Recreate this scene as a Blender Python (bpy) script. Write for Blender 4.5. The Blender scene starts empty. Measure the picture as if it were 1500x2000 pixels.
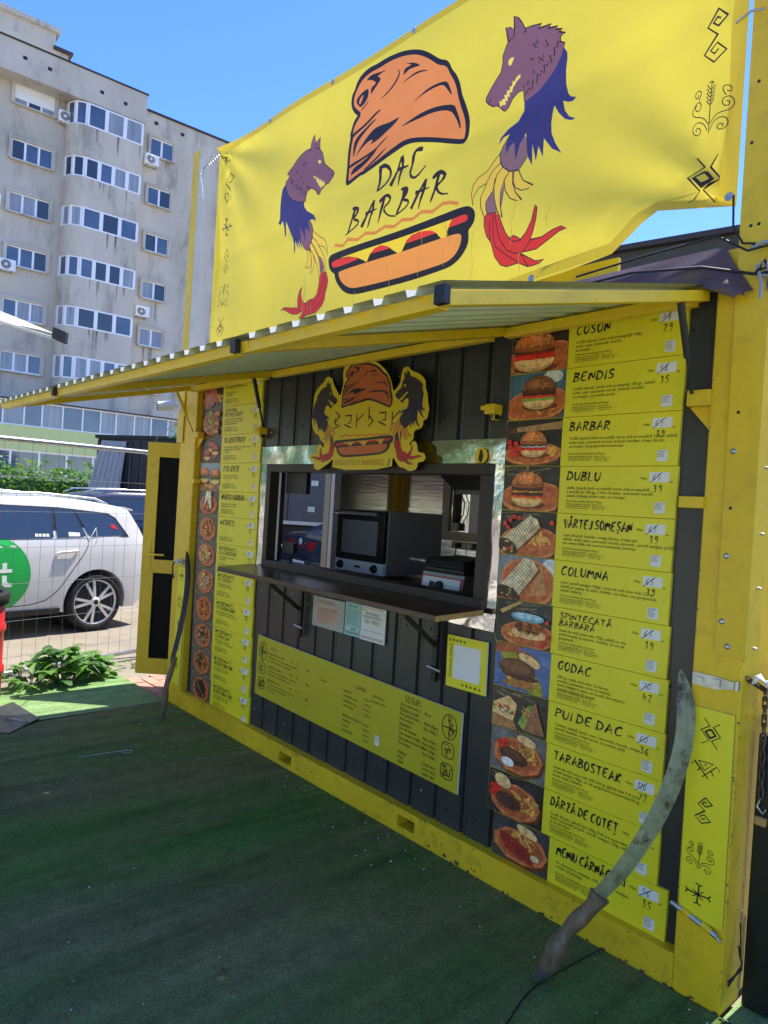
# Street-food kiosk in a painted container, seen from its front right corner. Units: metres.
# x runs along the kiosk front (left to right), y into the kiosk, z up.
import bpy, bmesh, math, random
from mathutils import Vector, Matrix
from mathutils.geometry import delaunay_2d_cdt, tessellate_polygon
R = math.radians
random.seed(7)
scn = bpy.context.scene
COL = scn.collection

# ---------------------------------------------------------------- camera
cam_d = bpy.data.cameras.new('camera'); cam = bpy.data.objects.new('camera', cam_d); COL.objects.link(cam)
right = Vector((0.66514801, 0.74414525, 0.06185444)); up = Vector((-0.04892238, -0.03922901, 0.99803191))
fwd = Vector((-0.74510719, 0.66686501, -0.01031226))
M = Matrix((right, up, -fwd)).transposed().to_4x4(); M.translation = Vector((5.0495, -2.4361, 1.62))
cam.matrix_world = M
cam_d.sensor_fit = 'VERTICAL'; cam_d.sensor_height = 24.0; cam_d.lens = 24.0 * 1372.28 / 2000.0
cam_d.clip_start = 0.05; cam_d.clip_end = 2000
scn.camera = cam
# ---------------------------------------------------------------- sky and sun
SUN = Vector((0.015, 0.42, 0.906)).normalized()
world = bpy.data.worlds.new('World'); scn.world = world; world.use_nodes = True
nt = world.node_tree; bg = nt.nodes['Background']; sky = nt.nodes.new('ShaderNodeTexSky')
sky.sky_type = 'NISHITA'; sky.sun_disc = False
sky.sun_elevation = math.asin(SUN.z); sky.sun_rotation = math.atan2(SUN.x, SUN.y)
sky.air_density = 1.0; sky.dust_density = 0.1; sky.ozone_density = 4.0
hs = nt.nodes.new('ShaderNodeHueSaturation'); hs.inputs['Saturation'].default_value = 1.24; hs.inputs['Hue'].default_value = .515
nt.links.new(sky.outputs[0], hs.inputs['Color']); nt.links.new(hs.outputs[0], bg.inputs[0]); bg.inputs[1].default_value = 0.115
sun_d = bpy.data.lights.new('sun', 'SUN'); sun = bpy.data.objects.new('sun', sun_d); COL.objects.link(sun)
sun_d.energy = 2.8; sun_d.angle = R(0.5); sun_d.color = (1, .95, .87)
sun.rotation_euler = (-SUN).to_track_quat('-Z', 'Y').to_euler()
scn.view_settings.view_transform = 'Standard'; scn.view_settings.look = 'None'
scn.view_settings.exposure = 1.58; scn.view_settings.gamma = 1.0
scn.render.engine = 'CYCLES'; scn.cycles.max_bounces = 8; scn.cycles.diffuse_bounces = 4

# ---------------------------------------------------------------- materials
def srgb(r, g, b):
    f = lambda c: c / 12.92 if c <= .04045 else ((c + .055) / 1.055) ** 2.4
    return (f(r / 255), f(g / 255), f(b / 255))
def mat(name, col, rough=.6, metal=0., var=0., vscale=3., dirt=None, dscale=2., damt=.5, bump=0., bscale=60., stretch=None, spec=.5, trans=0., coat=0.):
    m = bpy.data.materials.new(name); m.use_nodes = True; t = m.node_tree; p = t.nodes['Principled BSDF']
    p.inputs['Base Color'].default_value = (*col, 1); p.inputs['Roughness'].default_value = rough
    p.inputs['Metallic'].default_value = metal; p.inputs['Specular IOR Level'].default_value = spec
    if coat: p.inputs['Coat Weight'].default_value = coat; p.inputs['Coat Roughness'].default_value = .06
    tc = t.nodes.new('ShaderNodeTexCoord'); src = tc.outputs['Object']
    if stretch:
        mp = t.nodes.new('ShaderNodeMapping'); mp.inputs['Scale'].default_value = stretch
        t.links.new(src, mp.inputs[0]); src = mp.outputs[0]
    out = None
    if var or dirt:
        rgb = t.nodes.new('ShaderNodeRGB'); rgb.outputs[0].default_value = (*col, 1); out = rgb.outputs[0]
    if var:
        n = t.nodes.new('ShaderNodeTexNoise'); n.inputs['Scale'].default_value = vscale; n.inputs['Detail'].default_value = 8
        n.inputs['Roughness'].default_value = .65; t.links.new(src, n.inputs['Vector'])
        mr = t.nodes.new('ShaderNodeMapRange'); mr.inputs[1].default_value = .3; mr.inputs[2].default_value = .7
        mr.inputs[3].default_value = 1 - var; mr.inputs[4].default_value = 1 + var
        t.links.new(n.outputs[0], mr.inputs[0])
        mx = t.nodes.new('ShaderNodeVectorMath'); mx.operation = 'SCALE'
        t.links.new(out, mx.inputs[0]); t.links.new(mr.outputs[0], mx.inputs[3]); out = mx.outputs[0]
    if dirt:
        n = t.nodes.new('ShaderNodeTexNoise'); n.inputs['Scale'].default_value = dscale; n.inputs['Detail'].default_value = 10
        n.inputs['Roughness'].default_value = .7; t.links.new(src, n.inputs['Vector'])
        mr = t.nodes.new('ShaderNodeMapRange'); mr.inputs[1].default_value = .52; mr.inputs[2].default_value = .72
        mr.inputs[3].default_value = 0; mr.inputs[4].default_value = damt
        t.links.new(n.outputs[0], mr.inputs[0])
        mx = t.nodes.new('ShaderNodeMix'); mx.data_type = 'RGBA'
        t.links.new(mr.outputs[0], mx.inputs[0]); t.links.new(out, mx.inputs[6]); mx.inputs[7].default_value = (*dirt, 1); out = mx.outputs[2]
    if out: t.links.new(out, p.inputs['Base Color'])
    if bump:
        n = t.nodes.new('ShaderNodeTexNoise'); n.inputs['Scale'].default_value = bscale; n.inputs['Detail'].default_value = 4
        t.links.new(src, n.inputs['Vector']); b = t.nodes.new('ShaderNodeBump'); b.inputs['Strength'].default_value = bump
        b.inputs['Distance'].default_value = .02
        t.links.new(n.outputs[0], b.inputs['Height']); t.links.new(b.outputs[0], p.inputs['Normal'])
    return m
def printed(name, rough=.45, translucent=0., photo=0):
    m = bpy.data.materials.new(name); m.use_nodes = True; t = m.node_tree; p = t.nodes['Principled BSDF']
    a = t.nodes.new('ShaderNodeVertexColor'); a.layer_name = 'ink'
    p.inputs['Roughness'].default_value = rough
    tc = t.nodes.new('ShaderNodeTexCoord')
    n = t.nodes.new('ShaderNodeTexNoise'); n.inputs['Scale'].default_value = 2.2; n.inputs['Detail'].default_value = 9; n.inputs['Roughness'].default_value = .7
    t.links.new(tc.outputs['Object'], n.inputs['Vector'])
    mr = t.nodes.new('ShaderNodeMapRange'); mr.inputs[1].default_value = .3; mr.inputs[2].default_value = .7
    mr.inputs[3].default_value = .93; mr.inputs[4].default_value = 1.05; t.links.new(n.outputs[0], mr.inputs[0])
    mx = t.nodes.new('ShaderNodeVectorMath'); mx.operation = 'SCALE'; t.links.new(a.outputs[0], mx.inputs[0]); t.links.new(mr.outputs[0], mx.inputs[3])
    if photo:   # a grainy, mottled print
        for sc, det, lo, hi in ((38, 6, .6, 1.75), (170, 3, .7, 1.3)):
            n = t.nodes.new('ShaderNodeTexNoise'); n.inputs['Scale'].default_value = sc; n.inputs['Detail'].default_value = det; n.inputs['Roughness'].default_value = .7; t.links.new(tc.outputs['Object'], n.inputs['Vector'])
            mr = t.nodes.new('ShaderNodeMapRange'); mr.inputs[1].default_value = .3; mr.inputs[2].default_value = .7; mr.inputs[3].default_value = lo; mr.inputs[4].default_value = hi; t.links.new(n.outputs[0], mr.inputs[0])
            m2 = t.nodes.new('ShaderNodeVectorMath'); m2.operation = 'SCALE'; t.links.new(mx.outputs[0], m2.inputs[0]); t.links.new(mr.outputs[0], m2.inputs[3]); mx = m2
    t.links.new(mx.outputs[0], p.inputs['Base Color'])
    if translucent:
        tr = t.nodes.new('ShaderNodeBsdfTranslucent'); t.links.new(mx.outputs[0], tr.inputs[0])
        ms = t.nodes.new('ShaderNodeMixShader'); ms.inputs[0].default_value = translucent
        t.links.new(p.outputs[0], ms.inputs[1]); t.links.new(tr.outputs[0], ms.inputs[2])
        t.links.new(ms.outputs[0], t.nodes['Material Output'].inputs[0])
    return m
def leafmat(name, col, var=.5):
    m = mat(name, col, .5, var=var, vscale=9)
    t = m.node_tree; p = t.nodes['Principled BSDF']
    tr = t.nodes.new('ShaderNodeBsdfTranslucent'); tr.inputs[0].default_value = (col[0]*1.6, col[1]*1.7, col[2]*.6, 1)
    ms = t.nodes.new('ShaderNodeMixShader'); ms.inputs[0].default_value = .35
    t.links.new(p.outputs[0], ms.inputs[1]); t.links.new(tr.outputs[0], ms.inputs[2]); t.links.new(ms.outputs[0], t.nodes['Material Output'].inputs[0])
    return m
def glassmat(name, tint=(.55, .62, .66), rough=.02, refl=.35):
    m = bpy.data.materials.new(name); m.use_nodes = True; t = m.node_tree
    g = t.nodes.new('ShaderNodeBsdfGlossy'); g.inputs['Roughness'].default_value = rough; g.inputs['Color'].default_value = (.9, .95, 1, 1)
    tr = t.nodes.new('ShaderNodeBsdfTransparent'); tr.inputs[0].default_value = (*tint, 1)
    ms = t.nodes.new('ShaderNodeMixShader'); ms.inputs[0].default_value = refl
    t.links.new(tr.outputs[0], ms.inputs[1]); t.links.new(g.outputs[0], ms.inputs[2]); t.links.new(ms.outputs[0], t.nodes['Material Output'].inputs[0])
    return m
YEL = srgb(230, 190, 30)
m_yellow = mat('yellow_paint', YEL, .42, var=.12, vscale=2.5, dirt=srgb(140, 108, 28), dscale=15, damt=.3, bump=.05, bscale=30)
m_yellow_old = mat('old_yellow_paint', srgb(200, 182, 30), .5, var=.14, vscale=4, dirt=srgb(110, 95, 40), dscale=9, damt=.5, bump=.08, bscale=25)
m_rail = mat('scuffed_yellow_paint', srgb(228, 188, 26), .5, var=.14, vscale=3, dirt=srgb(90, 72, 34), dscale=16, damt=.45, bump=.06, bscale=40)
m_wall = mat('slate_sheet_metal', srgb(56, 56, 54), .34, var=.15, vscale=3, dirt=srgb(80, 84, 84), dscale=5, damt=.25, spec=.5)
m_black = mat('black_paint', srgb(22, 22, 23), .45)
m_darkpane = mat('black_pane', srgb(16, 16, 17), .5, spec=.12)
m_rubber = mat('black_rubber', srgb(18, 18, 18), .8, bump=.2)
m_steel = mat('polished_steel', (.72, .70, .66), .13, 1.0, var=.06, bump=.28, bscale=5)
m_brushed = mat('brushed_steel', (.70, .68, .64), .2, 1.0, var=.1, vscale=2, bump=.1, bscale=3, stretch=(1, 1, 12))
m_darksteel = mat('dark_steel', (.22, .215, .20), .3, .7, var=.1)
m_galv = mat('galvanised_steel', (.5, .52, .53), .38, .9, var=.2, vscale=20)
m_brown = mat('brown_window_frame', srgb(46, 33, 24), .5, var=.12, vscale=5)
m_shelf = mat('dark_varnished_wood', srgb(68, 46, 27), .26, var=.25, vscale=4, stretch=(1, 9, 9), bump=.04)
m_rawwood = mat('raw_wood', srgb(180, 140, 80), .7, var=.2, vscale=12)
m_sheet_green = mat('grey_green_sheet', srgb(196, 202, 180), .45, var=.06, dirt=srgb(110, 115, 90), dscale=4, damt=.3)
m_flaky = mat('flaking_primer', srgb(206, 202, 188), .7, var=.12, vscale=14)
m_sheet_top = mat('weathered_white_sheet', srgb(176, 178, 172), .5, var=.08)
m_lime = mat('lime_print', srgb(236, 220, 36), .4, var=.05, vscale=1.6, dirt=srgb(165, 168, 30), dscale=4, damt=.25)
m_ink = mat('black_ink', srgb(24, 24, 22), .5)
m_ink2 = mat('faded_ink', srgb(76, 70, 22), .6)
m_white = mat('white_paper', srgb(232, 230, 222), .6, var=.05)
m_whitepl = mat('white_plastic', srgb(225, 227, 230), .35, var=.03)
m_print = printed('printed_picture', .4)
m_banner = printed('printed_banner_fabric', .5, .36)
m_photo = printed('printed_photograph', .4, 0, 1)
m_wire = mat('dull_wire', (.16, .16, .16), .5, .5)
m_turf = None
m_concrete = mat('grey_render', srgb(188, 181, 168), .9, var=.16, vscale=.3, dirt=srgb(104, 100, 95), dscale=.5, damt=.75, bump=.5, bscale=3, stretch=(1, 1, .45))
m_concrete2 = mat('pale_grey_render', srgb(192, 184, 170), .9, var=.15, vscale=.5, dirt=srgb(112, 106, 98), dscale=.8, damt=.75, bump=.6, bscale=4, stretch=(1, 1, .35))
m_green_wall = mat('pale_green_render', srgb(196, 204, 140), .85, var=.06, dirt=srgb(150, 150, 110), dscale=.5, damt=.4)
m_pvc = mat('white_pvc', srgb(228, 230, 234), .4)
m_pane = mat('window_pane', srgb(70, 86, 112), .06, var=.4, vscale=.6, spec=1.)  # blue tone paints the sky's reflection into the panes
m_pane2 = mat('curtained_pane', srgb(140, 146, 156), .12, var=.3, vscale=1.2, stretch=(6, 6, .3))
m_roofing = mat('roof_flashing', srgb(60, 50, 48), .7)
m_carwhite = mat('white_car_paint', srgb(208, 207, 203), .25, coat=.6)
m_carblue = mat('dark_blue_car_paint', srgb(22, 32, 62), .22, coat=1.)
m_carblack = mat('dark_car_paint', srgb(26, 30, 40), .25, coat=1.)
m_carglass = mat('dark_car_glass', srgb(44, 56, 68), .04, spec=1.)
m_tyre = mat('tyre_rubber', srgb(30, 29, 28), .85, var=.2, vscale=10)
m_rim = mat('alloy', (.66, .66, .67), .35, .35)
m_red = mat('red_plastic', srgb(200, 28, 26), .4, var=.05)
m_redlens = mat('red_lens', srgb(150, 12, 20), .12, spec=.8)
m_darkbox = mat('anthracite_sheet', srgb(46, 46, 50), .5, var=.1, vscale=1)
m_truck = mat('grey_truck_panel', srgb(98, 96, 94), .5, var=.08, dirt=srgb(130, 130, 130), dscale=2, damt=.3)
m_greypanel = mat('pale_grey_panel', srgb(172, 168, 162), .5, var=.05)
m_canvas = printed('canvas', .8, .45)
m_tarp = mat('purple_brown_tarp', srgb(92, 70, 66), .45, var=.12, vscale=3, bump=.12, bscale=6)
m_chain = mat('dull_chain', srgb(96, 84, 72), .5, .6, var=.4, vscale=40)
m_leaf = leafmat('fresh_leaf', (.14, .29, .05)); m_leaf2 = leafmat('deep_leaf', (.05, .14, .025))
m_bark = mat('bark', srgb(90, 76, 60), .9, var=.3, vscale=8)
m_cable = mat('black_cable', srgb(20, 20, 22), .5); m_cablegrey = mat('grey_cable', srgb(150, 152, 155), .5)
m_oldblade = mat('weathered_blade', srgb(138, 140, 104), .5, .1, var=.3, vscale=16, dirt=srgb(70, 46, 26), dscale=11, damt=1.6, bump=.35, bscale=30)
m_grip = mat('carved_dark_wood', srgb(112, 92, 68), .5, var=.5, vscale=14, bump=.6, bscale=24, stretch=(2, 2, 1))
m_roofwood = mat('old_dark_boards', srgb(74, 72, 64), .85, var=.3, vscale=5, stretch=(1, 1, 12))
m_cabinet = mat('grey_green_cabinet', srgb(120, 132, 128), .4, var=.05)
m_beige = mat('beige_trim', srgb(190, 182, 160), .6, var=.05)
m_brick = mat('paving_brick', srgb(188, 140, 118), .85, var=.25, vscale=5, bump=.3)

# ---------------------------------------------------------------- object helpers
ROOT = {}
def tag(o, label=None, cat=None, group=None, kind=None):
    if label: o['label'] = label
    if cat: o['category'] = cat
    if group: o['group'] = group
    if kind: o['kind'] = kind
    return o
def thing(name, label, cat, loc=(0, 0, 0), group=None):
    o = bpy.data.objects.new(name, None); COL.objects.link(o); o.location = loc; o.empty_display_size = .1
    ROOT[o.name] = Vector(loc); return tag(o, label, cat, group)
class MB:
    """collects shapes in world metres and links them as ONE mesh object"""
    def __init__(s): s.v = []; s.f = []; s.m = []; s.c = []; s.mats = []; s.sm = []
    def mi(s, m):
        if m not in s.mats: s.mats.append(m)
        return s.mats.index(m)
    def face(s, pts, m, col=None, smooth=False):
        b = len(s.v); s.v += [tuple(p) for p in pts]; s.f.append(tuple(range(b, b + len(pts)))); s.m.append(s.mi(m)); s.c.append(col); s.sm.append(smooth)
    def mesh(s, vs, fs, m, col=None, smooth=False):
        b = len(s.v); s.v += [tuple(p) for p in vs]; k = s.mi(m)
        for f in fs: s.f.append(tuple(b + i for i in f)); s.m.append(k); s.c.append(col); s.sm.append(smooth)
    def box(s, x0, x1, y0, y1, z0, z1, m):
        s.hexa([(x0, y0, z0), (x1, y0, z0), (x1, y1, z0), (x0, y1, z0), (x0, y0, z1), (x1, y0, z1), (x1, y1, z1), (x0, y1, z1)], m)
    def hexa(s, c, m):
        s.mesh(c, [(0, 3, 2, 1), (4, 5, 6, 7), (0, 1, 5, 4), (1, 2, 6, 5), (2, 3, 7, 6), (3, 0, 4, 7)], m)
    def obox(s, c, ax, ay, az, m):
        c, ax, ay, az = map(Vector, (c, ax, ay, az))
        s.hexa([c + i * ax + j * ay + k * az for k in (-1, 1) for i, j in ((-1, -1), (1, -1), (1, 1), (-1, 1))], m)
    def bar(s, p, q, w, h, m, upv=(0, 0, 1)):
        p, q = Vector(p), Vector(q); d = (q - p); L = d.length; d.normalize(); u = Vector(upv); sd = d.cross(u).normalized(); u = sd.cross(d)
        s.obox((p + q) / 2, d * L / 2, sd * w / 2, u * h / 2, m)
    def tube(s, pts, r, m, n=8, cap=True):
        pts = [Vector(p) for p in pts]; rs = r if isinstance(r, (list, tuple)) else [r] * len(pts)
        rings = []; t0 = (pts[1] - pts[0]).normalized(); u = t0.orthogonal().normalized()
        for i, p in enumerate(pts):
            t = (pts[min(i + 1, len(pts) - 1)] - pts[max(i - 1, 0)]).normalized()
            u = (u - t * u.dot(t)); u = u.normalized() if u.length > 1e-6 else t.orthogonal().normalized(); w = t.cross(u)
            rings.append([p + rs[i] * (math.cos(a) * u + math.sin(a) * w) for a in [2 * math.pi * k / n for k in range(n)]])
        vs = [v for r_ in rings for v in r_]; fs = []
        for i in range(len(pts) - 1):
            for k in range(n): fs.append((i * n + k, i * n + (k + 1) % n, (i + 1) * n + (k + 1) % n, (i + 1) * n + k))
        s.mesh(vs, fs, m, smooth=True)
        if cap: s.mesh(rings[0], [tuple(range(n))[::-1]], m); s.mesh(rings[-1], [tuple(range(n))], m)
    def lathe(s, c, axis, prof, m, n=24):
        c, a = Vector(c), Vector(axis).normalized(); u = a.orthogonal().normalized(); w = a.cross(u); vs = []; fs = []
        for (r, h) in prof:
            for k in range(n): t = 2 * math.pi * k / n; vs.append(c + a * h + r * (math.cos(t) * u + math.sin(t) * w))
        for i in range(len(prof) - 1):
            for k in range(n): fs.append((i * n + k, i * n + (k + 1) % n, (i + 1) * n + (k + 1) % n, (i + 1) * n + k))
        s.mesh(vs, fs, m, smooth=True)
        s.mesh(vs[:n], [tuple(range(n))[::-1]], m); s.mesh(vs[-n:], [tuple(range(n))], m)
    def prism(s, poly, fn, d0, d1, m, ms=None):
        """poly: 2-D outline; fn(u, v, d) -> point"""
        n = len(poly); a = [fn(u, v, d0) for u, v in poly]; b = [fn(u, v, d1) for u, v in poly]
        tri = tessellate_polygon([[Vector((u, v, 0)) for u, v in poly]])
        s.mesh(a + b, list(tri) + [tuple(n + i for i in t[::-1]) for t in tri], m)
        s.mesh(a + b, [(i, (i + 1) % n, n + (i + 1) % n, n + i) for i in range(n)], ms or m)
    def poly(s, poly, fn, d, m, col=None):
        tri = tessellate_polygon([[Vector((u, v, 0)) for u, v in poly]])
        s.mesh([fn(u, v, d) for u, v in poly], list(tri), m, col)
    def build(s, name, parent=None):
        me = bpy.data.meshes.new(name); off = ROOT.get(parent.name, Vector()) if parent else Vector()
        me.from_pydata([(v[0] - off.x, v[1] - off.y, v[2] - off.z) for v in s.v], [], s.f)
        for m in s.mats: me.materials.append(m)
        me.polygons.foreach_set('material_index', s.m); me.polygons.foreach_set('use_smooth', s.sm)
        if any(c is not None for c in s.c):
            at = me.color_attributes.new('ink', 'FLOAT_COLOR', 'CORNER')
            for pl, c in zip(me.polygons, s.c):
                for li in pl.loop_indices: at.data[li].color = (*(c or (1, 1, 1)), 1)
        me.update(); me.validate()
        o = bpy.data.objects.new(name, me); COL.objects.link(o)
        if parent: o.parent = parent; ROOT[o.name] = off
        return o
def solo(mb, name, label, cat, group=None):
    return tag(mb.build(name), label, cat, group)
def recalc(o):
    bm = bmesh.new(); bm.from_mesh(o.data); bmesh.ops.remove_doubles(bm, verts=bm.verts, dist=1e-5); bmesh.ops.recalc_face_normals(bm, faces=bm.faces); bm.to_mesh(o.data); bm.free(); return o
def bevel(o, w=.004, seg=2):
    bm = bmesh.new(); bm.from_mesh(o.data); bmesh.ops.remove_doubles(bm, verts=bm.verts, dist=1e-5)
    es = [e for e in bm.edges if len(e.link_faces) == 2 and e.calc_face_angle(0) > .6]
    bmesh.ops.bevel(bm, geom=es, offset=w, segments=seg, affect='EDGES', profile=.6, clamp_overlap=True); bm.to_mesh(o.data); bm.free(); return o

# facade frame (front plane y = 0, outward is -y) and the panel plane 4 cm behind it
face_fn = lambda x, z, d: (x, -d, z)
PY = .04
def wx(x): return 5.0495 + (x - 5.0495) * (2.4361 + PY) / 2.4361
def wz(z): return 1.62 + (z - 1.62) * (2.4361 + PY) / 2.4361

# ---------------------------------------------------------------- lettering
GL = {}
def glyphs(txt, shear=0.):
    """triangles of a line of the built-in typeface, 1 em high"""
    key = (txt, shear)
    if key in GL: return GL[key]
    cu = bpy.data.curves.new('line', 'FONT'); cu.body = txt; cu.size = 1; cu.resolution_u = 2; cu.shear = shear
    o = bpy.data.objects.new('line', cu); COL.objects.link(o)
    me = o.to_mesh(); vs = [tuple(v.co) for v in me.vertices]; fs = [tuple(p.vertices) for p in me.polygons]
    o.to_mesh_clear(); bpy.data.objects.remove(o); bpy.data.curves.remove(cu)
    GL[key] = (vs, fs); return GL[key]
def write(mb, txt, x, z, size, m, fn=face_fn, d=.001, width=None, shear=0., rot=0., col=None):
    vs, fs = glyphs(txt, shear)
    if not vs: return
    w = max(v[0] for v in vs); sx = size if not width else min(size * 1.3, width / max(w, .01))
    c, s = math.cos(rot), math.sin(rot)
    pts = [fn(x + v[0] * sx * c - v[1] * size * s, z + v[0] * sx * s + v[1] * size * c, d) for v in vs]
    mb.mesh(pts, [f[::-1] for f in fs], m, col)
STK = {'A': ([(0, 0), (2, 6), (4, 0)], [(.7, 2.1), (3.8, 2.5)]), 'B': ([(0, 0), (.3, 6)], [(-.2, 5.8), (3, 5.6), (2.9, 4.2), (.2, 3.2), (3.5, 2.6), (3.4, .8), (-.2, 0)]),
 'C': ([(3.8, 5.4), (2.6, 6), (.8, 4.8), (0, 2.5), (.8, .4), (2.5, .1), (3.9, 1)],), 'D': ([(0, 0), (.2, 6)], [(-.3, 5.8), (2.6, 5.4), (3.7, 3), (2.6, .8), (-.3, 0)]),
 'E': ([(3.6, 6), (.2, 5.8), (0, .1), (3.4, .2)], [(.1, 3.1), (2.8, 3.3)]), 'F': ([(3.4, 6), (.2, 5.8), (0, 0)], [(.1, 3.1), (2.6, 3.3)]),
 'G': ([(3.6, 5.3), (2.2, 6), (.4, 4.6), (0, 2), (1.2, .1), (3.2, .7), (3.5, 2.7), (2, 2.6)],), 'H': ([(0, 0), (.2, 6)], [(3.2, 0), (3.5, 6)], [(0, 3), (3.4, 3.2)]),
 'I': ([(.2, 0), (.5, 6)],), 'J': ([(2.6, 6), (2.4, 1), (1.3, 0), (0, .8)],), 'K': ([(0, 0), (.2, 6)], [(3.4, 6), (.2, 2.7), (3.6, 0)]), 'L': ([(.2, 6), (0, .1), (3, .2)],),
 'M': ([(0, 0), (.6, 6), (2.3, 2), (4.1, 6), (4.6, 0)],), 'N': ([(0, 0), (.3, 6), (3.3, 0), (3.7, 6)],), 'O': ([(2, 6), (.5, 5), (0, 2.6), (1, .2), (2.4, .2), (3.8, 2.4), (3.4, 5), (2, 6)],),
 'P': ([(0, 0), (.2, 6)], [(-.2, 5.8), (3.2, 5.4), (3.1, 3.7), (.2, 2.8)]), 'R': ([(0, 0), (.2, 6)], [(-.2, 5.8), (3.2, 5.5), (3.1, 3.9), (.3, 3), (3.9, 0)]),
 'S': ([(3.4, 5.5), (1.8, 6), (.3, 4.8), (1.2, 3.4), (3, 2.4), (3, .8), (1.4, 0), (-.1, .8)],), 'T': ([(-.2, 5.8), (4, 6)], [(2, 6), (1.8, 0)]), 'U': ([(.1, 6), (0, 1.4), (1.5, .1), (3.1, 1.2), (3.5, 6)],),
 'V': ([(0, 6), (1.7, 0), (3.6, 6)],), 'W': ([(0, 6), (1, 0), (2.4, 4), (3.6, 0), (4.8, 6)],), 'X': ([(0, 6), (3.6, 0)], [(3.6, 6), (0, 0)]), 'Y': ([(0, 6), (1.8, 3), (3.6, 6)], [(1.8, 3), (1.6, 0)]), 'Z': ([(.1, 5.9), (3.5, 6), (0, .1), (3.6, .1)],),
 '-': ([(.2, 2.8), (2.4, 3)],), '0': ([(1.6, 6), (.2, 4), (.4, 1), (1.8, 0), (3, 2), (2.9, 5), (1.6, 6)],), '1': ([(.2, 4.6), (1.6, 6), (1.5, 0)],), '2': ([(.3, 4.8), (1.6, 6), (3, 4.8), (.2, .1), (3.2, .1)],),
 '3': ([(.3, 5.8), (2.8, 5.6), (1.2, 3.4), (3, 2.4), (2.4, .4), (.2, .4)],), '4': ([(1, 6), (.1, 2.4), (3.2, 2.6)], [(2.6, 4.4), (2.2, 0)]), '5': ([(3, 6), (.8, 5.8), (.5, 3.6), (2.6, 3.4), (2.8, .8), (.2, .2)],),
 '6': ([(2.6, 6), (.6, 3.6), (.4, 1), (2, 0), (3, 1.6), (2, 3), (.5, 2)],), '7': ([(.2, 6), (3, 5.9), (1.2, 0)],), '8': ([(1.6, 6), (.4, 4.8), (2.8, 1.6), (1.6, 0), (.3, 1.4), (2.8, 4.8), (1.6, 6)],), '9': ([(2.8, 5), (1.4, 6), (.3, 4.4), (1.6, 3.2), (2.9, 5), (2.6, 1), (1, 0)],), '!': ([(.6, 6), (.4, 2)], [(.3, .6), (.3, 0)]), ':': ([(.3, 1), (.3, .4)], [(.4, 3.6), (.4, 3)]), '/': ([(0, -.6), (2, 6.4)],), '(': ([(1.2, 6.4), (.2, 3), (1, -.6)],), ')': ([(.2, 6.4), (1.2, 3), (.2, -.6)],)}
MARK = {'Ă': ('A', [(.8, 7.6), (2, 6.9), (3.3, 7.7)]), 'Â': ('A', [(.8, 6.9), (2, 7.9), (3.2, 6.9)]), 'Î': ('I', [(-.8, 6.8), (.4, 7.8), (1.5, 6.9)]), 'Ș': ('S', [(1.8, -.8), (1.2, -2)]), 'Ț': ('T', [(2, -.8), (1.4, -2)])}
def smooth_pts(p, it=1, closed=False):
    for _ in range(it):
        q = [] if closed else [p[0]]
        n = len(p)
        for i in range(n if closed else n - 1):
            a, b = p[i], p[(i + 1) % n]
            q += [(a[0] * .75 + b[0] * .25, a[1] * .75 + b[1] * .25), (a[0] * .25 + b[0] * .75, a[1] * .25 + b[1] * .75)]
        if not closed: q.append(p[-1])
        p = q
    return p
def ribbon(pts, w, taper=0, jit=0.):
    """outline pieces (quads) of a brush stroke"""
    out = []; n = len(pts); L = []; Rr = []
    for i, p in enumerate(pts):
        a = pts[max(i - 1, 0)]; b = pts[min(i + 1, n - 1)]; dx, dy = b[0] - a[0], b[1] - a[1]; l = math.hypot(dx, dy) or 1
        k = w / 2 * (1 + jit * random.uniform(-1, 1))
        if taper == 1: k *= (1.15 - .75 * (i / (n - 1)) ** 1.5)
        elif taper == 2: k *= (1.1 - .5 * i / (n - 1))
        if 0 < i < n - 1:
            ax, ay = pts[i][0] - a[0], pts[i][1] - a[1]; la = math.hypot(ax, ay) or 1
            k /= max(.55, abs((ax * dx + ay * dy) / (la * l)))
        L.append((p[0] - dy / l * k, p[1] + dx / l * k)); Rr.append((p[0] + dy / l * k, p[1] - dx / l * k))
    for i in range(n - 1): out.append([L[i], L[i + 1], Rr[i + 1], Rr[i]])
    return out
def brush(mb, txt, x, z, h, m, fn=face_fn, d=.001, lw=.15, gap=1.55, wide=1., slant=.12, taper=1, width=None, jit=.2):
    """hand-brushed capitals, h = cap height; returns end x"""
    tot = 0
    for ch in txt: b = MARK[ch][0] if ch in MARK else ch; tot += (2 if b == ' ' else max(p[0] for s_ in STK[b] for p in s_) + gap)
    u = h / 6; ux = u * wide
    if width: ux = min(ux * 1.25, width / tot)
    for ch in txt:
        if ch == ' ': x += 2 * ux; continue
        b, extra = MARK.get(ch, (ch, None)); st = list(STK[b]); wid = max(p[0] for s_ in st for p in s_)
        if extra: st.append(extra)
        ty = random.uniform(-.25, .25)
        for s_ in st:
            p = [(x + (a + slant * c) * ux, z + (c + ty) * u) for a, c in s_]
            if len(p) > 3: p = smooth_pts(p, 1)
            for q in ribbon(p, lw * h, taper, jit): mb.face([fn(a, c, d) for a, c in q], m)
        x += (wid + gap) * ux
    return x
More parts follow.
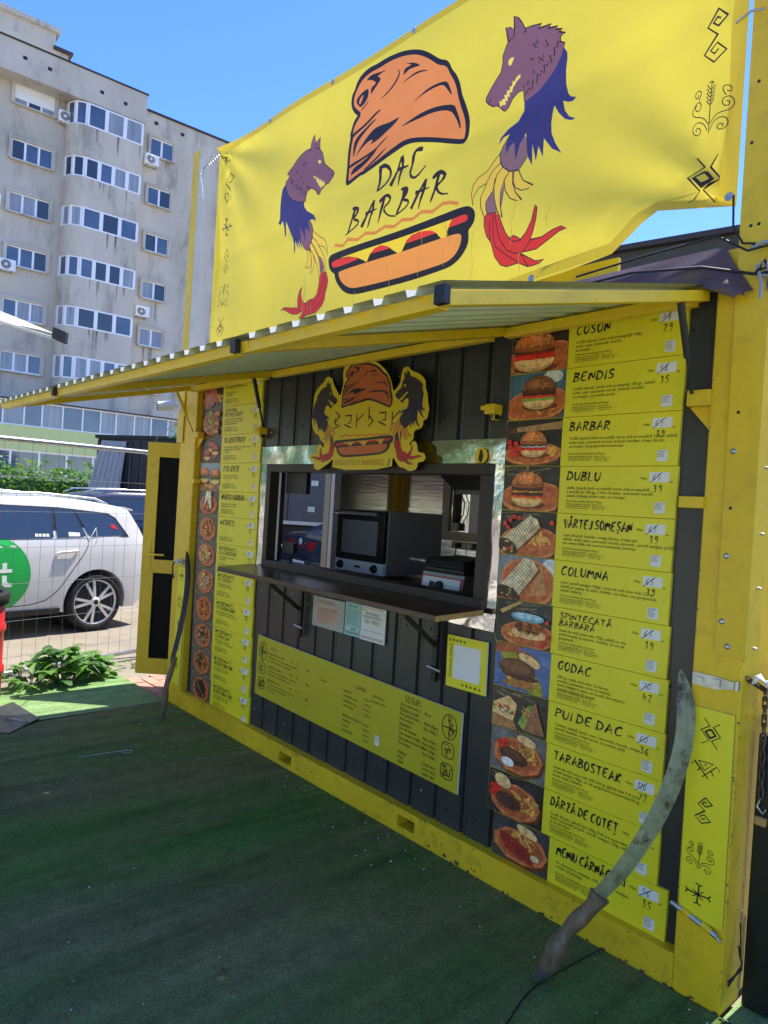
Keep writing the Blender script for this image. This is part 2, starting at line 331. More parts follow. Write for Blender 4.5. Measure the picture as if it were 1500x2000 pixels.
PAL = {'dk': srgb(40, 33, 44), 'dk2': srgb(44, 36, 34), 'dk3': srgb(52, 38, 40), 'dkm': srgb(62, 36, 44), 'or': srgb(238, 142, 74), 'or2': srgb(228, 140, 60), 'ye': srgb(252, 214, 50), 'rd': srgb(240, 64, 44), 'bn': srgb(250, 158, 70),
 'mv': srgb(136, 92, 104), 'mv2': srgb(146, 108, 108), 'nv': srgb(62, 58, 112), 'nv2': srgb(82, 60, 92), 'yl': srgb(250, 226, 96), 'fy': srgb(250, 206, 70), 'rd2': srgb(216, 54, 44), 'sy': srgb(214, 190, 24), 'sw': srgb(214, 110, 40)}
def pairs(f): return [(f[i], f[i + 1]) for i in range(0, len(f), 2)]
def art_polys(key, fn=None, pal=PAL, sub=None):
    out = []
    for e in ART[key]:
        pts = pairs(e[2])
        if fn: pts = [fn(a, b) for a, b in pts]
        if e[0] == 'P':
            if e[3]: pts = smooth_pts(pts, 1, True)
            out.append((pal[e[1]], pts))
        else:
            w = e[3] * (.5 if fn else 1)
            if len(pts) > 2 and e[4] == 2: pts = smooth_pts(pts, 2)
            elif len(pts) > 2 and e[4] == 1: pts = smooth_pts(pts, 1)
            for q in ribbon(pts, w, e[4] if e[4] == 1 else 0, .25 if e[4] == 1 else 0): out.append((pal[e[1]], q))
    return out
def ccw(p):
    a = sum(p[i][0] * p[(i + 1) % len(p)][1] - p[(i + 1) % len(p)][0] * p[i][1] for i in range(len(p)))
    return p if a > 0 else p[::-1]
def inside(p, x, y):
    w = 0; n = len(p)
    for i in range(n):
        x0, y0 = p[i]; x1, y1 = p[(i + 1) % n]
        if y0 <= y:
            if y1 > y and (x1 - x0) * (y - y0) - (x - x0) * (y1 - y0) > 0: w += 1
        elif y1 <= y and (x1 - x0) * (y - y0) - (x - x0) * (y1 - y0) < 0: w -= 1
    return w != 0
def partition(polys, extra=(), eps=1e-4):
    """one flat sheet cut along every outline; the last outline covering a facet gives its colour"""
    vs = []; es = []; info = []
    for c, p in polys:
        q = []
        for a in p:
            if not q or math.hypot(a[0] - q[-1][0], a[1] - q[-1][1]) > eps: q.append(a)
        if len(q) < 3: continue
        b = len(vs); vs += [Vector(a) for a in q]; es += [(b + i, b + (i + 1) % len(q)) for i in range(len(q))]
        xs_ = [a[0] for a in q]; ys_ = [a[1] for a in q]; info.append((min(xs_), max(xs_), min(ys_), max(ys_), q, c))
    vs += [Vector(a) for a in extra]
    V, E, F, ov, oe, of = delaunay_2d_cdt(vs, es, [], 0, eps)
    base = info[0][4]; keep = []; cols = []; rev = info[::-1]
    for f in F:
        x = sum(V[i][0] for i in f) / len(f); y = sum(V[i][1] for i in f) / len(f)
        if not inside(base, x, y): continue
        for x0, x1, y0, y1, q, c in rev:
            if x0 <= x <= x1 and y0 <= y <= y1 and inside(q, x, y): break
        keep.append(tuple(f)); cols.append(c)
    return V, keep, cols
# traced outlines of the printed artwork, metres on the front plane
ART = {
'HAT': [('P','dk',(1.8662,3.4024,1.8555,3.4306,1.8525,3.5018,1.8416,3.5807,1.843,3.6406,1.853,3.6773,1.8472,3.7044,1.8587,3.7255,1.8752,3.7596,1.8972,3.7765,1.9162,3.7819,1.8866,3.8053,1.8638,3.8362,1.8545,3.8673,1.858,3.896,1.8679,3.9171,1.8899,3.9334,1.9032,3.9579,1.9355,3.9844,1.9762,3.9971,2.0247,4.0003,2.0879,3.9916,2.1596,3.9896,2.216,3.9818,2.2784,3.9697,2.3398,3.9512,2.4069,3.9247,2.4601,3.8944,2.513,3.8547,2.5716,3.8047,2.6116,3.7868,2.6341,3.7632,2.6517,3.7259,2.6805,3.6906,2.701,3.6506,2.7127,3.6122,2.721,3.5795,2.7449,3.5284,2.7656,3.4789,2.7773,3.4372,2.7766,3.4001,2.7692,3.3694,2.7543,3.3496,2.738,3.3434,2.6677,3.3685,2.5763,3.4038,2.4815,3.4369,2.4032,3.4604,2.3437,3.4669,2.2841,3.4593,2.1956,3.4463,2.1113,3.4305,2.0126,3.4153,1.9968,3.4226,1.8867,3.3963),1),
 ('P','or',(1.8845,3.4195,1.8755,3.4547,1.8748,3.4949,1.8681,3.547,1.8655,3.5979,1.8692,3.6417,1.8797,3.6731,1.8719,3.6958,1.8823,3.7271,1.9037,3.7492,1.9405,3.7704,1.9423,3.792,1.9047,3.8209,1.8807,3.8498,1.8784,3.8731,1.8888,3.904,1.9137,3.9289,1.9424,3.952,1.9867,3.9659,2.0388,3.9688,2.098,3.961,2.1764,3.9589,2.2395,3.9508,2.3083,3.9352,2.3759,3.912,2.4294,3.8854,2.4893,3.8442,2.5618,3.7807,2.5988,3.7652,2.6211,3.7451,2.6386,3.71,2.6652,3.6693,2.683,3.6282,2.6939,3.5858,2.7105,3.5373,2.7381,3.4766,2.7496,3.4389,2.7524,3.4045,2.7464,3.3773,2.7406,3.3659,2.6355,3.4051,2.5112,3.4524,2.414,3.4828,2.341,3.4975,2.2745,3.4902,2.179,3.4729,2.0944,3.455,2.0178,3.4405,1.9836,3.4413,1.9228,3.4303),1),
 ('P','dk',(1.8622,3.6892,1.881,3.7001,1.9732,3.7094,2.0396,3.7243,2.0969,3.7391,2.135,3.733,2.0983,3.7243,2.0337,3.707,1.9673,3.6919,1.9061,3.6838,1.8742,3.6725),1),
 ('P','dk',(1.895,3.5558,1.8876,3.6155,1.8975,3.652,1.9384,3.6726,2.0056,3.688,2.0565,3.7012,2.0991,3.7,2.0505,3.6864,1.9926,3.6658,1.9375,3.6407,1.9136,3.6068,1.9023,3.5609),1),
 ('P','dk',(1.915,3.5518,1.9397,3.5783,1.9824,3.6131,2.0327,3.6396,2.0831,3.6531,2.1416,3.6465,2.2062,3.6351,2.2546,3.6338,2.294,3.6333,2.25,3.61,2.1958,3.5966,2.1334,3.5806,2.0759,3.574,2.0463,3.5743,2.0738,3.5963,2.0215,3.5997,1.97,3.583,1.9336,3.5605),1),
 ('P','dk',(1.8706,3.5212,1.9909,3.5246,2.1016,3.5341,2.1569,3.5582,2.2123,3.5683,2.165,3.5484,2.0954,3.5218,1.9999,3.5095,1.9002,3.5019,1.8729,3.498),1),
 ('P','dk',(1.8957,3.451,1.8991,3.4723,1.9247,3.4917,2.0008,3.4994,2.066,3.5219,2.1236,3.5315,2.0755,3.4995,2.0256,3.4769,1.9589,3.4588,1.9128,3.4532),1),
 ('P','dk',(2.0022,3.4453,2.0712,3.4672,2.1416,3.4923,2.2067,3.5154,2.1499,3.48,2.0939,3.46,2.0289,3.4419),1),
 ('P','dk',(1.9055,3.8528,1.9024,3.8689,1.9257,3.8846,1.9708,3.894,2.0125,3.8922,2.0138,3.8553,1.9921,3.8295,1.9439,3.816,1.9271,3.8297,1.9143,3.842),1),
 ('P','dk',(1.9891,3.9405,2.0327,3.9544,2.1,3.9387,2.1727,3.9228,2.1157,3.9251,2.0871,3.9225,2.1255,3.8973,2.0912,3.8777,2.0599,3.8614,2.0315,3.8493,2.0355,3.8855,2.0757,3.8887,2.0705,3.9052,2.0276,3.9298),1),
 ('P','dk',(1.9498,3.7941,1.9941,3.8093,2.0155,3.8206,2.0148,3.8281,1.9897,3.8158,1.9451,3.8032),1),
 ('P','dk',(2.1033,3.7869,2.1768,3.802,2.2273,3.8209,2.2636,3.8504,2.274,3.8692,2.2666,3.8769,2.253,3.8769,2.2627,3.8822,2.2806,3.8711,2.2776,3.8446,2.2384,3.8118,2.1811,3.7938),1),
 ('P','dk',(2.3075,3.8324,2.3114,3.8629,2.3408,3.8666,2.3707,3.8609,2.3464,3.8779,2.3156,3.8909,2.3662,3.8755,2.4033,3.8571,2.4374,3.8307,2.3886,3.8421,2.3491,3.8472,2.3235,3.8396),1),
 ('P','dk',(2.2907,3.797,2.3461,3.8075,2.404,3.8132,2.4557,3.8017,2.501,3.7807,2.4435,3.7969,2.3856,3.8028,2.3337,3.7989),1),
 ('P','dk',(2.3752,3.6646,2.4285,3.6801,2.4899,3.6961,2.551,3.6959,2.5994,3.6895,2.6239,3.6774,2.6413,3.6448,2.6586,3.5974,2.6339,3.6284,2.6074,3.6647,2.5825,3.679,2.5279,3.6833,2.4539,3.6792),1),
 ('P','dk',(2.2905,3.5761,2.3596,3.5842,2.4363,3.5922,2.5114,3.5909,2.5911,3.5783,2.6721,3.554,2.6893,3.5199,2.7138,3.4645,2.7232,3.4199,2.7144,3.4243,2.6999,3.4611,2.6734,3.5046,2.6542,3.5267,2.6115,3.5482,2.532,3.5656,2.451,3.569,2.3737,3.5723),1),
 ('P','or',(1.9252,3.8503,1.9387,3.8697,1.9725,3.8762,1.9591,3.8569,1.9347,3.8318),1)],
'DOG': [('P','dk2',(1.7426,2.9886,1.738,3.0141,1.7581,3.0341,1.8075,3.0353,1.988,3.0329,2.2497,3.028,2.4861,3.029,2.7009,3.0298,2.7816,3.0281,2.8213,3.0223,2.8552,3.0009,2.8716,2.9722,2.8699,2.9386,2.8494,2.917,2.8309,2.9069,2.8373,2.8686,2.827,2.8366,2.7937,2.8047,2.7556,2.7832,2.7025,2.7693,2.6188,2.7663,2.4338,2.7613,2.1905,2.7611,2.0412,2.7628,1.9766,2.7687,1.9086,2.7928,1.8513,2.8393,1.8122,2.8891,1.8094,2.9169,1.7728,2.9364,1.7502,2.9625),1),
 ('P','ye',(1.8552,2.9958,2.0818,2.994,2.3345,2.9911,2.5632,2.9911,2.718,2.9886,2.7059,2.9705,2.688,2.9396,2.6754,2.8843,2.6561,2.9066,2.6097,2.9537,2.5646,2.9752,2.4896,2.9884,2.4368,2.9854,2.3998,2.9674,2.3682,2.9261,2.35,2.9085,2.3074,2.9344,2.255,2.9712,2.2034,2.9871,2.1529,2.9807,2.1202,2.9596,2.093,2.9227,2.0601,2.9413,2.0129,2.9631,1.937,2.9857),0),
 ('P','rd',(1.7739,2.9758,1.7822,2.9923,1.8507,2.9926,1.9371,2.9838,2.0317,2.9561,1.9775,2.9503,1.8837,2.9496,1.8158,2.9519,1.7906,2.9571),1),
 ('P','rd',(2.1245,2.9598,2.1529,2.9807,2.2035,2.9859,2.2465,2.9732,2.281,2.957,2.2231,2.9563),0),
 ('P','rd',(2.3917,2.9532,2.4147,2.9746,2.452,2.987,2.5273,2.9833,2.5794,2.9715,2.6134,2.9518,2.53,2.9523,2.4626,2.9525),0),
 ('P','rd',(2.697,2.9551,2.7057,2.9731,2.7194,2.9882,2.7716,2.9896,2.8048,2.9863,2.8239,2.9749,2.8234,2.9579,2.8108,2.9527,2.7614,2.9524),0),
 ('P','bn',(1.844,2.9129,1.8576,2.9221,2.0887,2.9207,2.3411,2.9186,2.5695,2.9194,2.7311,2.9139,2.7718,2.908,2.7861,2.8956,2.7853,2.8661,2.7586,2.8274,2.7199,2.806,2.6726,2.7959,2.5068,2.7945,2.2714,2.7931,2.0378,2.7982,1.9637,2.8063,1.9045,2.8352,1.8624,2.8732),1)],
'DAC': [('S','dk3',(2.1644,3.4071,2.1643,3.362,2.1648,3.3111,2.1549,3.2801),0.0216,1),
 ('S','dk3',(2.1512,3.4112,2.1978,3.4107,2.2377,3.3842,2.2493,3.3473,2.2317,3.3137,2.2001,3.2951,2.1605,3.2841),0.0187,1),
 ('S','dk3',(2.2595,3.2805,2.2876,3.33,2.3279,3.416),0.0202,1),
 ('S','dk3',(2.3279,3.416,2.3391,3.3797,2.3237,3.3299,2.3175,3.2662),0.0202,1),
 ('S','dk3',(2.2933,3.3558,2.3768,3.3541),0.0173,1),
 ('S','dk3',(2.4791,3.4048,2.4368,3.4152,2.4154,3.3982,2.4074,3.3579,2.3965,3.3076,2.4146,3.2779,2.4496,3.2699,2.5074,3.3113),0.0187,1),
 ('S','dk3',(1.986,3.2439,1.9632,3.1943,1.94,3.1473,1.923,3.1101),0.0216,1),
 ('S','dk3',(1.9538,3.2438,2.005,3.2359,2.0032,3.2072,1.9644,3.1823,2.0212,3.1606,2.0054,3.1367,1.9013,3.1106),0.0158,1),
 ('S','dk3',(2.0432,3.1185,2.0908,3.1783,2.1372,3.2398),0.0202,1),
 ('S','dk3',(2.1372,3.2398,2.1333,3.1898,2.1115,3.1443,2.0962,3.1024),0.0187,1),
 ('S','dk3',(2.0727,3.183,2.1636,3.1873),0.0158,1),
 ('S','dk3',(2.222,3.2385,2.2026,3.1767,2.1796,3.107),0.0202,1),
 ('S','dk3',(2.182,3.2172,2.2298,3.2447,2.2692,3.2196,2.2592,3.1948,2.2113,3.1744,2.253,3.1271,2.3157,3.109),0.0158,1),
 ('S','dk3',(2.3754,3.2384,2.3573,3.1785,2.3153,3.1135),0.023,1),
 ('S','dk3',(2.3438,3.2394,2.3915,3.2337,2.39,3.2072,2.3568,3.1841,2.4094,3.1629,2.3924,3.1364,2.3153,3.1135),0.0158,1),
 ('S','dk3',(2.4251,3.1168,2.4724,3.1836,2.5195,3.2409),0.0202,1),
 ('S','dk3',(2.5195,3.2409,2.5093,3.1888,2.4906,3.1467,2.4773,3.1027),0.0187,1),
 ('S','dk3',(2.4491,3.1902,2.5458,3.1913),0.0158,1),
 ('S','dk3',(2.606,3.2432,2.5905,3.1756,2.56,3.1117),0.0202,1),
 ('S','dk3',(2.5642,3.23,2.6053,3.2511,2.6493,3.2298,2.6377,3.2027,2.59,3.1809,2.6224,3.1355,2.6807,3.1214),0.0173,1),
 ('S','or2',(1.7982,3.0798,1.8827,3.0572,1.9276,3.0824,2.0128,3.0592,2.0827,3.0771,2.1626,3.0604,2.2371,3.0756,2.3042,3.0588,2.3663,3.0784,2.4376,3.0627,2.5038,3.0824,2.5787,3.0624,2.648,3.0822,2.6971,3.0738,2.753,3.0523),0.0173,0)],
'WOLFL': [('P','dkm',(1.4102,3.2901,1.4958,3.3066,1.5253,3.3,1.5665,3.2439,1.5646,3.2075,1.5418,3.1404,1.5176,3.1233,1.4963,3.1213,1.4594,3.1492,1.4309,3.1954),1),
 ('P','mv',(1.4155,3.2853,1.4962,3.3024,1.5196,3.2998,1.5595,3.2457,1.5576,3.2092,1.5357,3.1435,1.5142,3.1282,1.4971,3.1253,1.4653,3.1496,1.437,3.194),1),
 ('P','nv',(1.2626,3.585,1.2318,3.5596,1.2189,3.508,1.2095,3.4518,1.2044,3.3838,1.185,3.361,1.2052,3.3472,1.2342,3.3658,1.242,3.3254,1.258,3.2647,1.2693,3.2655,1.2615,3.3205,1.2686,3.3541,1.2908,3.3097,1.3422,3.2339,1.3534,3.1858,1.3516,3.1339,1.3682,3.1615,1.3657,3.2143,1.4058,3.1495,1.3909,3.2049,1.4303,3.1439,1.4049,3.2154,1.4525,3.1302,1.4256,3.2173,1.4159,3.2818,1.4497,3.2424,1.4823,3.1832,1.477,3.263,1.5013,3.2535,1.522,3.2213,1.525,3.2476,1.4994,3.2999,1.5485,3.2973,1.5753,3.2854,1.5856,3.2676,1.5862,3.2892,1.5634,3.3187,1.5207,3.3452,1.4908,3.3624,1.465,3.3926,1.4589,3.4241,1.3818,3.4724,1.2844,3.5512),0),
 ('S','nv2',(1.2881,3.5159,1.2689,3.47,1.2551,3.3707),0.004,0),
 ('S','nv2',(1.3097,3.4826,1.3013,3.3928,1.3044,3.3068),0.004,0),
 ('S','nv2',(1.3733,3.4411,1.3643,3.3593,1.3837,3.2869),0.004,0),
 ('S','nv2',(1.4157,3.4261,1.4362,3.3404),0.004,0),
 ('P','mv',(1.508,3.8198,1.5175,3.7657,1.5611,3.785,1.5625,3.7178,1.5964,3.6773,1.6078,3.6445,1.6278,3.6058,1.6713,3.5697,1.7221,3.5315,1.7326,3.514,1.7206,3.494,1.6917,3.4709,1.6628,3.4699,1.6457,3.4557,1.6246,3.4522,1.6159,3.4322,1.603,3.4268,1.5854,3.4393,1.5754,3.4568,1.5458,3.4784,1.5226,3.4885,1.5008,3.4833,1.4897,3.4816,1.4809,3.4577,1.4732,3.4235,1.409,3.4346,1.3476,3.4618,1.302,3.4983,1.2727,3.5478,1.2615,3.5956,1.2893,3.6181,1.2902,3.6383,1.2686,3.6432,1.2844,3.664,1.3124,3.6825,1.3392,3.7096,1.3554,3.723,1.3831,3.7375,1.4279,3.7495,1.4735,3.7476,1.4762,3.7764,1.4904,3.8012),0),
 ('S','dkm',(1.508,3.8198,1.5175,3.7657,1.5611,3.785,1.5625,3.7178,1.5964,3.6773,1.6078,3.6445,1.6278,3.6058,1.6713,3.5697,1.7221,3.5315,1.7326,3.514,1.7206,3.494,1.6917,3.4709,1.6628,3.4699,1.6457,3.4557,1.6246,3.4522,1.6159,3.4322,1.603,3.4268,1.5854,3.4393,1.5754,3.4568,1.5458,3.4784,1.5226,3.4885,1.5008,3.4833,1.4897,3.4816,1.4809,3.4577,1.4732,3.4235,1.409,3.4346,1.3476,3.4618,1.302,3.4983,1.2727,3.5478,1.2615,3.5956,1.2893,3.6181,1.2902,3.6383,1.2686,3.6432,1.2844,3.664,1.3124,3.6825,1.3392,3.7096,1.3554,3.723,1.3831,3.7375,1.4279,3.7495,1.4735,3.7476,1.4762,3.7764,1.4904,3.8012,1.508,3.8198),0.005,0),
 ('P','yl',(1.5266,3.5578,1.54,3.5619,1.5561,3.539,1.5659,3.5507,1.5741,3.5238,1.5836,3.5372,1.5942,3.5129,1.6011,3.5254,1.6144,3.5004,1.6212,3.5129,1.6344,3.488,1.6412,3.5004,1.6512,3.4798,1.6479,3.4599,1.6354,3.478,1.6321,3.4581,1.6223,3.4755,1.6142,3.4601,1.6028,3.4812,1.5915,3.4862,1.5812,3.5071,1.5696,3.5138,1.5624,3.5306,1.5476,3.5416),0),
 ('P','yl',(1.5531,3.6492,1.5693,3.6505,1.587,3.6367,1.5856,3.6242,1.5762,3.6207,1.5629,3.633),1),
 ('S','dkm',(1.4135,3.6674,1.4299,3.6755,1.4373,3.6599,1.4476,3.6699),0.005,0),
 ('S','dkm',(1.4272,3.6464,1.4261,3.6567),0.005,0),
 ('S','dkm',(1.3661,3.6218,1.3608,3.6437,1.377,3.6285),0.005,0),
 ('S','dkm',(1.4494,3.5979,1.465,3.6113),0.005,0),
 ('S','dkm',(1.3885,3.5746,1.4211,3.5949,1.4114,3.5778),0.005,0),
 ('S','dkm',(1.3072,3.6195,1.3092,3.6002,1.3267,3.6034),0.005,0),
 ('S','dkm',(1.3116,3.5773,1.3343,3.5875,1.3182,3.572,1.3465,3.5839),0.005,0),
 ('S','dkm',(1.3327,3.5473,1.3851,3.5522),0.005,0),
 ('S','dkm',(1.371,3.5193,1.3748,3.5384,1.4007,3.514,1.4045,3.533,1.4189,3.5054,1.4349,3.5174),0.005,0),
 ('S','dkm',(1.4088,3.4916,1.436,3.5071,1.4285,3.4693,1.4551,3.4883,1.4696,3.4576),0.005,0),
 ('S','dkm',(1.4709,3.5003,1.4749,3.5156,1.5115,3.4884,1.5155,3.5037),0.005,0),
 ('S','dkm',(1.4387,3.5363,1.4421,3.5586),0.005,0),
 ('S','dkm',(1.7039,3.5054,1.708,3.5169,1.719,3.5103),0.005,0),
 ('S','dkm',(1.4636,3.7343,1.4852,3.7437,1.4691,3.7358),0.005,0),
 ('S','dkm',(1.5192,3.7651,1.5191,3.7389,1.5656,3.7135),0.005,0),
 ('P','mv',(1.5714,3.0748,1.5916,3.0435,1.645,2.9589,1.662,2.9555,1.6942,2.9621,1.6908,2.9957,1.659,3.0388,1.6233,3.0633),1),
 ('P','fy',(1.5613,3.2284,1.5982,3.1992,1.6403,3.169,1.6807,3.1494,1.7078,3.1233,1.7257,3.0798,1.7347,3.0321,1.7098,3.0769,1.6799,3.1035,1.6343,3.119,1.597,3.1561,1.5597,3.1885),1),
 ('S','dkm',(1.5613,3.2284,1.5982,3.1992,1.6403,3.169,1.6807,3.1494,1.7078,3.1233,1.7257,3.0798,1.7347,3.0321,1.7098,3.0769,1.6799,3.1035,1.6343,3.119,1.597,3.1561,1.5597,3.1885,1.5613,3.2284),0.004,0),
 ('P','fy',(1.5601,3.185,1.6027,3.1547,1.6284,3.122,1.6599,3.085,1.6909,3.0483,1.7113,3.0077,1.7191,2.9569,1.708,2.933,1.6936,2.9951,1.6706,3.033,1.629,3.062,1.5896,3.1176,1.545,3.165),1),
 ('S','dkm',(1.5601,3.185,1.6027,3.1547,1.6284,3.122,1.6599,3.085,1.6909,3.0483,1.7113,3.0077,1.7191,2.9569,1.708,2.933,1.6936,2.9951,1.6706,3.033,1.629,3.062,1.5896,3.1176,1.545,3.165,1.5601,3.185),0.004,0),
 ('P','fy',(1.5395,3.1629,1.5716,3.1285,1.6104,3.0795,1.6367,3.0404,1.6549,2.9702,1.6491,2.9183,1.6323,2.9748,1.6042,3.0308,1.5772,3.0735,1.525,3.1359),1),
 ('S','dkm',(1.5395,3.1629,1.5716,3.1285,1.6104,3.0795,1.6367,3.0404,1.6549,2.9702,1.6491,2.9183,1.6323,2.9748,1.6042,3.0308,1.5772,3.0735,1.525,3.1359,1.5395,3.1629),0.004,0),
 ('P','fy',(1.5005,3.1211,1.5202,3.1268,1.5414,3.0882,1.5512,3.0489,1.5427,3.0203,1.5143,3.0161,1.4841,3.0258,1.5051,3.0487,1.5133,3.0808),1),
 ('S','dkm',(1.5005,3.1211,1.5202,3.1268,1.5414,3.0882,1.5512,3.0489,1.5427,3.0203,1.5143,3.0161,1.4841,3.0258,1.5051,3.0487,1.5133,3.0808,1.5005,3.1211),0.004,0),
 ('P','fy',(1.5257,3.1289,1.5707,3.0816,1.5869,3.0345,1.5795,2.9958,1.5416,2.9749,1.5548,3.0144,1.5538,3.0517),1),
 ('S','dkm',(1.5257,3.1289,1.5707,3.0816,1.5869,3.0345,1.5795,2.9958,1.5416,2.9749,1.5548,3.0144,1.5538,3.0517,1.5257,3.1289),0.004,0),
 ('P','rd2',(1.2477,2.8015,1.2873,2.8163,1.3575,2.801,1.45,2.7856,1.489,2.7535,1.4601,2.7462,1.3932,2.7534,1.3219,2.7859,1.2824,2.8029),1),
 ('S','dkm',(1.2477,2.8015,1.2873,2.8163,1.3575,2.801,1.45,2.7856,1.489,2.7535,1.4601,2.7462,1.3932,2.7534,1.3219,2.7859,1.2824,2.8029,1.2477,2.8015),0.004,0),
 ('P','rd2',(1.6524,2.9409,1.6676,2.9543,1.6949,2.9554,1.7232,2.943,1.7444,2.8931,1.7374,2.8553,1.7243,2.825,1.7228,2.786,1.7041,2.7564,1.6525,2.722,1.5506,2.7215,1.517,2.7099,1.4691,2.7173,1.5071,2.7489,1.483,2.7545,1.4576,2.7706,1.4356,2.8087,1.4282,2.8514,1.4386,2.8943,1.4632,2.9154,1.4598,2.8629,1.4815,2.8248,1.5136,2.7988,1.5582,2.8148,1.6039,2.8135,1.6354,2.8345,1.6466,2.8889),1),
 ('S','dkm',(1.6524,2.9409,1.6676,2.9543,1.6949,2.9554,1.7232,2.943,1.7444,2.8931,1.7374,2.8553,1.7243,2.825,1.7228,2.786,1.7041,2.7564,1.6525,2.722,1.5506,2.7215,1.517,2.7099,1.4691,2.7173,1.5071,2.7489,1.483,2.7545,1.4576,2.7706,1.4356,2.8087,1.4282,2.8514,1.4386,2.8943,1.4632,2.9154,1.4598,2.8629,1.4815,2.8248,1.5136,2.7988,1.5582,2.8148,1.6039,2.8135,1.6354,2.8345,1.6466,2.8889,1.6524,2.9409),0.004,0),
 ('S','dkm',(1.6847,2.9476,1.6787,2.8993,1.6687,2.8351,1.6289,2.7891,1.5304,2.7485),0.004,0),
 ('S','dkm',(1.6969,2.9352,1.7043,2.8615,1.7,2.7965,1.643,2.7601,1.5447,2.7225),0.004,0),
 ('S','dkm',(1.7056,2.9302,1.7193,2.8751,1.7215,2.8255),0.004,0),
 ('S','dkm',(1.5136,2.7988,1.561,2.7873,1.6039,2.8135),0.004,0)],
'WOLFR': [('P','mv2',(3.0269,3.2927,2.9917,3.2469,2.9773,3.2128,2.9849,3.1792,3.01,3.1403,3.0508,3.1122,3.0986,3.105,3.1156,3.1261,3.1365,3.1532,3.1139,3.266),1),
 ('S','dkm',(3.0269,3.2927,2.9917,3.2469,2.9773,3.2128,2.9849,3.1792,3.01,3.1403,3.0508,3.1122,3.0986,3.105,3.1156,3.1261,3.1365,3.1532,3.1139,3.266,3.0269,3.2927),0.004,0),
 ('P','nv',(3.2811,3.5607,3.2999,3.53,3.3016,3.5067,3.2971,3.458,3.2997,3.4006,3.3127,3.3589,3.3271,3.3406,3.3538,3.3289,3.3418,3.3168,3.3189,3.32,3.2914,3.3362,3.3046,3.2917,3.3268,3.2582,3.3606,3.2375,3.3381,3.2373,3.3074,3.2541,3.2748,3.2915,3.2499,3.3322,3.2447,3.3076,3.2417,3.2613,3.2474,3.2156,3.2728,3.1632,3.3064,3.1123,3.2569,3.1468,3.211,3.2062,3.2151,3.124,3.1863,3.1814,3.1824,3.1161,3.1533,3.2,3.1654,3.1029,3.1368,3.1494,3.1139,3.266,3.0847,3.2232,3.0712,3.1554,3.0522,3.2457,3.027,3.2312,3.0149,3.2005,3.0061,3.2498,3.0223,3.2905,2.9885,3.2868,2.9635,3.2603,2.9734,3.292,3.0104,3.3178,3.0618,3.3339,3.0868,3.374,3.0857,3.3856,3.0875,3.4102,3.1384,3.4507,3.2061,3.4814),0),
 ('S','nv2',(3.1537,3.3415,3.1298,3.298,3.1139,3.266),0.004,0),
 ('S','nv2',(3.2019,3.353,3.1947,3.2746,3.1834,3.1898),0.004,0),
 ('S','nv2',(3.2296,3.3352,3.2163,3.2228),0.004,0),
 ('S','nv2',(3.1265,3.3404,3.1034,3.281),0.004,0),
 ('P','mv',(3.0113,3.8123,3.0352,3.7936,3.0538,3.7684,3.0753,3.7287,3.1028,3.7249,3.1644,3.7087,3.1479,3.6953,3.2147,3.6833,3.1984,3.6727,3.2487,3.659,3.2393,3.6499,3.2721,3.6369,3.2539,3.6338,3.2887,3.6132,3.264,3.6108,3.264,3.5895,3.2867,3.5738,3.2811,3.5607,3.2702,3.5287,3.24,3.4846,3.1982,3.4501,3.1649,3.4285,3.0875,3.4102,3.0778,3.4868,3.074,3.4645,3.0535,3.4666,3.0213,3.4491,3.001,3.4176,2.9825,3.4093,2.9704,3.4169,2.9533,3.4356,2.9344,3.4519,2.9125,3.4541,2.8828,3.4762,2.867,3.4963,2.8678,3.5116,2.897,3.5469,2.9337,3.5831,2.9484,3.5939,2.9569,3.6332,2.9564,3.664,2.978,3.7064,2.9854,3.7092,2.9662,3.7818,2.9919,3.7706,3.016,3.7529),0),
 ('S','dkm',(2.9344,3.4519,2.9125,3.4541,2.8828,3.4762,2.867,3.4963,2.8678,3.5116,2.897,3.5469,2.9337,3.5831,2.9484,3.5939,2.9569,3.6332,2.9564,3.664,2.978,3.7064,2.9854,3.7092,2.9662,3.7818,2.9919,3.7706,3.016,3.7529,3.0113,3.8123,3.0352,3.7936,3.0538,3.7684,3.0753,3.7287,3.1028,3.7249,3.1644,3.7087,3.1479,3.6953,3.2147,3.6833,3.1984,3.6727,3.2487,3.659,3.2393,3.6499,3.2721,3.6369,3.2539,3.6338,3.2887,3.6132,3.264,3.6108,3.264,3.5895,3.2867,3.5738,3.2811,3.5607),0.005,0),
 ('S','dkm',(3.0875,3.4102,3.0778,3.4868,3.074,3.4645,3.0535,3.4666,3.0213,3.4491,3.001,3.4176,2.9825,3.4093,2.9704,3.4169,2.9533,3.4356,2.9344,3.4519),0.005,0),
 ('P','yl',(3.0591,3.5376,3.0513,3.5423,3.0333,3.5347,3.0287,3.5215,3.0168,3.5294,3.0146,3.5091,3.0014,3.5083,3.0026,3.4927,2.9869,3.4989,2.9864,3.4809,2.9708,3.4839,2.978,3.4659,2.9583,3.4704,2.9631,3.4594,2.9449,3.4679,2.9533,3.4356,2.9625,3.4428,2.9841,3.4376,2.9808,3.4557,2.9946,3.4503,2.9912,3.4683,3.0049,3.4646,3.0014,3.4841,3.015,3.4803,3.0209,3.5005,3.0316,3.5083,3.0383,3.5176,3.058,3.5276),0),
 ('P','yl',(3.022,3.6291,2.9988,3.6366,2.9846,3.6229,2.9939,3.6023,3.0052,3.6036,3.0135,3.6183),1),
 ('S','dkm',(3.1368,3.655,3.1488,3.638,3.12,3.642,3.1432,3.6185,3.1304,3.6227),0.005,0),
 ('S','dkm',(3.1861,3.6301,3.2041,3.5975,3.1846,3.6047),0.005,0),
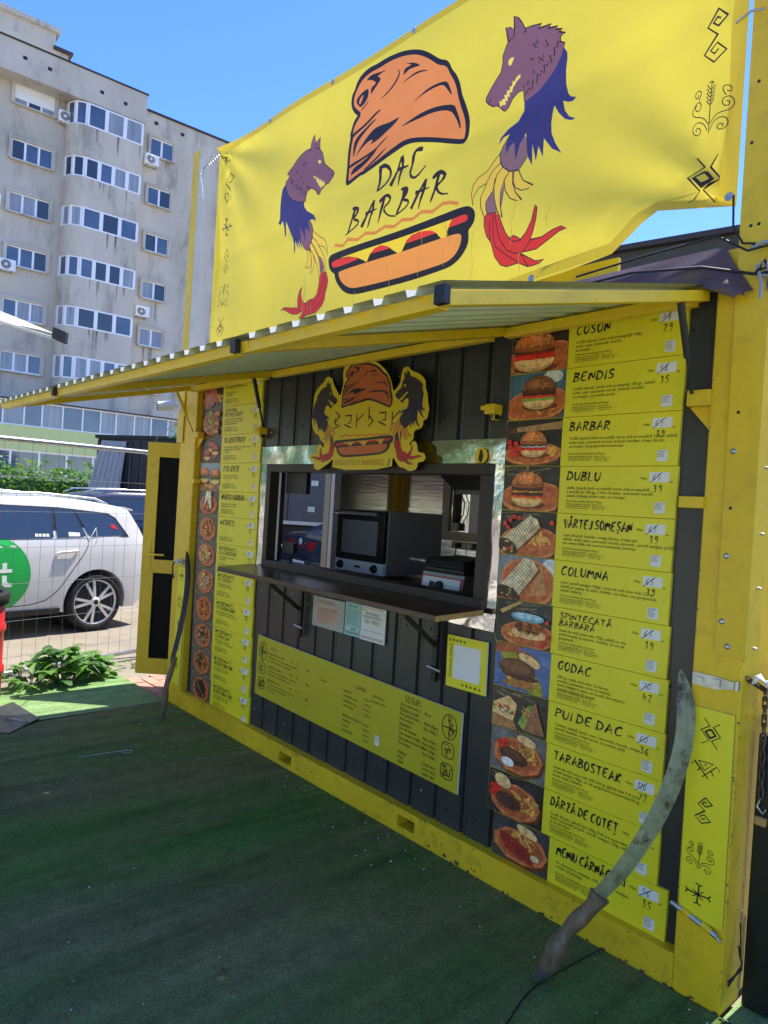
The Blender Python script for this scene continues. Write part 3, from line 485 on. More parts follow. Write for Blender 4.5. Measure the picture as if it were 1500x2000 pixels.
 ('S','dkm',(3.1781,3.5756,3.1785,3.5479,3.1538,3.5731,3.1594,3.5459),0.005,0),
 ('S','dkm',(3.2641,3.5881,3.2485,3.595,3.2502,3.5729,3.2329,3.5776,3.2372,3.5444,3.2124,3.5565,3.2236,3.5215,3.2021,3.5335,3.2033,3.5186,3.1835,3.5284,3.1878,3.4948,3.1657,3.5097,3.169,3.4895,3.152,3.5052,3.1479,3.466,3.1301,3.4893,3.1246,3.4445,3.1107,3.4618,3.0908,3.4371),0.005,0),
 ('S','dkm',(3.1063,3.5876,3.1269,3.5758,3.1164,3.5729),0.005,0),
 ('S','dkm',(3.1286,3.531,3.134,3.5083,3.1225,3.5174),0.005,0),
 ('S','dkm',(3.1043,3.4968,3.1004,3.4777,3.0959,3.4884),0.005,0),
 ('S','dkm',(3.0753,3.7287,3.0821,3.7122,3.067,3.7176,3.0714,3.7081),0.005,0),
 ('S','dkm',(3.016,3.7529,3.0163,3.7256,2.9854,3.7092),0.005,0),
 ('S','dkm',(2.9009,3.4988,2.8893,3.4939,2.8868,3.4763),0.005,0),
 ('P','mv2',(2.9631,3.0494,2.9359,3.014,2.9343,2.9711,2.9459,2.9523,2.972,2.9395,3.0065,2.9401,2.9826,2.9932,2.9711,3.0432),1),
 ('P','mv2',(3.0257,3.0661,3.0161,3.0342,3.0183,2.9756,3.0286,2.9381,3.0331,3.0331),1),
 ('P','fy',(2.9769,3.2168,2.9563,3.1962,2.9143,3.1544,2.8641,3.1379,2.84,3.113,2.8353,3.0741,2.8507,3.0155,2.8548,3.0605,2.8785,3.0897,2.9241,3.0961,2.9464,3.1327,2.988,3.1705),1),
 ('S','dkm',(2.9769,3.2168,2.9563,3.1962,2.9143,3.1544,2.8641,3.1379,2.84,3.113,2.8353,3.0741,2.8507,3.0155,2.8548,3.0605,2.8785,3.0897,2.9241,3.0961,2.9464,3.1327,2.988,3.1705,2.9769,3.2168),0.0045,0),
 ('P','fy',(2.988,3.1705,2.9502,3.1472,2.928,3.1108,2.9111,3.0683,2.8957,3.037,2.902,2.9916,2.9262,2.9456,2.9639,2.9162,2.9369,2.9704,2.9314,3.0073,2.9679,3.0519,2.9691,3.0984,3.0047,3.1458),1),
 ('S','dkm',(2.988,3.1705,2.9502,3.1472,2.928,3.1108,2.9111,3.0683,2.8957,3.037,2.902,2.9916,2.9262,2.9456,2.9639,2.9162,2.9369,2.9704,2.9314,3.0073,2.9679,3.0519,2.9691,3.0984,3.0047,3.1458,2.988,3.1705),0.0045,0),
 ('P','fy',(3.0047,3.1458,2.9774,3.1193,2.9692,3.0672,2.9816,3.0052,3.0062,2.9441,3.0384,2.9067,3.0183,2.9756,3.0136,3.0349,3.0244,3.0819,3.0459,3.1137),1),
 ('S','dkm',(3.0047,3.1458,2.9774,3.1193,2.9692,3.0672,2.9816,3.0052,3.0062,2.9441,3.0384,2.9067,3.0183,2.9756,3.0136,3.0349,3.0244,3.0819,3.0459,3.1137,3.0047,3.1458),0.0045,0),
 ('P','fy',(3.0459,3.1137,3.0247,3.0779,3.0384,3.0278,3.0705,2.9842,3.1051,2.9632,3.138,2.9578,3.0973,3.0032,3.0747,3.0516,3.0656,3.1057),1),
 ('S','dkm',(3.0459,3.1137,3.0247,3.0779,3.0384,3.0278,3.0705,2.9842,3.1051,2.9632,3.138,2.9578,3.0973,3.0032,3.0747,3.0516,3.0656,3.1057,3.0459,3.1137),0.0045,0),
 ('P','fy',(3.0705,3.1042,3.0768,3.0548,3.0958,3.0226,3.1299,3.0014,3.1621,2.9996,3.1861,3.0093,3.1311,3.0461,3.11,3.0789,3.0988,3.1031),1),
 ('S','dkm',(3.0705,3.1042,3.0768,3.0548,3.0958,3.0226,3.1299,3.0014,3.1621,2.9996,3.1861,3.0093,3.1311,3.0461,3.11,3.0789,3.0988,3.1031,3.0705,3.1042),0.0045,0),
 ('P','rd2',(2.9295,2.9369,2.9463,2.9482,3.0115,2.9388,3.0407,2.8773,3.0634,2.8334,3.0847,2.8054,3.1077,2.8112,3.132,2.7979,3.147,2.7831,3.1772,2.8057,3.2051,2.8506,3.2135,2.9148,3.2256,2.9005,3.2271,2.8524,3.2137,2.7969,3.2024,2.77,3.2599,2.7674,3.3144,2.7832,3.3558,2.7872,3.3815,2.7738,3.3448,2.7686,3.2874,2.7464,3.2324,2.7263,3.1695,2.7293,3.1468,2.7269,3.1851,2.7036,3.2227,2.6807,3.2668,2.6767,3.2457,2.6684,3.206,2.6658,3.1788,2.6677,3.131,2.6928,3.0652,2.6915,3.0302,2.7065,2.9974,2.7484,2.9771,2.8153,2.9493,2.8493,2.9328,2.8966),1),
 ('S','dkm',(2.9295,2.9369,2.9463,2.9482,3.0115,2.9388,3.0407,2.8773,3.0634,2.8334,3.0847,2.8054,3.1077,2.8112,3.132,2.7979,3.147,2.7831,3.1772,2.8057,3.2051,2.8506,3.2135,2.9148,3.2256,2.9005,3.2271,2.8524,3.2137,2.7969,3.2024,2.77,3.2599,2.7674,3.3144,2.7832,3.3558,2.7872,3.3815,2.7738,3.3448,2.7686,3.2874,2.7464,3.2324,2.7263,3.1695,2.7293,3.1468,2.7269,3.1851,2.7036,3.2227,2.6807,3.2668,2.6767,3.2457,2.6684,3.206,2.6658,3.1788,2.6677,3.131,2.6928,3.0652,2.6915,3.0302,2.7065,2.9974,2.7484,2.9771,2.8153,2.9493,2.8493,2.9328,2.8966,2.9295,2.9369),0.0045,0),
 ('S','dkm',(2.9636,2.9202,2.972,2.8165),0.0045,0),
 ('S','dkm',(2.9823,2.9349,2.9897,2.8435,3.0039,2.7896,3.0712,2.7361,3.1307,2.6966),0.0045,0),
 ('S','dkm',(2.9924,2.9322,3.026,2.8193,3.0693,2.7594,3.1186,2.7332,3.1646,2.7342,3.2024,2.77),0.0045,0),
 ('S','dkm',(3.0823,2.8059,3.1146,2.7832,3.1517,2.782),0.0045,0),
 ('S','dkm',(3.1468,2.7269,3.1834,2.6668),0.0045,0)],
'S1': [('S','dk3',(3.9407,3.3576,3.9294,3.3665,3.9161,3.3508,3.9333,3.3349,3.9635,3.3584,3.9312,3.3939,3.8976,3.3418,3.9307,3.3085,3.886,3.2573,3.9191,3.2226,3.96,3.25,3.9295,3.2829,3.9075,3.2627,3.921,3.2495,3.9345,3.2611),0.0052,0)],
'WHEAT': [('S','dk3',(3.9067,2.9872,3.9152,3.1615),0.0033,2),
 ('S','dk3',(3.9053,3.0207,3.8848,3.0521,3.8405,3.0721,3.8426,3.0975,3.8678,3.114,3.8783,3.0951,3.87,3.0797,3.8547,3.0855,3.8518,3.1015,3.8611,3.1016),0.0033,2),
 ('S','dk3',(3.8678,3.114,3.8782,3.1358,3.8711,3.1478,3.8545,3.1451,3.8537,3.1287,3.8654,3.1223,3.8664,3.1349),0.0033,2),
 ('S','dk3',(3.9011,3.0002,3.8882,3.0287,3.861,3.0478,3.8428,3.0376,3.8424,3.0153,3.8604,2.9997,3.8767,3.007,3.8681,3.0248,3.8548,3.0277,3.8557,3.0144),0.0033,2),
 ('S','dk3',(3.9127,3.018,3.9344,3.0447,3.9802,3.0456,3.991,3.0666,3.9808,3.0902,3.963,3.0953,3.9495,3.0862,3.9543,3.0662,3.9688,3.0607,3.9768,3.072,3.964,3.0806),0.0033,2),
 ('S','dk3',(3.9628,3.099,3.9509,3.1181,3.9535,3.1334,3.9712,3.1309,3.9808,3.117,3.9763,3.1063,3.9635,3.115),0.0033,2),
 ('S','dk3',(3.9123,2.9962,3.9285,3.0251,3.9604,3.0279,3.9757,3.0079,3.9702,2.9847,3.9492,2.9813,3.9376,2.9964,3.9475,3.0073,3.9605,2.999,3.9556,2.9917),0.0033,2),
 ('S','dk3',(3.9002,3.1529,3.9108,3.1304,3.9278,3.1455),0.0033,2),
 ('S','dk3',(3.8984,3.1407,3.9105,3.1176,3.9267,3.135),0.0033,2),
 ('S','dk3',(3.8974,3.1283,3.9103,3.1049,3.9257,3.1226),0.0033,2),
 ('S','dk3',(3.8964,3.1158,3.91,3.0922,3.9247,3.1103),0.0033,2),
 ('S','dk3',(3.8965,3.1029,3.9097,3.0795,3.9237,3.0979),0.0033,2),
 ('S','dk3',(3.9053,3.1582,3.9152,3.1615,3.9219,3.1533),0.0033,2)],
'XD': [('S','dk3',(3.8678,2.9173,3.8991,2.8759,3.8542,2.8397,3.8971,2.7845,3.8601,2.7523),0.0048,0),
 ('S','dk3',(3.9492,2.8999,3.9169,2.8721,3.957,2.8196,3.9119,2.782,3.9456,2.7378),0.0048,0),
 ('S','dk3',(3.9052,2.8556,3.931,2.822,3.9042,2.7989,3.8772,2.8328,3.9052,2.8556),0.0104,0)],
'LEFTB': [('S','dk3',(0.4803,3.8712,0.4768,3.8395,0.5291,3.8239,0.5431,3.863,0.4988,3.8982,0.4287,3.8759,0.4251,3.844,0.5148,3.763,0.5088,3.7285,0.469,3.6975,0.4334,3.7499,0.4337,3.7718,0.463,3.7722,0.4663,3.7442),0.0049,0),
 ('S','dk3',(0.4856,3.5823,0.4932,3.4567),0.0068,0),
 ('S','dk3',(0.4425,3.513,0.5483,3.5155),0.0078,0),
 ('S','dk3',(0.4608,3.545,0.5261,3.4849),0.0068,0),
 ('S','dk3',(0.4377,3.5289,0.4519,3.496),0.0068,0),
 ('S','dk3',(0.5278,3.5315,0.553,3.4999),0.0068,0),
 ('S','dk3',(0.4677,3.5855,0.4881,3.5613,0.5034,3.5791),0.0058,0),
 ('S','dk3',(0.4833,3.454,0.4949,3.4672,0.5158,3.4498),0.0058,0),
 ('S','dk3',(0.5232,3.3263,0.5101,3.3147,0.5338,3.2986,0.5425,3.322,0.5152,3.3571,0.4765,3.3149,0.5233,3.2647,0.4817,3.2226,0.5263,3.1786,0.5552,3.2146,0.529,3.2418,0.5072,3.2173,0.5234,3.2031,0.536,3.2186),0.0049,0),
 ('S','dk3',(0.5359,2.94,0.53,3.1112),0.0039,0),
 ('S','dk3',(0.5341,2.9547,0.4655,3.0139,0.4395,3.0442,0.4592,3.0663,0.4902,3.0533,0.4854,3.0323,0.4644,3.047),0.0039,0),
 ('S','dk3',(0.4592,3.0663,0.4556,3.0963,0.4849,3.098,0.4845,3.0762),0.0039,0),
 ('S','dk3',(0.5321,2.9479,0.4899,2.995,0.4539,2.9866,0.4601,2.9599,0.4952,2.9504,0.4925,2.9727),0.0039,0),
 ('S','dk3',(0.5386,2.954,0.5844,2.993,0.6075,3.014,0.5856,3.0431,0.5674,3.0392,0.574,3.02),0.0039,0),
 ('S','dk3',(0.5851,3.0467,0.591,3.0815,0.5653,3.0936,0.5679,3.0715),0.0039,0),
 ('S','dk3',(0.5424,2.9461,0.571,2.9845,0.5986,2.9689,0.5977,2.9404,0.5733,2.9409,0.5707,2.963),0.0039,0),
 ('S','dk3',(0.5169,3.0992,0.5318,3.0841,0.5446,3.0976),0.0049,0),
 ('S','dk3',(0.5172,3.0847,0.5321,3.0696,0.5449,3.0831),0.0049,0),
 ('S','dk3',(0.5175,3.0701,0.5323,3.055,0.5452,3.0685),0.0049,0),
 ('S','dk3',(0.5178,3.0555,0.5326,3.0405,0.5455,3.054),0.0049,0),
 ('S','dk3',(0.4945,2.8704,0.547,2.8224,0.4862,2.7804,0.5214,2.7318),0.0049,0),
 ('S','dk3',(0.5863,2.8561,0.5396,2.8235,0.5929,2.776,0.5511,2.7278),0.0049,0),
 ('S','dk3',(0.537,2.8094,0.5666,2.7798,0.5402,2.7583,0.5103,2.7879,0.537,2.8094),0.0088,0),
 ('S','dk3',(0.371,4.0485,0.4307,4.0438,0.4638,4.0111),0.0049,0),
 ('S','dk3',(0.3846,4.0588,0.42,4.0106),0.0049,0),
 ('S','dk3',(0.4059,4.0666,0.4495,4.0084),0.0049,0),
 ('S','dk3',(0.4128,4.0093,0.4629,4.0187),0.0049,0)],
'STAR': [('S','dk3',(4.0601,0.3567,4.0619,0.3903),0.005,0),
 ('S','dk3',(4.0506,0.3955,4.0619,0.3903,4.071,0.3932),0.0042,0),
 ('S','dk3',(4.0601,0.3567,4.0904,0.3598),0.005,0),
 ('S','dk3',(4.0977,0.3705,4.0904,0.3598,4.0979,0.3487),0.0042,0),
 ('S','dk3',(4.0601,0.3567,4.058,0.3271),0.005,0),
 ('S','dk3',(4.0494,0.3218,4.058,0.3271,4.0697,0.3216),0.0042,0),
 ('S','dk3',(4.0601,0.3567,4.0271,0.3601),0.005,0),
 ('S','dk3',(4.0225,0.3679,4.0271,0.3601,4.0222,0.3479),0.0042,0),
 ('S','dk3',(4.0441,0.3711,4.0755,0.3435),0.0034,0),
 ('S','dk3',(4.0446,0.3454,4.0752,0.3727),0.0034,0)],
'EYE': [('S','dk3',(4.0055,0.796,4.0138,0.8069,4.0621,0.7716),0.0034,0),
 ('S','dk3',(4.0272,0.8095,4.0756,0.8094,4.0489,0.7893,4.0272,0.8095),0.0031,0),
 ('S','dk3',(4.0419,0.7719,4.0877,0.806,4.0981,0.7965),0.0034,0),
 ('S','dk3',(4.0248,0.784,4.0364,0.7943),0.0034,0),
 ('S','dk3',(4.07,0.7921,4.0794,0.7814),0.0034,0),
 ('S','dk3',(4.0498,0.8052,4.0521,0.801),0.0046,0)],
'SIGN': [('P','sy',(1.9512,2.3977,2.0132,2.4032,2.0898,2.397,2.1645,2.3887,2.2096,2.3695,2.2623,2.3358,2.3043,2.2944,2.3251,2.2556,2.3431,2.2081,2.3623,2.2203,2.3931,2.2495,2.3961,2.2902,2.4066,2.3209,2.4387,2.3288,2.4595,2.3131,2.4802,2.2976,2.5259,2.2842,2.5658,2.2562,2.5771,2.2333,2.5763,2.2071,2.5941,2.1795,2.6018,2.1267,2.6129,2.1043,2.606,2.0786,2.6022,2.0527,2.5749,2.0475,2.5767,2.0277,2.563,2.0064,2.5256,2.0034,2.5113,1.9862,2.5169,1.9594,2.4838,1.9358,2.4916,1.92,2.5053,1.9464,2.5308,1.9458,2.5454,1.9233,2.5481,1.8924,2.5922,1.8874,2.6095,1.8654,2.596,1.8437,2.5528,1.8395,2.5548,1.8175,2.5375,1.7998,2.4932,1.7951,2.4591,1.8129,2.4192,1.8174,2.3895,1.8492,2.3672,1.8722,2.3667,1.8036,1.8567,1.799,1.8705,1.8672,1.8278,1.8371,1.7711,1.8115,1.738,1.7985,1.7029,1.801,1.6787,1.8218,1.6903,1.8374,1.6392,1.8586,1.6371,1.8797,1.6667,1.8951,1.7064,1.8946,1.7027,1.9311,1.7224,1.9514,1.7489,1.9457,1.7667,1.9221,1.7736,1.9554,1.7333,1.9719,1.7171,2.0034,1.6814,2.0098,1.651,2.0476,1.6332,2.0904,1.6428,2.1268,1.6424,2.1741,1.6459,2.2264,1.6638,2.2669,1.6965,2.2903,1.7417,2.3123,1.7442,2.3301,1.7772,2.3398,1.8166,2.3234,1.8283,2.2893,1.8698,2.2454,1.8933,2.2135,1.9132,2.257,1.9214,2.2962,1.9098,2.3322,1.9175,2.3764),1)],
'SLET': [('S','dk3',(1.8632,2.1299,1.9065,2.1049,1.859,2.0645),0.0082,0),
 ('S','dk3',(1.8604,2.0922,1.867,2.0591,1.9094,2.0512,1.8621,2.034),0.0082,0),
 ('S','dk3',(1.9549,2.1018,2.0114,2.1018,2.0039,2.0589),0.0082,0),
 ('S','dk3',(2.0038,2.0599,1.9516,2.0543,2.0119,2.033),0.0082,0),
 ('S','dk3',(2.0572,2.1066,2.0597,2.0335),0.0082,0),
 ('S','dk3',(2.1134,2.104,2.0624,2.0689),0.0082,0),
 ('S','dk3',(2.1588,2.1401,2.1609,2.0709),0.0082,0),
 ('S','dk3',(2.1602,2.0938,2.1967,2.0625,2.1615,2.0337),0.0082,0),
 ('S','dk3',(2.2438,2.1029,2.2965,2.1027,2.2949,2.0601),0.0082,0),
 ('S','dk3',(2.2944,2.0648,2.2388,2.0577,2.3007,2.0344),0.0082,0),
 ('S','dk3',(2.3458,2.1045,2.3481,2.0351),0.0082,0),
 ('S','dk3',(2.4049,2.1061,2.3507,2.0666),0.0082,0),
 ('S','sw',(1.9152,1.9919,1.9499,1.9866,1.9826,1.9962,2.0169,1.986,2.0488,1.9955,2.0822,1.9854,2.1133,1.9948,2.1459,1.9848,2.1763,1.9941,2.2081,1.9842,2.2377,1.9934,2.2687,1.9837,2.2976,1.9927,2.3279,1.9832),0.0069,0),
 ('S','dk3',(2.3465,1.8596,2.3376,1.8228),0.0075,0),
 ('S','dk3',(2.3357,1.8136,2.3348,1.808),0.0088,0)],
}
SIGN_MAP = {'HAT': [[0.4648, 0.0515, 0.8752], [-0.0004, 0.4022, 0.7823]], 'WOLFL': [[0.4359, 0.0103, 1.0832], [0.0533, 0.4208, 0.6236]], 'WOLFR': [[0.4717, 0.0321, 0.8974], [-0.0392, 0.4123, 0.8569]], 'DOG': [[0.4405, 0.0791, 0.8656], [0.0181, 0.3745, 0.7979]]}
# ---------------------------------------------------------------- ground
def sheet_grid(x0, x1, y0, y1, nx, ny, fz, m, mb):
    vs = [(x0 + (x1 - x0) * i / nx, y0 + (y1 - y0) * j / ny) for j in range(ny + 1) for i in range(nx + 1)]
    fs = [(j * (nx + 1) + i, j * (nx + 1) + i + 1, (j + 1) * (nx + 1) + i + 1, (j + 1) * (nx + 1) + i) for j in range(ny) for i in range(nx)]
    mb.mesh([(x, y, fz(x, y)) for x, y in vs], fs, m, smooth=True)
m_ground = mat('dusty_gravel', srgb(146, 136, 117), .95, var=.14, vscale=1.2, dirt=srgb(118, 104, 84), dscale=2.6, damt=.6, bump=.5, bscale=45)
mb = MB(); mb.face([(-400, -400, -.03), (400, -400, -.03), (400, 400, -.03), (-400, 400, -.03)], m_ground)
tag(mb.build('ground'), kind='structure')
def turf_material(name, clean, worn_c):
    m = mat(name, clean, .9, spec=.15); t = m.node_tree; p = t.nodes['Principled BSDF']
    tc = t.nodes.new('ShaderNodeTexCoord')
    def noise(sc, det, st=None):
        n = t.nodes.new('ShaderNodeTexNoise'); n.inputs['Scale'].default_value = sc; n.inputs['Detail'].default_value = det; n.inputs['Roughness'].default_value = .7
        v = tc.outputs['Object']
        if st:
            mp = t.nodes.new('ShaderNodeMapping'); mp.inputs['Scale'].default_value = st; t.links.new(v, mp.inputs[0]); v = mp.outputs[0]
        t.links.new(v, n.inputs['Vector']); return n.outputs[0]
    def ramp(f, a, b, lo, hi):
        r = t.nodes.new('ShaderNodeMapRange'); r.inputs[1].default_value = a; r.inputs[2].default_value = b; r.inputs[3].default_value = lo; r.inputs[4].default_value = hi
        t.links.new(f, r.inputs[0]); return r.outputs[0]
    worn = t.nodes.new('ShaderNodeMix'); worn.data_type = 'RGBA'; worn.inputs[6].default_value = (*clean, 1); worn.inputs[7].default_value = (*worn_c, 1)
    t.links.new(ramp(noise(.7, 5, (1.6, .5, 1)), .38, .62, 0, 1), worn.inputs[0])
    fine = t.nodes.new('ShaderNodeVectorMath'); fine.operation = 'SCALE'; t.links.new(worn.outputs[2], fine.inputs[0])
    mul = t.nodes.new('ShaderNodeMath'); mul.operation = 'MULTIPLY'; t.links.new(ramp(noise(130, 3), .3, .7, .55, 1.45), mul.inputs[0]); mu2 = t.nodes.new('ShaderNodeMath'); mu2.operation = 'MULTIPLY'
    t.links.new(ramp(noise(1, 6, (7, .45, 1)), .36, .64, .76, 1.22), mu2.inputs[0]); t.links.new(ramp(noise(11, 6), .3, .7, .8, 1.2), mu2.inputs[1]); t.links.new(mu2.outputs[0], mul.inputs[1])  # lengthwise streaks paint the wrinkles' light and dark into the colour
    t.links.new(mul.outputs[0], fine.inputs[3])
    t.links.new(fine.outputs[0], p.inputs['Base Color'])
    b = t.nodes.new('ShaderNodeBump'); b.inputs['Strength'].default_value = .7; b.inputs['Distance'].default_value = .01
    t.links.new(noise(220, 2), b.inputs['Height']); t.links.new(b.outputs[0], p.inputs['Normal'])
    return m
m_turf = turf_material('trodden_turf', (.074, .172, .034), (.165, .165, .066)); m_turf2 = turf_material('fresh_turf', (.21, .36, .12), (.27, .40, .17))
def wrinkle(x, y):
    k = max(0., min(1., (-y - .15) / .6))
    a = math.sin(x * 9.1 + .5 * math.sin(y * 1.3 + x) + .6) * .5 + math.sin(x * 21.3 + 1.1 * math.sin(y * .9)) * .25 + math.sin(x * 4.3 + y * .5) * .5
    return .004 + k * .011 * a
mb = MB(); sheet_grid(-.03, 9, -4.4, -.004, 420, 40, wrinkle, m_turf, mb)
sheet_grid(-.98, -.036, -3.2, -.02, 30, 30, lambda x, y: .003 + .002 * math.sin(x * 7 + y * 3), m_turf2, mb)
sheet_grid(4.15, 9, .0, .3, 20, 10, lambda x, y: .003, m_turf2, mb)
for P_ in ([(-.033, -6), (-.036, -1), (-.033, -.02)], [(3.708, -.01), (3.69, -.2), (3.68, -.38), (3.70, -.5), (3.74, -.62), (3.80, -1.2)]):
    for q in ribbon(smooth_pts(P_, 2), .010 if P_[0][0] < 0 else .006): mb.face([(a, b, wrinkle(a, b) + .0035) for a, b in q], m_rubber)
tag(mb.build('turf_floor'), kind='structure')
mb = MB(); mb.face([(-12, -9, -.012), (14, -9, -.012), (14, -4.42, -.012), (-12, -4.42, -.012)], mat('pale_bounce_paving', srgb(206, 196, 178), .9, var=.1)); tag(mb.build('bounce_paving'), kind='structure')  # unseen pale ground behind the camera, added to bounce sunlight onto the kiosk front
mb = MB(); random.seed(3)
for i in range(5):
    for j in range(6):
        x = -.88 + i * .2 + (j % 2) * .09; y = .0 + j * .105; z = -.006 + random.uniform(-.004, .004)
        mb.box(x, x + .19, y, y + .095, z - .05, z, m_brick)
tag(mb.build('path'), kind='structure')

# ---------------------------------------------------------------- kiosk
KX0, KX1, KD, KH = -.085, 4.14, 2.3, 2.56
kiosk = thing('container_kiosk', 'yellow framed dark container kiosk with a serving window and three propped up shutters', 'food kiosk', (2.02, 1.1, 0))
for (x0, x1, y0, y1) in ((KX0, .16, 0, .15), (3.975, KX1, 0, .15), (KX0, .1, KD - .15, KD), (4.0, KX1, KD - .15, KD)):
    mb = MB(); mb.box(x0, x1, y0, y1, 0, KH, m_yellow); bevel(mb.build('corner_post', kiosk), .006)
mb = MB(); px = [(1.508, 1.637, .03, .086), (2.568, 2.688, .037, .092)]; xs = .16
for (a, b, c, d) in px:
    mb.box(xs, a, 0, .12, .0, .125, m_rail); mb.box(a, b, 0, .12, 0, c, m_rail); mb.box(a, b, 0, .12, d, .125, m_rail); mb.box(a, b, .11, .119, c, d, m_darkbox); xs = b
mb.box(xs, 3.975, 0, .12, 0, .125, m_rail); mb.build('bottom_rail', kiosk)
mb = MB(); mb.box(.16, 3.975, 0, .10, 2.44, KH, m_yellow_old); mb.build('top_rail', kiosk)
mb = MB(); mb.box(.2, 3.575, .02, .04, KH + .001, 2.635, m_yellow_old); mb.build('fascia_board', kiosk)
mb = MB(); mb.box(KX0, KX1, .10, KD, KH - .03, KH - .002, m_darkbox); mb.build('roof', kiosk)
mb = MB(); mb.box(.0, 4.1, .13, KD - .02, .10, .14, m_darksteel); mb.build('floor', kiosk)
mb = MB(); mb.box(4.09, 4.125, .15, KD - .15, 0, KH - .03, m_yellow); mb.build('side_wall', kiosk)
mb = MB()   # left wall with doorway
LW = (-.02, .03)
mb.box(*LW, .15, .62, .14, KH - .03, m_darksteel); mb.box(*LW, 1.47, KD - .15, .14, KH - .03, m_brushed); mb.box(*LW, .62, 1.47, 2.1, KH - .03, m_darksteel); mb.build('side_wall', kiosk)
mb = MB(); mb.box(.031, .085, 1.40, 1.47, .14, 2.1, m_whitepl); mb.box(-.05, .03, 1.395, 1.47, .14, 2.1, m_beige); mb.build('door_frame', kiosk)
mb = MB(); mb.box(.1, 4.0, KD - .06, KD - .02, .0, KH - .03, m_brushed)
for x in (.62, 1.25, 2.2, 3.1): mb.box(x, x + .012, KD - .063, KD - .0601, .9, 2.4, m_darksteel)
mb.box(.1, 1.3, KD - .066, KD - .0601, 1.59, 1.605, m_steel); mb.build('back_wall', kiosk)
mb = MB(); mb.box(.031, 4.08, .11, KD - .07, KH - .06, KH - .031, m_whitepl); mb.build('bounce_ceiling', kiosk)  # white ceiling out of view, added to bounce light into the kitchen
mb = MB(); mb.box(.031, 1.2, .09, .10, .14, 2.49, m_whitepl); mb.box(3.04, 4.08, .09, .10, .14, 2.49, m_whitepl); mb.box(1.2001, 3.0399, .09, .10, .14, 1.08, m_whitepl); mb.box(1.2001, 3.0399, .09, .10, 1.88, 2.49, m_whitepl); mb.box(4.07, 4.085, .101, KD - .07, .14, 2.49, m_whitepl); mb.build('bounce_lining', kiosk)  # unseen white sheets added as reflectors for the dim kitchen
# ribbed front sheet
mb = MB(); y0, y1 = PY + .012, PY + .03
def ribbed(xa, xb, za, zb):
    x = xa; k = math.floor(xa / .172); prof = [(xa, y0)]
    while True:
        g = (k + 1) * .172; k += 1
        if g + .03 >= xb: break
        if g - .002 <= xa: continue
        prof += [(g, y0), (g + .006, y1), (g + .018, y1), (g + .024, y0), (g + .034, y0), (g + .037, y0 + .004), (g + .043, y0 + .004), (g + .046, y0)]
    prof.append((xb, y0))
    for (a, b), (c, d) in zip(prof, prof[1:]): mb.face([(a, b, za), (c, d, za), (c, d, zb), (a, b, zb)], m_wall)
WX0, WX1, WZ0, WZ1 = wx(1.205), wx(3.03), wz(1.178), wz(1.833)
ribbed(.16, WX0, .125, 2.44); ribbed(WX1, 3.975, .125, 2.44); ribbed(WX0, WX1, .125, WZ0); ribbed(WX0, WX1, WZ1, 2.44)
mb.build('ribbed_front_panel', kiosk)
# polished trim round the window
def trim_sheet(x0, x1, z0, z1, ph):
    mb = MB(); n = max(2, int((x1 - x0) / .03)); k = max(2, int((z1 - z0) / .03))
    f = lambda x, z: PY + .006 - .0022 * math.sin(x * 19 + z * 11 + ph) - .0016 * math.sin(x * 7 - z * 23 + ph * 2)
    vs = [(x0 + (x1 - x0) * i / n, z0 + (z1 - z0) * j / k) for j in range(k + 1) for i in range(n + 1)]
    fs = [(j * (n + 1) + i, j * (n + 1) + i + 1, (j + 1) * (n + 1) + i + 1, (j + 1) * (n + 1) + i) for j in range(k) for i in range(n)]
    mb.mesh([(x, f(x, z), z) for x, z in vs], fs, m_steel, smooth=True); return mb.build('steel_trim', kiosk)
TX0, TX1, TZ0, TZ1 = wx(1.105), wx(3.094), wz(1.09), wz(1.945)
trim_sheet(TX0, TX1, WZ1 + .001, TZ1, 0); trim_sheet(TX0, WX0 - .001, TZ0, WZ1, 1); trim_sheet(WX1 + .001, TX1, TZ0, WZ1, 2); trim_sheet(WX0 - .001, WX1 + .001, TZ0, WZ0 - .001, 3)
mb = MB(); a, b, c, d = WX0, WX1, WZ0, WZ1; t = .05
mb.box(a, b, PY - .02, .14, d - t, d, m_brown); mb.box(a, b, PY - .02, .14, c, c + t, m_brown); mb.box(a, a + t, PY - .019, .139, c + t, d - t, m_brown); mb.box(b - t, b, PY - .019, .139, c + t, d - t, m_brown)
bevel(mb.build('window_frame', kiosk), .004)
mb = MB(); mb.hexa([(1.04, -.235, 1.135), (3.0, -.275, 1.137), (3.02, PY - .022, 1.152), (1.04, PY - .022, 1.152), (1.04, -.235, 1.163), (3.0, -.275, 1.165), (3.02, PY - .022, 1.180), (1.04, PY - .022, 1.180)], m_shelf)
sh = mb.build('counter_shelf', kiosk); bevel(sh, .003)
mb = MB(); mb.hexa([(3.0005, -.274, 1.138), (3.0025, -.274, 1.138), (3.0225, PY - .03, 1.153), (3.0205, PY - .03, 1.153), (3.0005, -.274, 1.162), (3.0025, -.274, 1.162), (3.0225, PY - .03, 1.177), (3.0205, PY - .03, 1.177)], m_rawwood); mb.build('raw_end', sh)
for x, zb in ((1.61, .80), (2.735, .79)):
    mb = MB(); yb = PY - .016
    mb.bar((x, yb, zb), (x, yb, 1.135), .03, .02, m_black, (0, 1, 0)); mb.bar((x, yb, 1.128), (x, -.215, 1.123), .028, .012, m_black); mb.bar((x + .01, -.2, 1.118), (x + .002, yb - .01, .965), .024, .008, m_black, (1, 0, 0))
    mb.tube([(x - .03, yb - .02, zb + .07), (x + .05, yb - .02, zb + .06)], .007, m_galv); mb.build('shelf_bracket', kiosk)
mb = MB(); rs_ = random.Random(5)   # screws and scuffs on the sheet
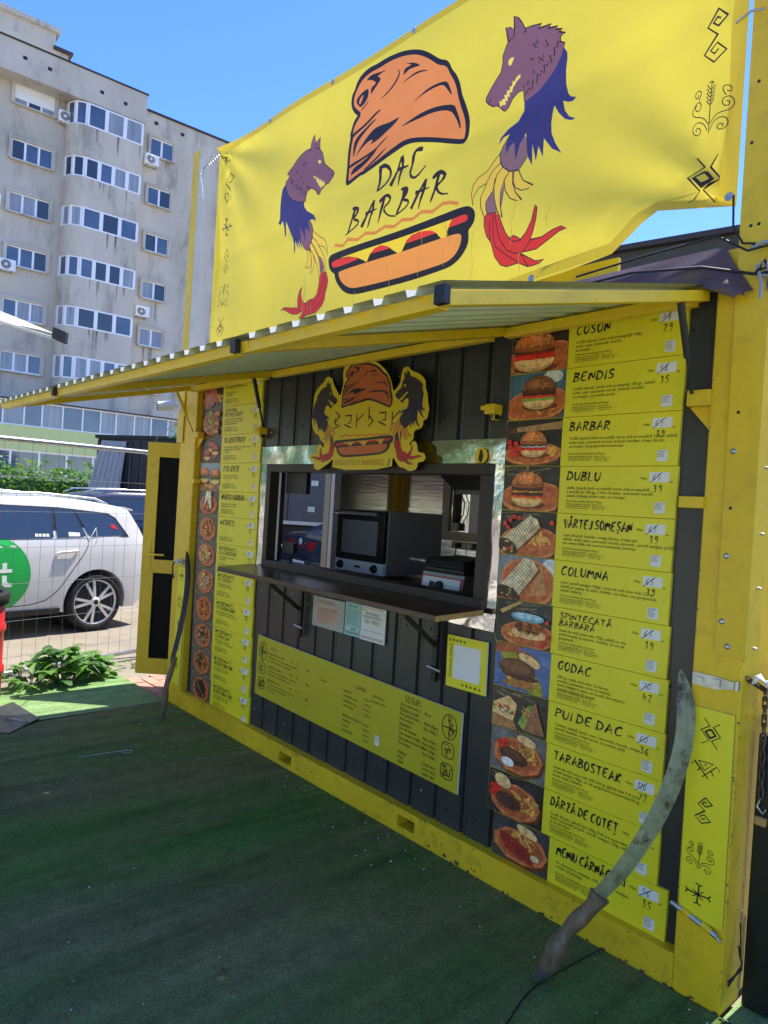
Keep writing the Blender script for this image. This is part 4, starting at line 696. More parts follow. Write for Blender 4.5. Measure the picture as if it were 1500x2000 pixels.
for i in range(22):
    x = .172 * (i + 1) + .09
    for z in (.22, 1.02, 2.06, 2.3): mb.lathe((x, y0 - .0005, z + rs_.uniform(-.02, .02)), (0, -1, 0), [(.006, 0), (.006, .002), (.003, .004)], m_galv if rs_.random() < .4 else m_black, 6)
for i in range(150):
    x, z = rs_.uniform(1.2, 3.9), rs_.uniform(.15, 1.1); s_ = rs_.uniform(.001, .004); mb.face([(x, y0 - .0008, z), (x + s_, y0 - .0008, z + s_ * .4), (x + s_ * .4, y0 - .0008, z + s_)], m_greypanel)
mb.build('screw', kiosk)['kind'] = 'stuff'
mb = MB()   # chipped paint along the frame edges
def chip(fn, u, v, s_, m):
    n = rs_.randint(5, 8); mb.face([fn(u + s_ * rs_.uniform(.4, 1) * math.cos(6.283 * k / n) * 1.5, v + s_ * rs_.uniform(.4, 1) * math.sin(6.283 * k / n)) for k in range(n)], m)
m_chip = mat('bare_rusty_metal', srgb(88, 70, 50), .8, var=.4, vscale=30); m_chip2 = mat('bare_grey_metal', srgb(110, 108, 100), .6, var=.2)
for i in range(70): chip(lambda u, v: (u, -.0007, v), rs_.uniform(.2, 3.96), rs_.choice((rs_.gauss(.121, .004), rs_.gauss(.01, .012), rs_.uniform(.01, .12))), rs_.uniform(.0015, .007), m_chip)
for i in range(26): chip(lambda u, v: (u, -.0007, v), rs_.gauss(3.7, .3) if i % 2 else rs_.uniform(2.8, 4.1), rs_.gauss(.006, .006), rs_.uniform(.004, .014), m_chip)
for i in range(60): chip(lambda u, v: (u, -.0007, v), rs_.choice((3.979, 4.136)) + rs_.gauss(0, .002), rs_.uniform(.05, 2.4), rs_.uniform(.001, .005), m_chip2)
for i in range(30): chip(lambda u, v: (u, -.0007, v), rs_.choice((.155, -.08, .06)) + rs_.gauss(0, .008), rs_.uniform(.05, 2.3), rs_.uniform(.0015, .006), m_chip)
for i in range(40): chip(lambda u, v: (4.1407, u, v), rs_.gauss(.004, .002) if i % 2 else rs_.uniform(.01, .14), rs_.uniform(.05, 1.15), rs_.uniform(.001, .005), m_chip2)
mb.build('paint_chip', kiosk)['kind'] = 'stuff'
# shutters propped up as an awning
HY, HZ, FY, FZ = -.012, 2.425, -1.30, 2.104
def slope(y): return HZ + (y - HY) * (FZ - HZ) / (FY - HY)
def shutter(x0, x1, strut_xs):
    mb = MB(); b = .036
    for x in (x0 + b / 2, x1 - b / 2): mb.bar((x, HY, slope(HY) - .015), (x, FY, FZ - .012), b, .036, m_yellow)
    mb.bar((x0 + b, HY - .02, slope(HY) - .03), (x1 - b, HY - .02, slope(HY) - .03), .04, .04, m_yellow)
    mb.bar((x0 + b, FY + .018, FZ - .012), (x1 - b, FY + .018, FZ - .012), b, .0355, m_yellow)
    fl = mb.build('shutter_flap', kiosk); bevel(fl, .003)
    mb = MB(); p = .117; ya, yb = HY + .01, FY - .025; x = x0; prof = [(x0, 0)]
    k = int((x1 - x0) / p)
    off = ((x1 - x0) - k * p) / 2
    for i in range(k):
        c = x0 + off + p * (i + .5); prof += [(c - .021, 0), (c - .013, -.019), (c + .013, -.019), (c + .021, 0)]
    prof.append((x1, 0))
    for (a, c), (d, e) in zip(prof, prof[1:]):
        mb.face([(a, ya, slope(ya) + c + .024), (d, ya, slope(ya) + e + .024), (d, yb, slope(yb) + e + .024), (a, yb, slope(yb) + c + .024)], m_sheet_green)
    for (a, c), (d, e) in zip(prof, prof[1:]):
        mb.face([(a, ya, slope(ya) + c + .0256), (d, ya, slope(ya) + e + .0256), (d, yb, slope(yb) + e + .0256), (a, yb, slope(yb) + c + .0256)], m_sheet_top)
    mb.build('roof_sheet', fl)
    mb = MB(); mb.obox((x1 - .012, FY - .012, FZ - .008), (.016, 0, 0), (0, .010, 0), (0, 0, .021), m_black); mb.build('end_cap', fl)
    for sx, tx, m in strut_xs:
        mb = MB(); A, B = Vector((sx, -.17, slope(-.17) - .03)), Vector((tx, -.035, 2.07)); C = A.lerp(B, .6)
        mb.tube([A, C], .0125, m, 10); mb.tube([C, B], .0065, m, 8); mb.build('gas_strut', fl)
    return fl
shutter(3.055, 3.955, [(3.93, 3.925, m_black)])
shutter(1.215, 3.045, [(1.235, 1.16, m_black)])
shutter(.09, 1.205, [(.16, .19, m_yellow)])
for (x0, x1, z0, z1) in ((3.90, 3.98, 2.03, 2.085), (3.895, 3.98, 1.675, 1.715), (.155, .24, 2.03, 2.075), (.155, .225, 1.69, 1.725)):
    mb = MB(); mb.box(x0, x1, -.02, .03, z0, z1, m_yellow)
    if z0 > 2: xm = x1 if x0 > 2 else x0; mb.prism([(x0, z0), (x1, z0), (xm, z0 - .09)], face_fn, -.03, -.02, m_yellow)
    bevel(mb.build('shutter_bracket', kiosk), .003)
for (x, z) in ((wx(3.034), wz(2.073)), (wx(1.115), wz(2.05))):
    mb = MB(); mb.box(x - .03, x + .025, PY - .05, PY + .012, z - .025, z + .02, m_yellow); mb.box(x - .045, x + .01, PY - .06, PY - .03, z - .008, z + .012, m_yellow); mb.box(x - .005, x + .012, PY - .03, PY + .012, z - .05, z - .02, m_black); bevel(mb.build('shutter_latch', kiosk), .004)
# open door at the left end: hinged at the end wall, swung out
dh = Vector((-.03, .66, .10)); df = Vector((-.64, .0, .10)); dd = (df - dh); dw = dd.length; dd.normalize(); dn = Vector((dd.y, -dd.x, 0)) * 1
if dn.x < 0: dn = -dn
def dfn(u, v, d): return tuple(dh + dd * u + dn * d + Vector((0, 0, v)))
def dbox(mb, u0, u1, v0, v1, d0, d1, m): mb.hexa([dfn(u0, v0, d0), dfn(u1, v0, d0), dfn(u1, v0, d1), dfn(u0, v0, d1), dfn(u0, v1, d0), dfn(u1, v1, d0), dfn(u1, v1, d1), dfn(u0, v1, d1)], m)
DH = 1.92; mb = MB(); f = .1
dbox(mb, 0, f, 0, DH, 0, .05, m_yellow); dbox(mb, dw - f, dw, 0, DH, 0, .05, m_yellow)
for v0, v1 in ((0, .13), (.84, .95), (DH - .12, DH)): dbox(mb, f, dw - f, v0, v1, .001, .049, m_yellow)
door = mb.build('door', kiosk); recalc(door)
mb = MB(); dbox(mb, f - .01, dw - f + .01, .12, .85, .015, .03, m_darkpane); dbox(mb, f - .01, dw - f + .01, .94, DH - .11, .015, .03, m_darkpane); mb.build('dark_pane', door)
mb = MB(); dbox(mb, dw - .075, dw - .04, .85, 1.12, .05, .056, m_yellow); a = Vector(dfn(dw - .055, .995, .06)); b = Vector(dfn(dw - .055, .995, .1)); c = Vector(dfn(dw - .2, .995, .1)); mb.tube([a, b, c], .009, m_yellow, 8); mb.build('handle', door)

# ---------------------------------------------------------------- angle posts and banner
mb = MB(); mb.box(-.125, -.03, -.012, -.004, 2.0, 4.24, m_yellow); mb.box(-.038, -.03, -.004, .042, 2.35, 4.20, m_flaky)
solo(mb, 'angle_post', 'tall yellow angle iron post with a pale flaking side left of the banner', 'post', 'angle posts carrying the banner')
po = thing('angle_post', 'wide yellow angle post bolted to the right corner of the container', 'post', (4.1, 0, 1.19), 'angle posts carrying the banner')
mb = MB(); mb.prism([(4.05, 1.195), (4.148, 1.185), (4.148, 4.2), (4.035, 4.2), (4.04, 2.5)], face_fn, .003, .011, m_yellow); mb.box(4.141, 4.148, -.003, .11, 1.19, 4.2, m_yellow); mb.build('angle_iron', po)
for z in (2.40, 1.87, 1.52, 1.30, 1.22): 
    mb = MB(); mb.lathe((4.068 if z != 1.22 else 4.09, -.011, z), (0, -1, 0), [(.010, 0), (.010, .002), (.005, .003), (.005, .005)], m_galv, 10); mb.build('bolt', po)
for z in (2.05, 1.82, 1.6, 1.42, 1.22):
    mb = MB(); mb.lathe((4.148, .05, z), (1, 0, 0), [(.005, 0), (.005, .008), (.003, .013)], m_galv, 8); mb.build('bolt', po)
mb = MB()
for x, z in ((4.06, 2.9), (4.07, 3.1), (4.075, 2.62), (4.1, 2.62), (4.09, 2.55), (4.075, 2.0), (4.07, 1.68)): mb.lathe((x, -.0108, z), (0, -1, 0), [(.006, 0), (.006, .0006)], m_black, 8)
mb.build('bolt_hole', po)['kind'] = 'stuff'
def fold(x, z):
    k = (x - .3) / 3.75
    a = .022 * math.sin((x * .75 + z * .95) * 5.2) * max(0, k - .35)
    a += .010 * math.sin((x * .8 - z * .5) * 6 + 1) * (1 - k) + .006 * math.sin(x * 2.1 + z * 7)
    r = math.hypot(x - .31, z - 4.13); th = math.atan2(4.13 - z, x - .31)
    a += .012 * math.sin(th * 15) * math.exp(-r * 1.1)
    r = math.hypot(x - 4.03, z - 2.7); th = math.atan2(z - 2.7, 4.03 - x)
    a += .014 * math.sin(th * 11) * math.exp(-r * 1.3)
    a += -.004 * math.exp(-((z - 3.28 - .03 * x) / .035) ** 2)
    return a * 1.5
top = lambda x: 4.13 - .035 * math.sin((x - .31) / 3.72 * math.pi) * 1 - (x - .31) * .02
Y1 = srgb(238, 214, 70); Y2 = srgb(210, 182, 50)  # darker hem tone paints in the weaker backlight through doubled cloth
outl = [(.31, 4.13)] + [(x, top(x)) for x in [.31 + 3.72 * i / 24 for i in range(1, 25)]] + [(4.033, 3.4), (4.018, 2.705), (3.76, 2.742), (3.70, 2.712), (3.58, 2.632), (3.35, 2.605), (3.0, 2.595), (.362, 2.58), (.33, 3.5)]
polys = [(Y1, outl)]
hem = [(x, top(x)) for x in [.31 + 3.72 * i / 24 for i in range(25)]]
polys.append((Y2, hem + [(x, z - .04) for x, z in hem[::-1]]))
polys.append((Y2, [(3.985, 3.99), (4.03, 4.02), (4.033, 3.4), (4.018, 2.705), (3.965, 2.745), (3.975, 3.3)]))
polys.append((Y2, [(4.018, 2.705), (3.76, 2.742), (3.70, 2.712), (3.58, 2.632), (3.0, 2.595), (3.0, 2.63), (3.57, 2.672), (3.68, 2.752), (3.75, 2.785), (3.97, 2.745)]))
polys.append((Y2, [(.31, 4.13), (.362, 2.58), (.385, 2.58), (.335, 4.1)]))
for k in ('HAT', 'DAC', 'DOG', 'WOLFL', 'WOLFR', 'S1', 'WHEAT', 'XD', 'LEFTB'): polys += art_polys(k)
grime = srgb(176, 160, 60)
random.seed(5)
for i in range(26):   # dried drips and cracks in the print
    x = random.uniform(.5, 3.3); z = random.uniform(2.62, 3.0); p = [(x, z)]
    for j in range(random.randint(2, 5)): p.append((p[-1][0] + random.uniform(-.02, .02), p[-1][1] - random.uniform(.02, .07)))
    for q in ribbon(p, random.uniform(.0015, .003)): polys.append((grime, q))
extra = [(x * .05 + .33, z * .05 + 2.6) for x in range(74) for z in range(31) if .34 < x * .05 + .33 < 3.95 and z * .05 + 2.6 < top(x * .05 + .33) - .05 and (x * .05 + .33 < 3.55 or z * .05 + 2.6 > 2.8) and z > 0]
V, F, Cc = partition(polys, extra)
bn = thing('banner', 'yellow fabric banner with a cap, two wolf headed serpents and hot dog above the kiosk', 'banner', (2.2, -.02, 2.6))
mb = MB()
for f_, c in zip(F, Cc): pass
vs = [(v[0], -.025 - fold(v[0], v[1]), v[1]) for v in V]; b0 = len(mb.v); mb.v += vs; k = mb.mi(m_banner)
for f_, c in zip(F, Cc): mb.f.append(tuple(f_)); mb.m.append(k); mb.c.append(c); mb.sm.append(True)
mb.build('fabric', bn)
mb = MB()
for x, z in [(.33 + i * .68, top(.33 + i * .68) - .02) for i in range(6)] + [(4.0, 3.6), (4.0, 2.735), (3.2, 2.615)]:
    y = -.028 - fold(x, z); mb.lathe((x, y, z), (0, -1, 0), [(.015, 0), (.015, .003), (.008, .004), (.008, .001)], m_galv, 12)
mb.build('eyelet', bn)['kind'] = 'stuff'
for (pts, lab) in (([(-.02, .02, 4.08), (.1, 0, 4.09), (.2, -.02, 4.125), (.32, -.03, 4.12)], 'wire tie from the banner corner to the tall left post'), ([(4.02, -.03, 2.73), (4.03, -.04, 2.62), (4.06, -.03, 2.56), (4.1, -.03, 2.55)], 'thin cord hanging from the lower right banner eyelet'), ([(3.99, -.03, 3.32), (4.04, -.04, 3.33), (4.08, -.03, 3.325)], 'short wire tie at the middle of the right banner edge')):
    mb = MB(); mb.tube(pts, .004, m_galv if 'wire' in lab else m_cable, 6)
    if 'left post' in lab:
        for k in range(9): q = Vector((.04 + k * .03, 0, 4.085 + k * .004)); mb.tube([q + Vector((0, -.008, -.012)), q + Vector((.012, -.004, .014)), q + Vector((.02, .004, -.01))], .003, m_galv, 5)
        mb.tube([(.03, -.01, 4.07), (.05, -.03, 4.02), (.09, -.03, 3.93), (.1, -.02, 3.83)], .004, m_whitepl, 5)
    solo(mb, 'wire', lab, 'wire')
# cable tangle and tarp at the right top corner
mb = MB()
mb.tube([(3.45, -.07, 2.56), (3.75, -.08, 2.575), (4.0, -.09, 2.58), (4.09, -.06, 2.52), (4.2, .0, 2.55)], .004, m_cable, 6)
mb.tube([(3.4, -.07, 2.52), (3.7, -.09, 2.52), (3.95, -.08, 2.49), (4.11, -.04, 2.445), (4.25, .0, 2.42)], .005, m_cable, 6)
for k in range(7):
    a = k * .9; mb.tube([(4.11, -.04, 2.445), (4.125 + .01 * k, -.06, 2.45 + .03 * math.sin(a)), (4.16 + .015 * math.cos(a), -.03, 2.43 + .04 * math.cos(a)), (4.22, .02, 2.40 + .012 * k)], .0055, m_cablegrey if k % 2 else m_cable, 6)
mb.tube([(4.12, -.05, 2.47), (4.14, -.06, 2.40), (4.135, -.05, 2.36)], .006, m_cablegrey, 6); mb.tube([(4.09, -.04, 2.53), (4.13, -.04, 2.545), (4.2, 0, 2.54)], .006, m_cablegrey, 6)
solo(mb, 'cable_bundle', 'tangle of black and grey cables at the top of the right corner post', 'cables')
mb = MB(); n = 26; vs = []; fs = []
P = [(3.05, 2.535), (3.38, 2.562), (3.7, 2.566), (4.0, 2.566), (4.035, 2.50), (4.1, 2.40)]; Q = [(3.05, 2.47), (3.38, 2.47), (3.7, 2.462), (3.86, 2.455), (3.95, 2.425), (4.055, 2.372)]
def lerpl(L, t): t *= len(L) - 1; i = min(int(t), len(L) - 2); f = t - i; return (L[i][0] + (L[i + 1][0] - L[i][0]) * f, L[i][1] + (L[i + 1][1] - L[i][1]) * f)
for i in range(n + 1):
    a, b = lerpl(P, i / n), lerpl(Q, i / n)
    for j in range(9):
        t = j / 8; vs.append((a[0] + (b[0] - a[0]) * t, -.02 - .05 * math.sin(t * 1.6) - .012 * math.sin(i * .8 + t * 3) * t, a[1] + (b[1] - a[1]) * t))
fs = [(i * 9 + j, i * 9 + j + 1, (i + 1) * 9 + j + 1, (i + 1) * 9 + j) for i in range(n) for j in range(8)]
mb.mesh(vs, fs, m_tarp, smooth=True); solo(mb, 'tarp', 'purple brown plastic tarp folded over the top right end of the container', 'tarp')
# ---------------------------------------------------------------- painted plate on the posts
fnP = lambda x, z, d: (x, -d, z)
def sym_plate(name, outline, d0, label, items):
    t_ = thing(name, label, 'sign plate', (outline[0][0], 0, outline[0][1]), 'symbol plates on the corner posts')
    mb = MB(); mb.prism(outline, fnP, .0005, d0, m_lime, m_galv); mb.build('plate', t_)
    mb = MB()
    for i, (key, box) in enumerate(items):
        ps = [q for e in ART[key] for q in pairs(e[2])]; xa, xb = min(q[0] for q in ps), max(q[0] for q in ps); za, zb = min(q[1] for q in ps), max(q[1] for q in ps)
        x0, x1, z0, z1 = box
        f = lambda a, b: (x0 + (a - xa) / (xb - xa) * (x1 - x0), z0 + (b - za) / (zb - za) * (z1 - z0))
        for e in ART[key]:
            w = e[3] * min(1, (x1 - x0) / (xb - xa) if (xb - xa) > 0 else 1); pts = [f(a, b) for a, b in pairs(e[2])]
            if e[4] == 2: pts = smooth_pts(pts, 2)
            for q in ribbon(pts, w): mb.face([fnP(a, b, d0 + .001) for a, b in q], m_ink)
    mb.build('symbols', t_); return t_
sym_plate('symbol_plate', [(3.978, .998), (4.128, .998), (4.133, .287), (3.987, .283)], .008, 'tall yellow plate with five black folk symbols on the right corner post', [('XD', (4.022, 4.087, .87, .965)), ('EYE', (3.998, 4.092, .765, .818)), ('S1', (4.02, 4.075, .61, .70)), ('WHEAT', (4.0, 4.095, .45, .545)), ('STAR', (4.005, 4.09, .335, .405))])
sym_plate('symbol_plate', [(.02, 1.05), (.145, 1.05), (.145, .16), (.02, .16)], .006, 'narrow yellow plate with black folk symbols on the left corner post', [('STAR', (.05, .12, .95, 1.03)), ('WHEAT', (.04, .12, .74, .84)), ('XD', (.05, .115, .58, .66)), ('S1', (.05, .11, .42, .50)), ('EYE', (.045, .12, .28, .33))])
mb = MB(); mb.prism([(3.98, 1.072), (4.06, 1.068), (4.12, 1.083), (4.135, 1.085), (4.135, 1.105), (4.12, 1.105), (4.06, 1.112), (3.98, 1.114)], face_fn, .0, .008, m_galv); mb.box(3.99, 4.02, -.014, -.008, 1.085, 1.1, m_galv); mb.box(4.05, 4.075, -.016, -.008, 1.08, 1.105, m_galv); mb.tube([(4.128, -.012, 1.082), (4.128, -.012, 1.112)], .009, m_galv)
solo(mb, 'hasp', 'galvanised hasp plate on the right corner post above the symbol plate', 'hasp')
mb = MB(); mb.tube([(3.96, -.012, .305), (4.05, -.016, .285), (4.12, -.014, .262)], .009, m_galv); mb.tube([(4.0, -.013, .297), (4.03, -.015, .29)], .011, m_yellow); mb.tube([(4.07, -.016, .281), (4.1, -.016, .272)], .011, m_yellow); mb.tube([(4.12, -.014, .262), (4.128, -.016, .25), (4.135, -.012, .255)], .004, m_galv)
solo(mb, 'locking_bar', 'short grey locking bar across the right post under the symbol plate', 'bolt bar')
mb = MB(); mb.box(.05, .12, -.03, 0, 1.075, 1.115, m_galv); mb.tube([(.0, -.03, 1.09), (.05, -.04, 1.10), (.09, -.035, 1.09)], .008, m_galv); mb.tube([(.0, -.03, 1.09), (-.03, -.03, 1.05), (-.02, -.03, 1.0), (.0, -.03, .96)], .006, m_cable, 6)
solo(mb, 'hasp', 'shiny padlocked hasp with a dangling cord on the left corner post', 'hasp')
# ---------------------------------------------------------------- printed food pictures
fnB = lambda x, z, d: (wx(x), PY - d, wz(z))
class Pic:
    def __init__(s, mb, x0, z0, w, h, d): s.mb = mb; s.x0 = x0; s.z0 = z0; s.w = w; s.h = h; s.d = d; s.k = 0
    def poly(s, col, pts, jit=0.):
        s.k += 1; d = s.d + .00012 * s.k
        P = []
        for u, v in pts: P.append((s.x0 + min(1., max(0., u)) * s.w, s.z0 + min(1., max(0., v)) * s.h))
        c = tuple(max(0, a * (1 + random.uniform(-jit, jit))) for a in col)
        s.mb.poly(P, fnB, d, m_photo, c)
    def ell(s, col, u, v, ru, rv, rot=0., n=18, a0=0., a1=6.2832, jit=0., wob=0.):
        pts = []; c, sn = math.cos(rot), math.sin(rot)
        for i in range(n):
            a = a0 + (a1 - a0) * i / (n - (0 if a1 - a0 > 6.28 else 1)); k = 1 + random.uniform(-wob, wob)
            x, y = ru * math.cos(a) * k, rv * math.sin(a) * k; pts.append((u + x * c - y * sn, v + x * sn + y * c))
        s.poly(col, pts, jit)
def g(c, k): return tuple(min(1, a * k) for a in c)
WOOD = srgb(186, 96, 48); WOOD2 = srgb(206, 126, 70); DARK = srgb(56, 42, 38); BUN = srgb(190, 104, 44); FRY = srgb(222, 160, 74); TOM = srgb(214, 46, 32); LEAF = srgb(136, 158, 62); MEAT = srgb(74, 44, 32); CHZ = srgb(216, 150, 50); BREAD = srgb(230, 184, 120)
def backdrop(p, col, straw=True):
    p.poly(col, [(0, 0), (1, 0), (1, 1), (0, 1)])
    for i in range(9):
        u, v = random.random(), random.random(); p.ell(g(col, random.uniform(.6, 1.5)), u, v, random.uniform(.06, .2), random.uniform(.05, .15), random.uniform(0, 3), 10, wob=.25)
    if straw:
        for i in range(9):
            u = random.uniform(-.05, .5); v = random.uniform(.75, .98); a = random.uniform(-.4, .6); l = random.uniform(.2, .4)
            p.poly(g(srgb(172, 140, 96), random.uniform(.5, 1.)), [(u, v), (u + l * math.cos(a), v + l * math.sin(a)), (u + l * math.cos(a), v + l * math.sin(a) - .015), (u, v - .015)])
def board_oval(p, u=.5, v=.32, ru=.62, rv=.34, rot=.05):
    p.ell(g(WOOD, .35), u + .02, v - .04, ru, rv, rot, 22); p.ell(WOOD2, u, v, ru, rv, rot, 22); p.ell(WOOD, u, v + .015, ru * .93, rv * .87, rot, 22)
    for i in range(5): p.ell(g(WOOD, random.uniform(.8, 1.2)), u + random.uniform(-.3, .3), v + random.uniform(-.12, .12), random.uniform(.1, .25), .012, rot, 8)
def fries(p, u, v, n, sp):
    for i in range(n):
        a = random.uniform(0, 3.1); l = random.uniform(.05, .09); w = .022; x = u + random.uniform(-sp, sp); y = v + random.uniform(-sp, sp) * .7
        c, s = math.cos(a), math.sin(a); p.poly(g(FRY, random.uniform(.65, 1.2)), [(x - c * l - s * w, y - s * l + c * w), (x + c * l - s * w, y + s * l + c * w), (x + c * l + s * w, y + s * l - c * w), (x - c * l + s * w, y - s * l - c * w)])
def tomatoes(p, pts, r=.06):
    for u, v in pts: p.ell(g(TOM, random.uniform(.8, 1.1)), u, v, r * .8, r, 0, 14); p.ell(g(TOM, 1.6), u - r * .2, v + r * .3, r * .22, r * .22, 0, 8)
def bun(p, u, v, ru, rv, seeds=40, col=BUN):
    p.ell(g(col, .72), u, v, ru, rv, 0, 26, 0, math.pi); p.ell(col, u - .01, v + .02, ru * .93, rv * .9, 0, 24, .1, 3.0); p.ell(g(col, 1.3), u - ru * .15, v + rv * .4, ru * .55, rv * .4, .05, 18); p.ell(g(col, 1.55), u - ru * .2, v + rv * .55, ru * .3, rv * .22, .05, 14)
    p.ell(g(col, .6), u, v, ru, rv * .16, 0, 20)
    for i in range(seeds):
        a = random.uniform(.15, 3.0); k = math.sqrt(random.random()) * .92; p.ell(srgb(226, 196, 140), u + ru * k * math.cos(a), v + rv * k * math.sin(a) + .01, .012, .009, random.random() * 3, 6)
def burger(p, u=.42, v=.3, s=1., seeds=40, layers=None, col=BUN):
    ru = .3 * s
    p.ell(g(WOOD, .3), u + .03, v - .13 * s, ru * 1.1, .09 * s, 0, 18)
    p.ell(g(BREAD, .72), u, v - .02 * s, ru * .96, .17 * s, 0, 24, math.pi, 6.2832); p.ell(BREAD, u, v - .02 * s, ru * .93, .1 * s, 0, 20, math.pi, 6.2832); p.ell(g(BREAD, 1.1), u, v - .01 * s, ru * .96, .05 * s, 0, 20)
    y = v + .01 * s
    for c, h in (layers or [(LEAF, .05), (TOM, .05), (CHZ, .03), (MEAT, .09), (g(MEAT, .6), .05)]):
        pts = [(u - ru + 2 * ru * i / 14, y + random.uniform(-.02, .008) * s) for i in range(15)] + [(u + ru - 2 * ru * i / 14, y + (h + .02) * s) for i in range(15)]
        p.poly(c, pts, .1); y += h * s
    bun(p, u, y, ru * 1.04, .34 * s, seeds, col)
def wrap(p, u, v, ang, L, W, fill=True):
    c, s = math.cos(ang), math.sin(ang); T = lambda a, b: (u + (a * c - b * s), v + (a * s + b * c) * 1.35)
    p.poly(g(WOOD, .35), [T(-L, -W * 1.1), T(L * .9, -W * 1.05), T(L, -W * .3), T(-L, .1)])
    p.poly(srgb(222, 206, 172), [T(-L, -W), T(L * .85, -W * .8), T(L, 0), T(L * .85, W * .8), T(-L, W)]); p.poly(srgb(198, 176, 138), [T(-L, -W), T(L * .85, -W * .8), T(L * .95, -W * .3), T(-L, -W * .35)])
    for i in range(13):
        a = -L * .85 + i * L * .125; p.poly(srgb(142, 106, 72), [T(a, -W * .55), T(a + .012, -W * .55), T(a + .03, W * .85), T(a + .018, W * .85)])
    if fill:
        p.ell(g(MEAT, .7), *T(-L, 0), W * .9, W * 1.35, ang, 16)
        for i in range(16): p.ell(random.choice((TOM, MEAT, CHZ, LEAF, BREAD)), T(-L, 0)[0] + random.uniform(-.6, .6) * W, T(-L, 0)[1] + random.uniform(-.9, .9) * W, .03, .025, random.random() * 3, 8)
def pile(p, u, v, ru, rv, cols, n, r=.03):
    for i in range(n):
        a = random.uniform(0, 6.28); k = math.sqrt(random.random()); p.ell(g(random.choice(cols), random.uniform(.65, 1.25)), u + ru * k * math.cos(a), v + rv * k * math.sin(a), r * random.uniform(.5, 1.4), r * random.uniform(.3, .8), random.uniform(0, 3.1), 8, wob=.2)
def tray(p, u=.5, v=.48, ru=.36, rv=.42, rot=.2):
    p.ell(g(WOOD, .3), u + .04, v - .05, ru * 1.02, rv * 1.02, rot, 9); p.ell(srgb(206, 112, 62), u, v, ru, rv, rot, 9); p.ell(srgb(176, 88, 46), u, v + .01, ru * .84, rv * .84, rot, 10)
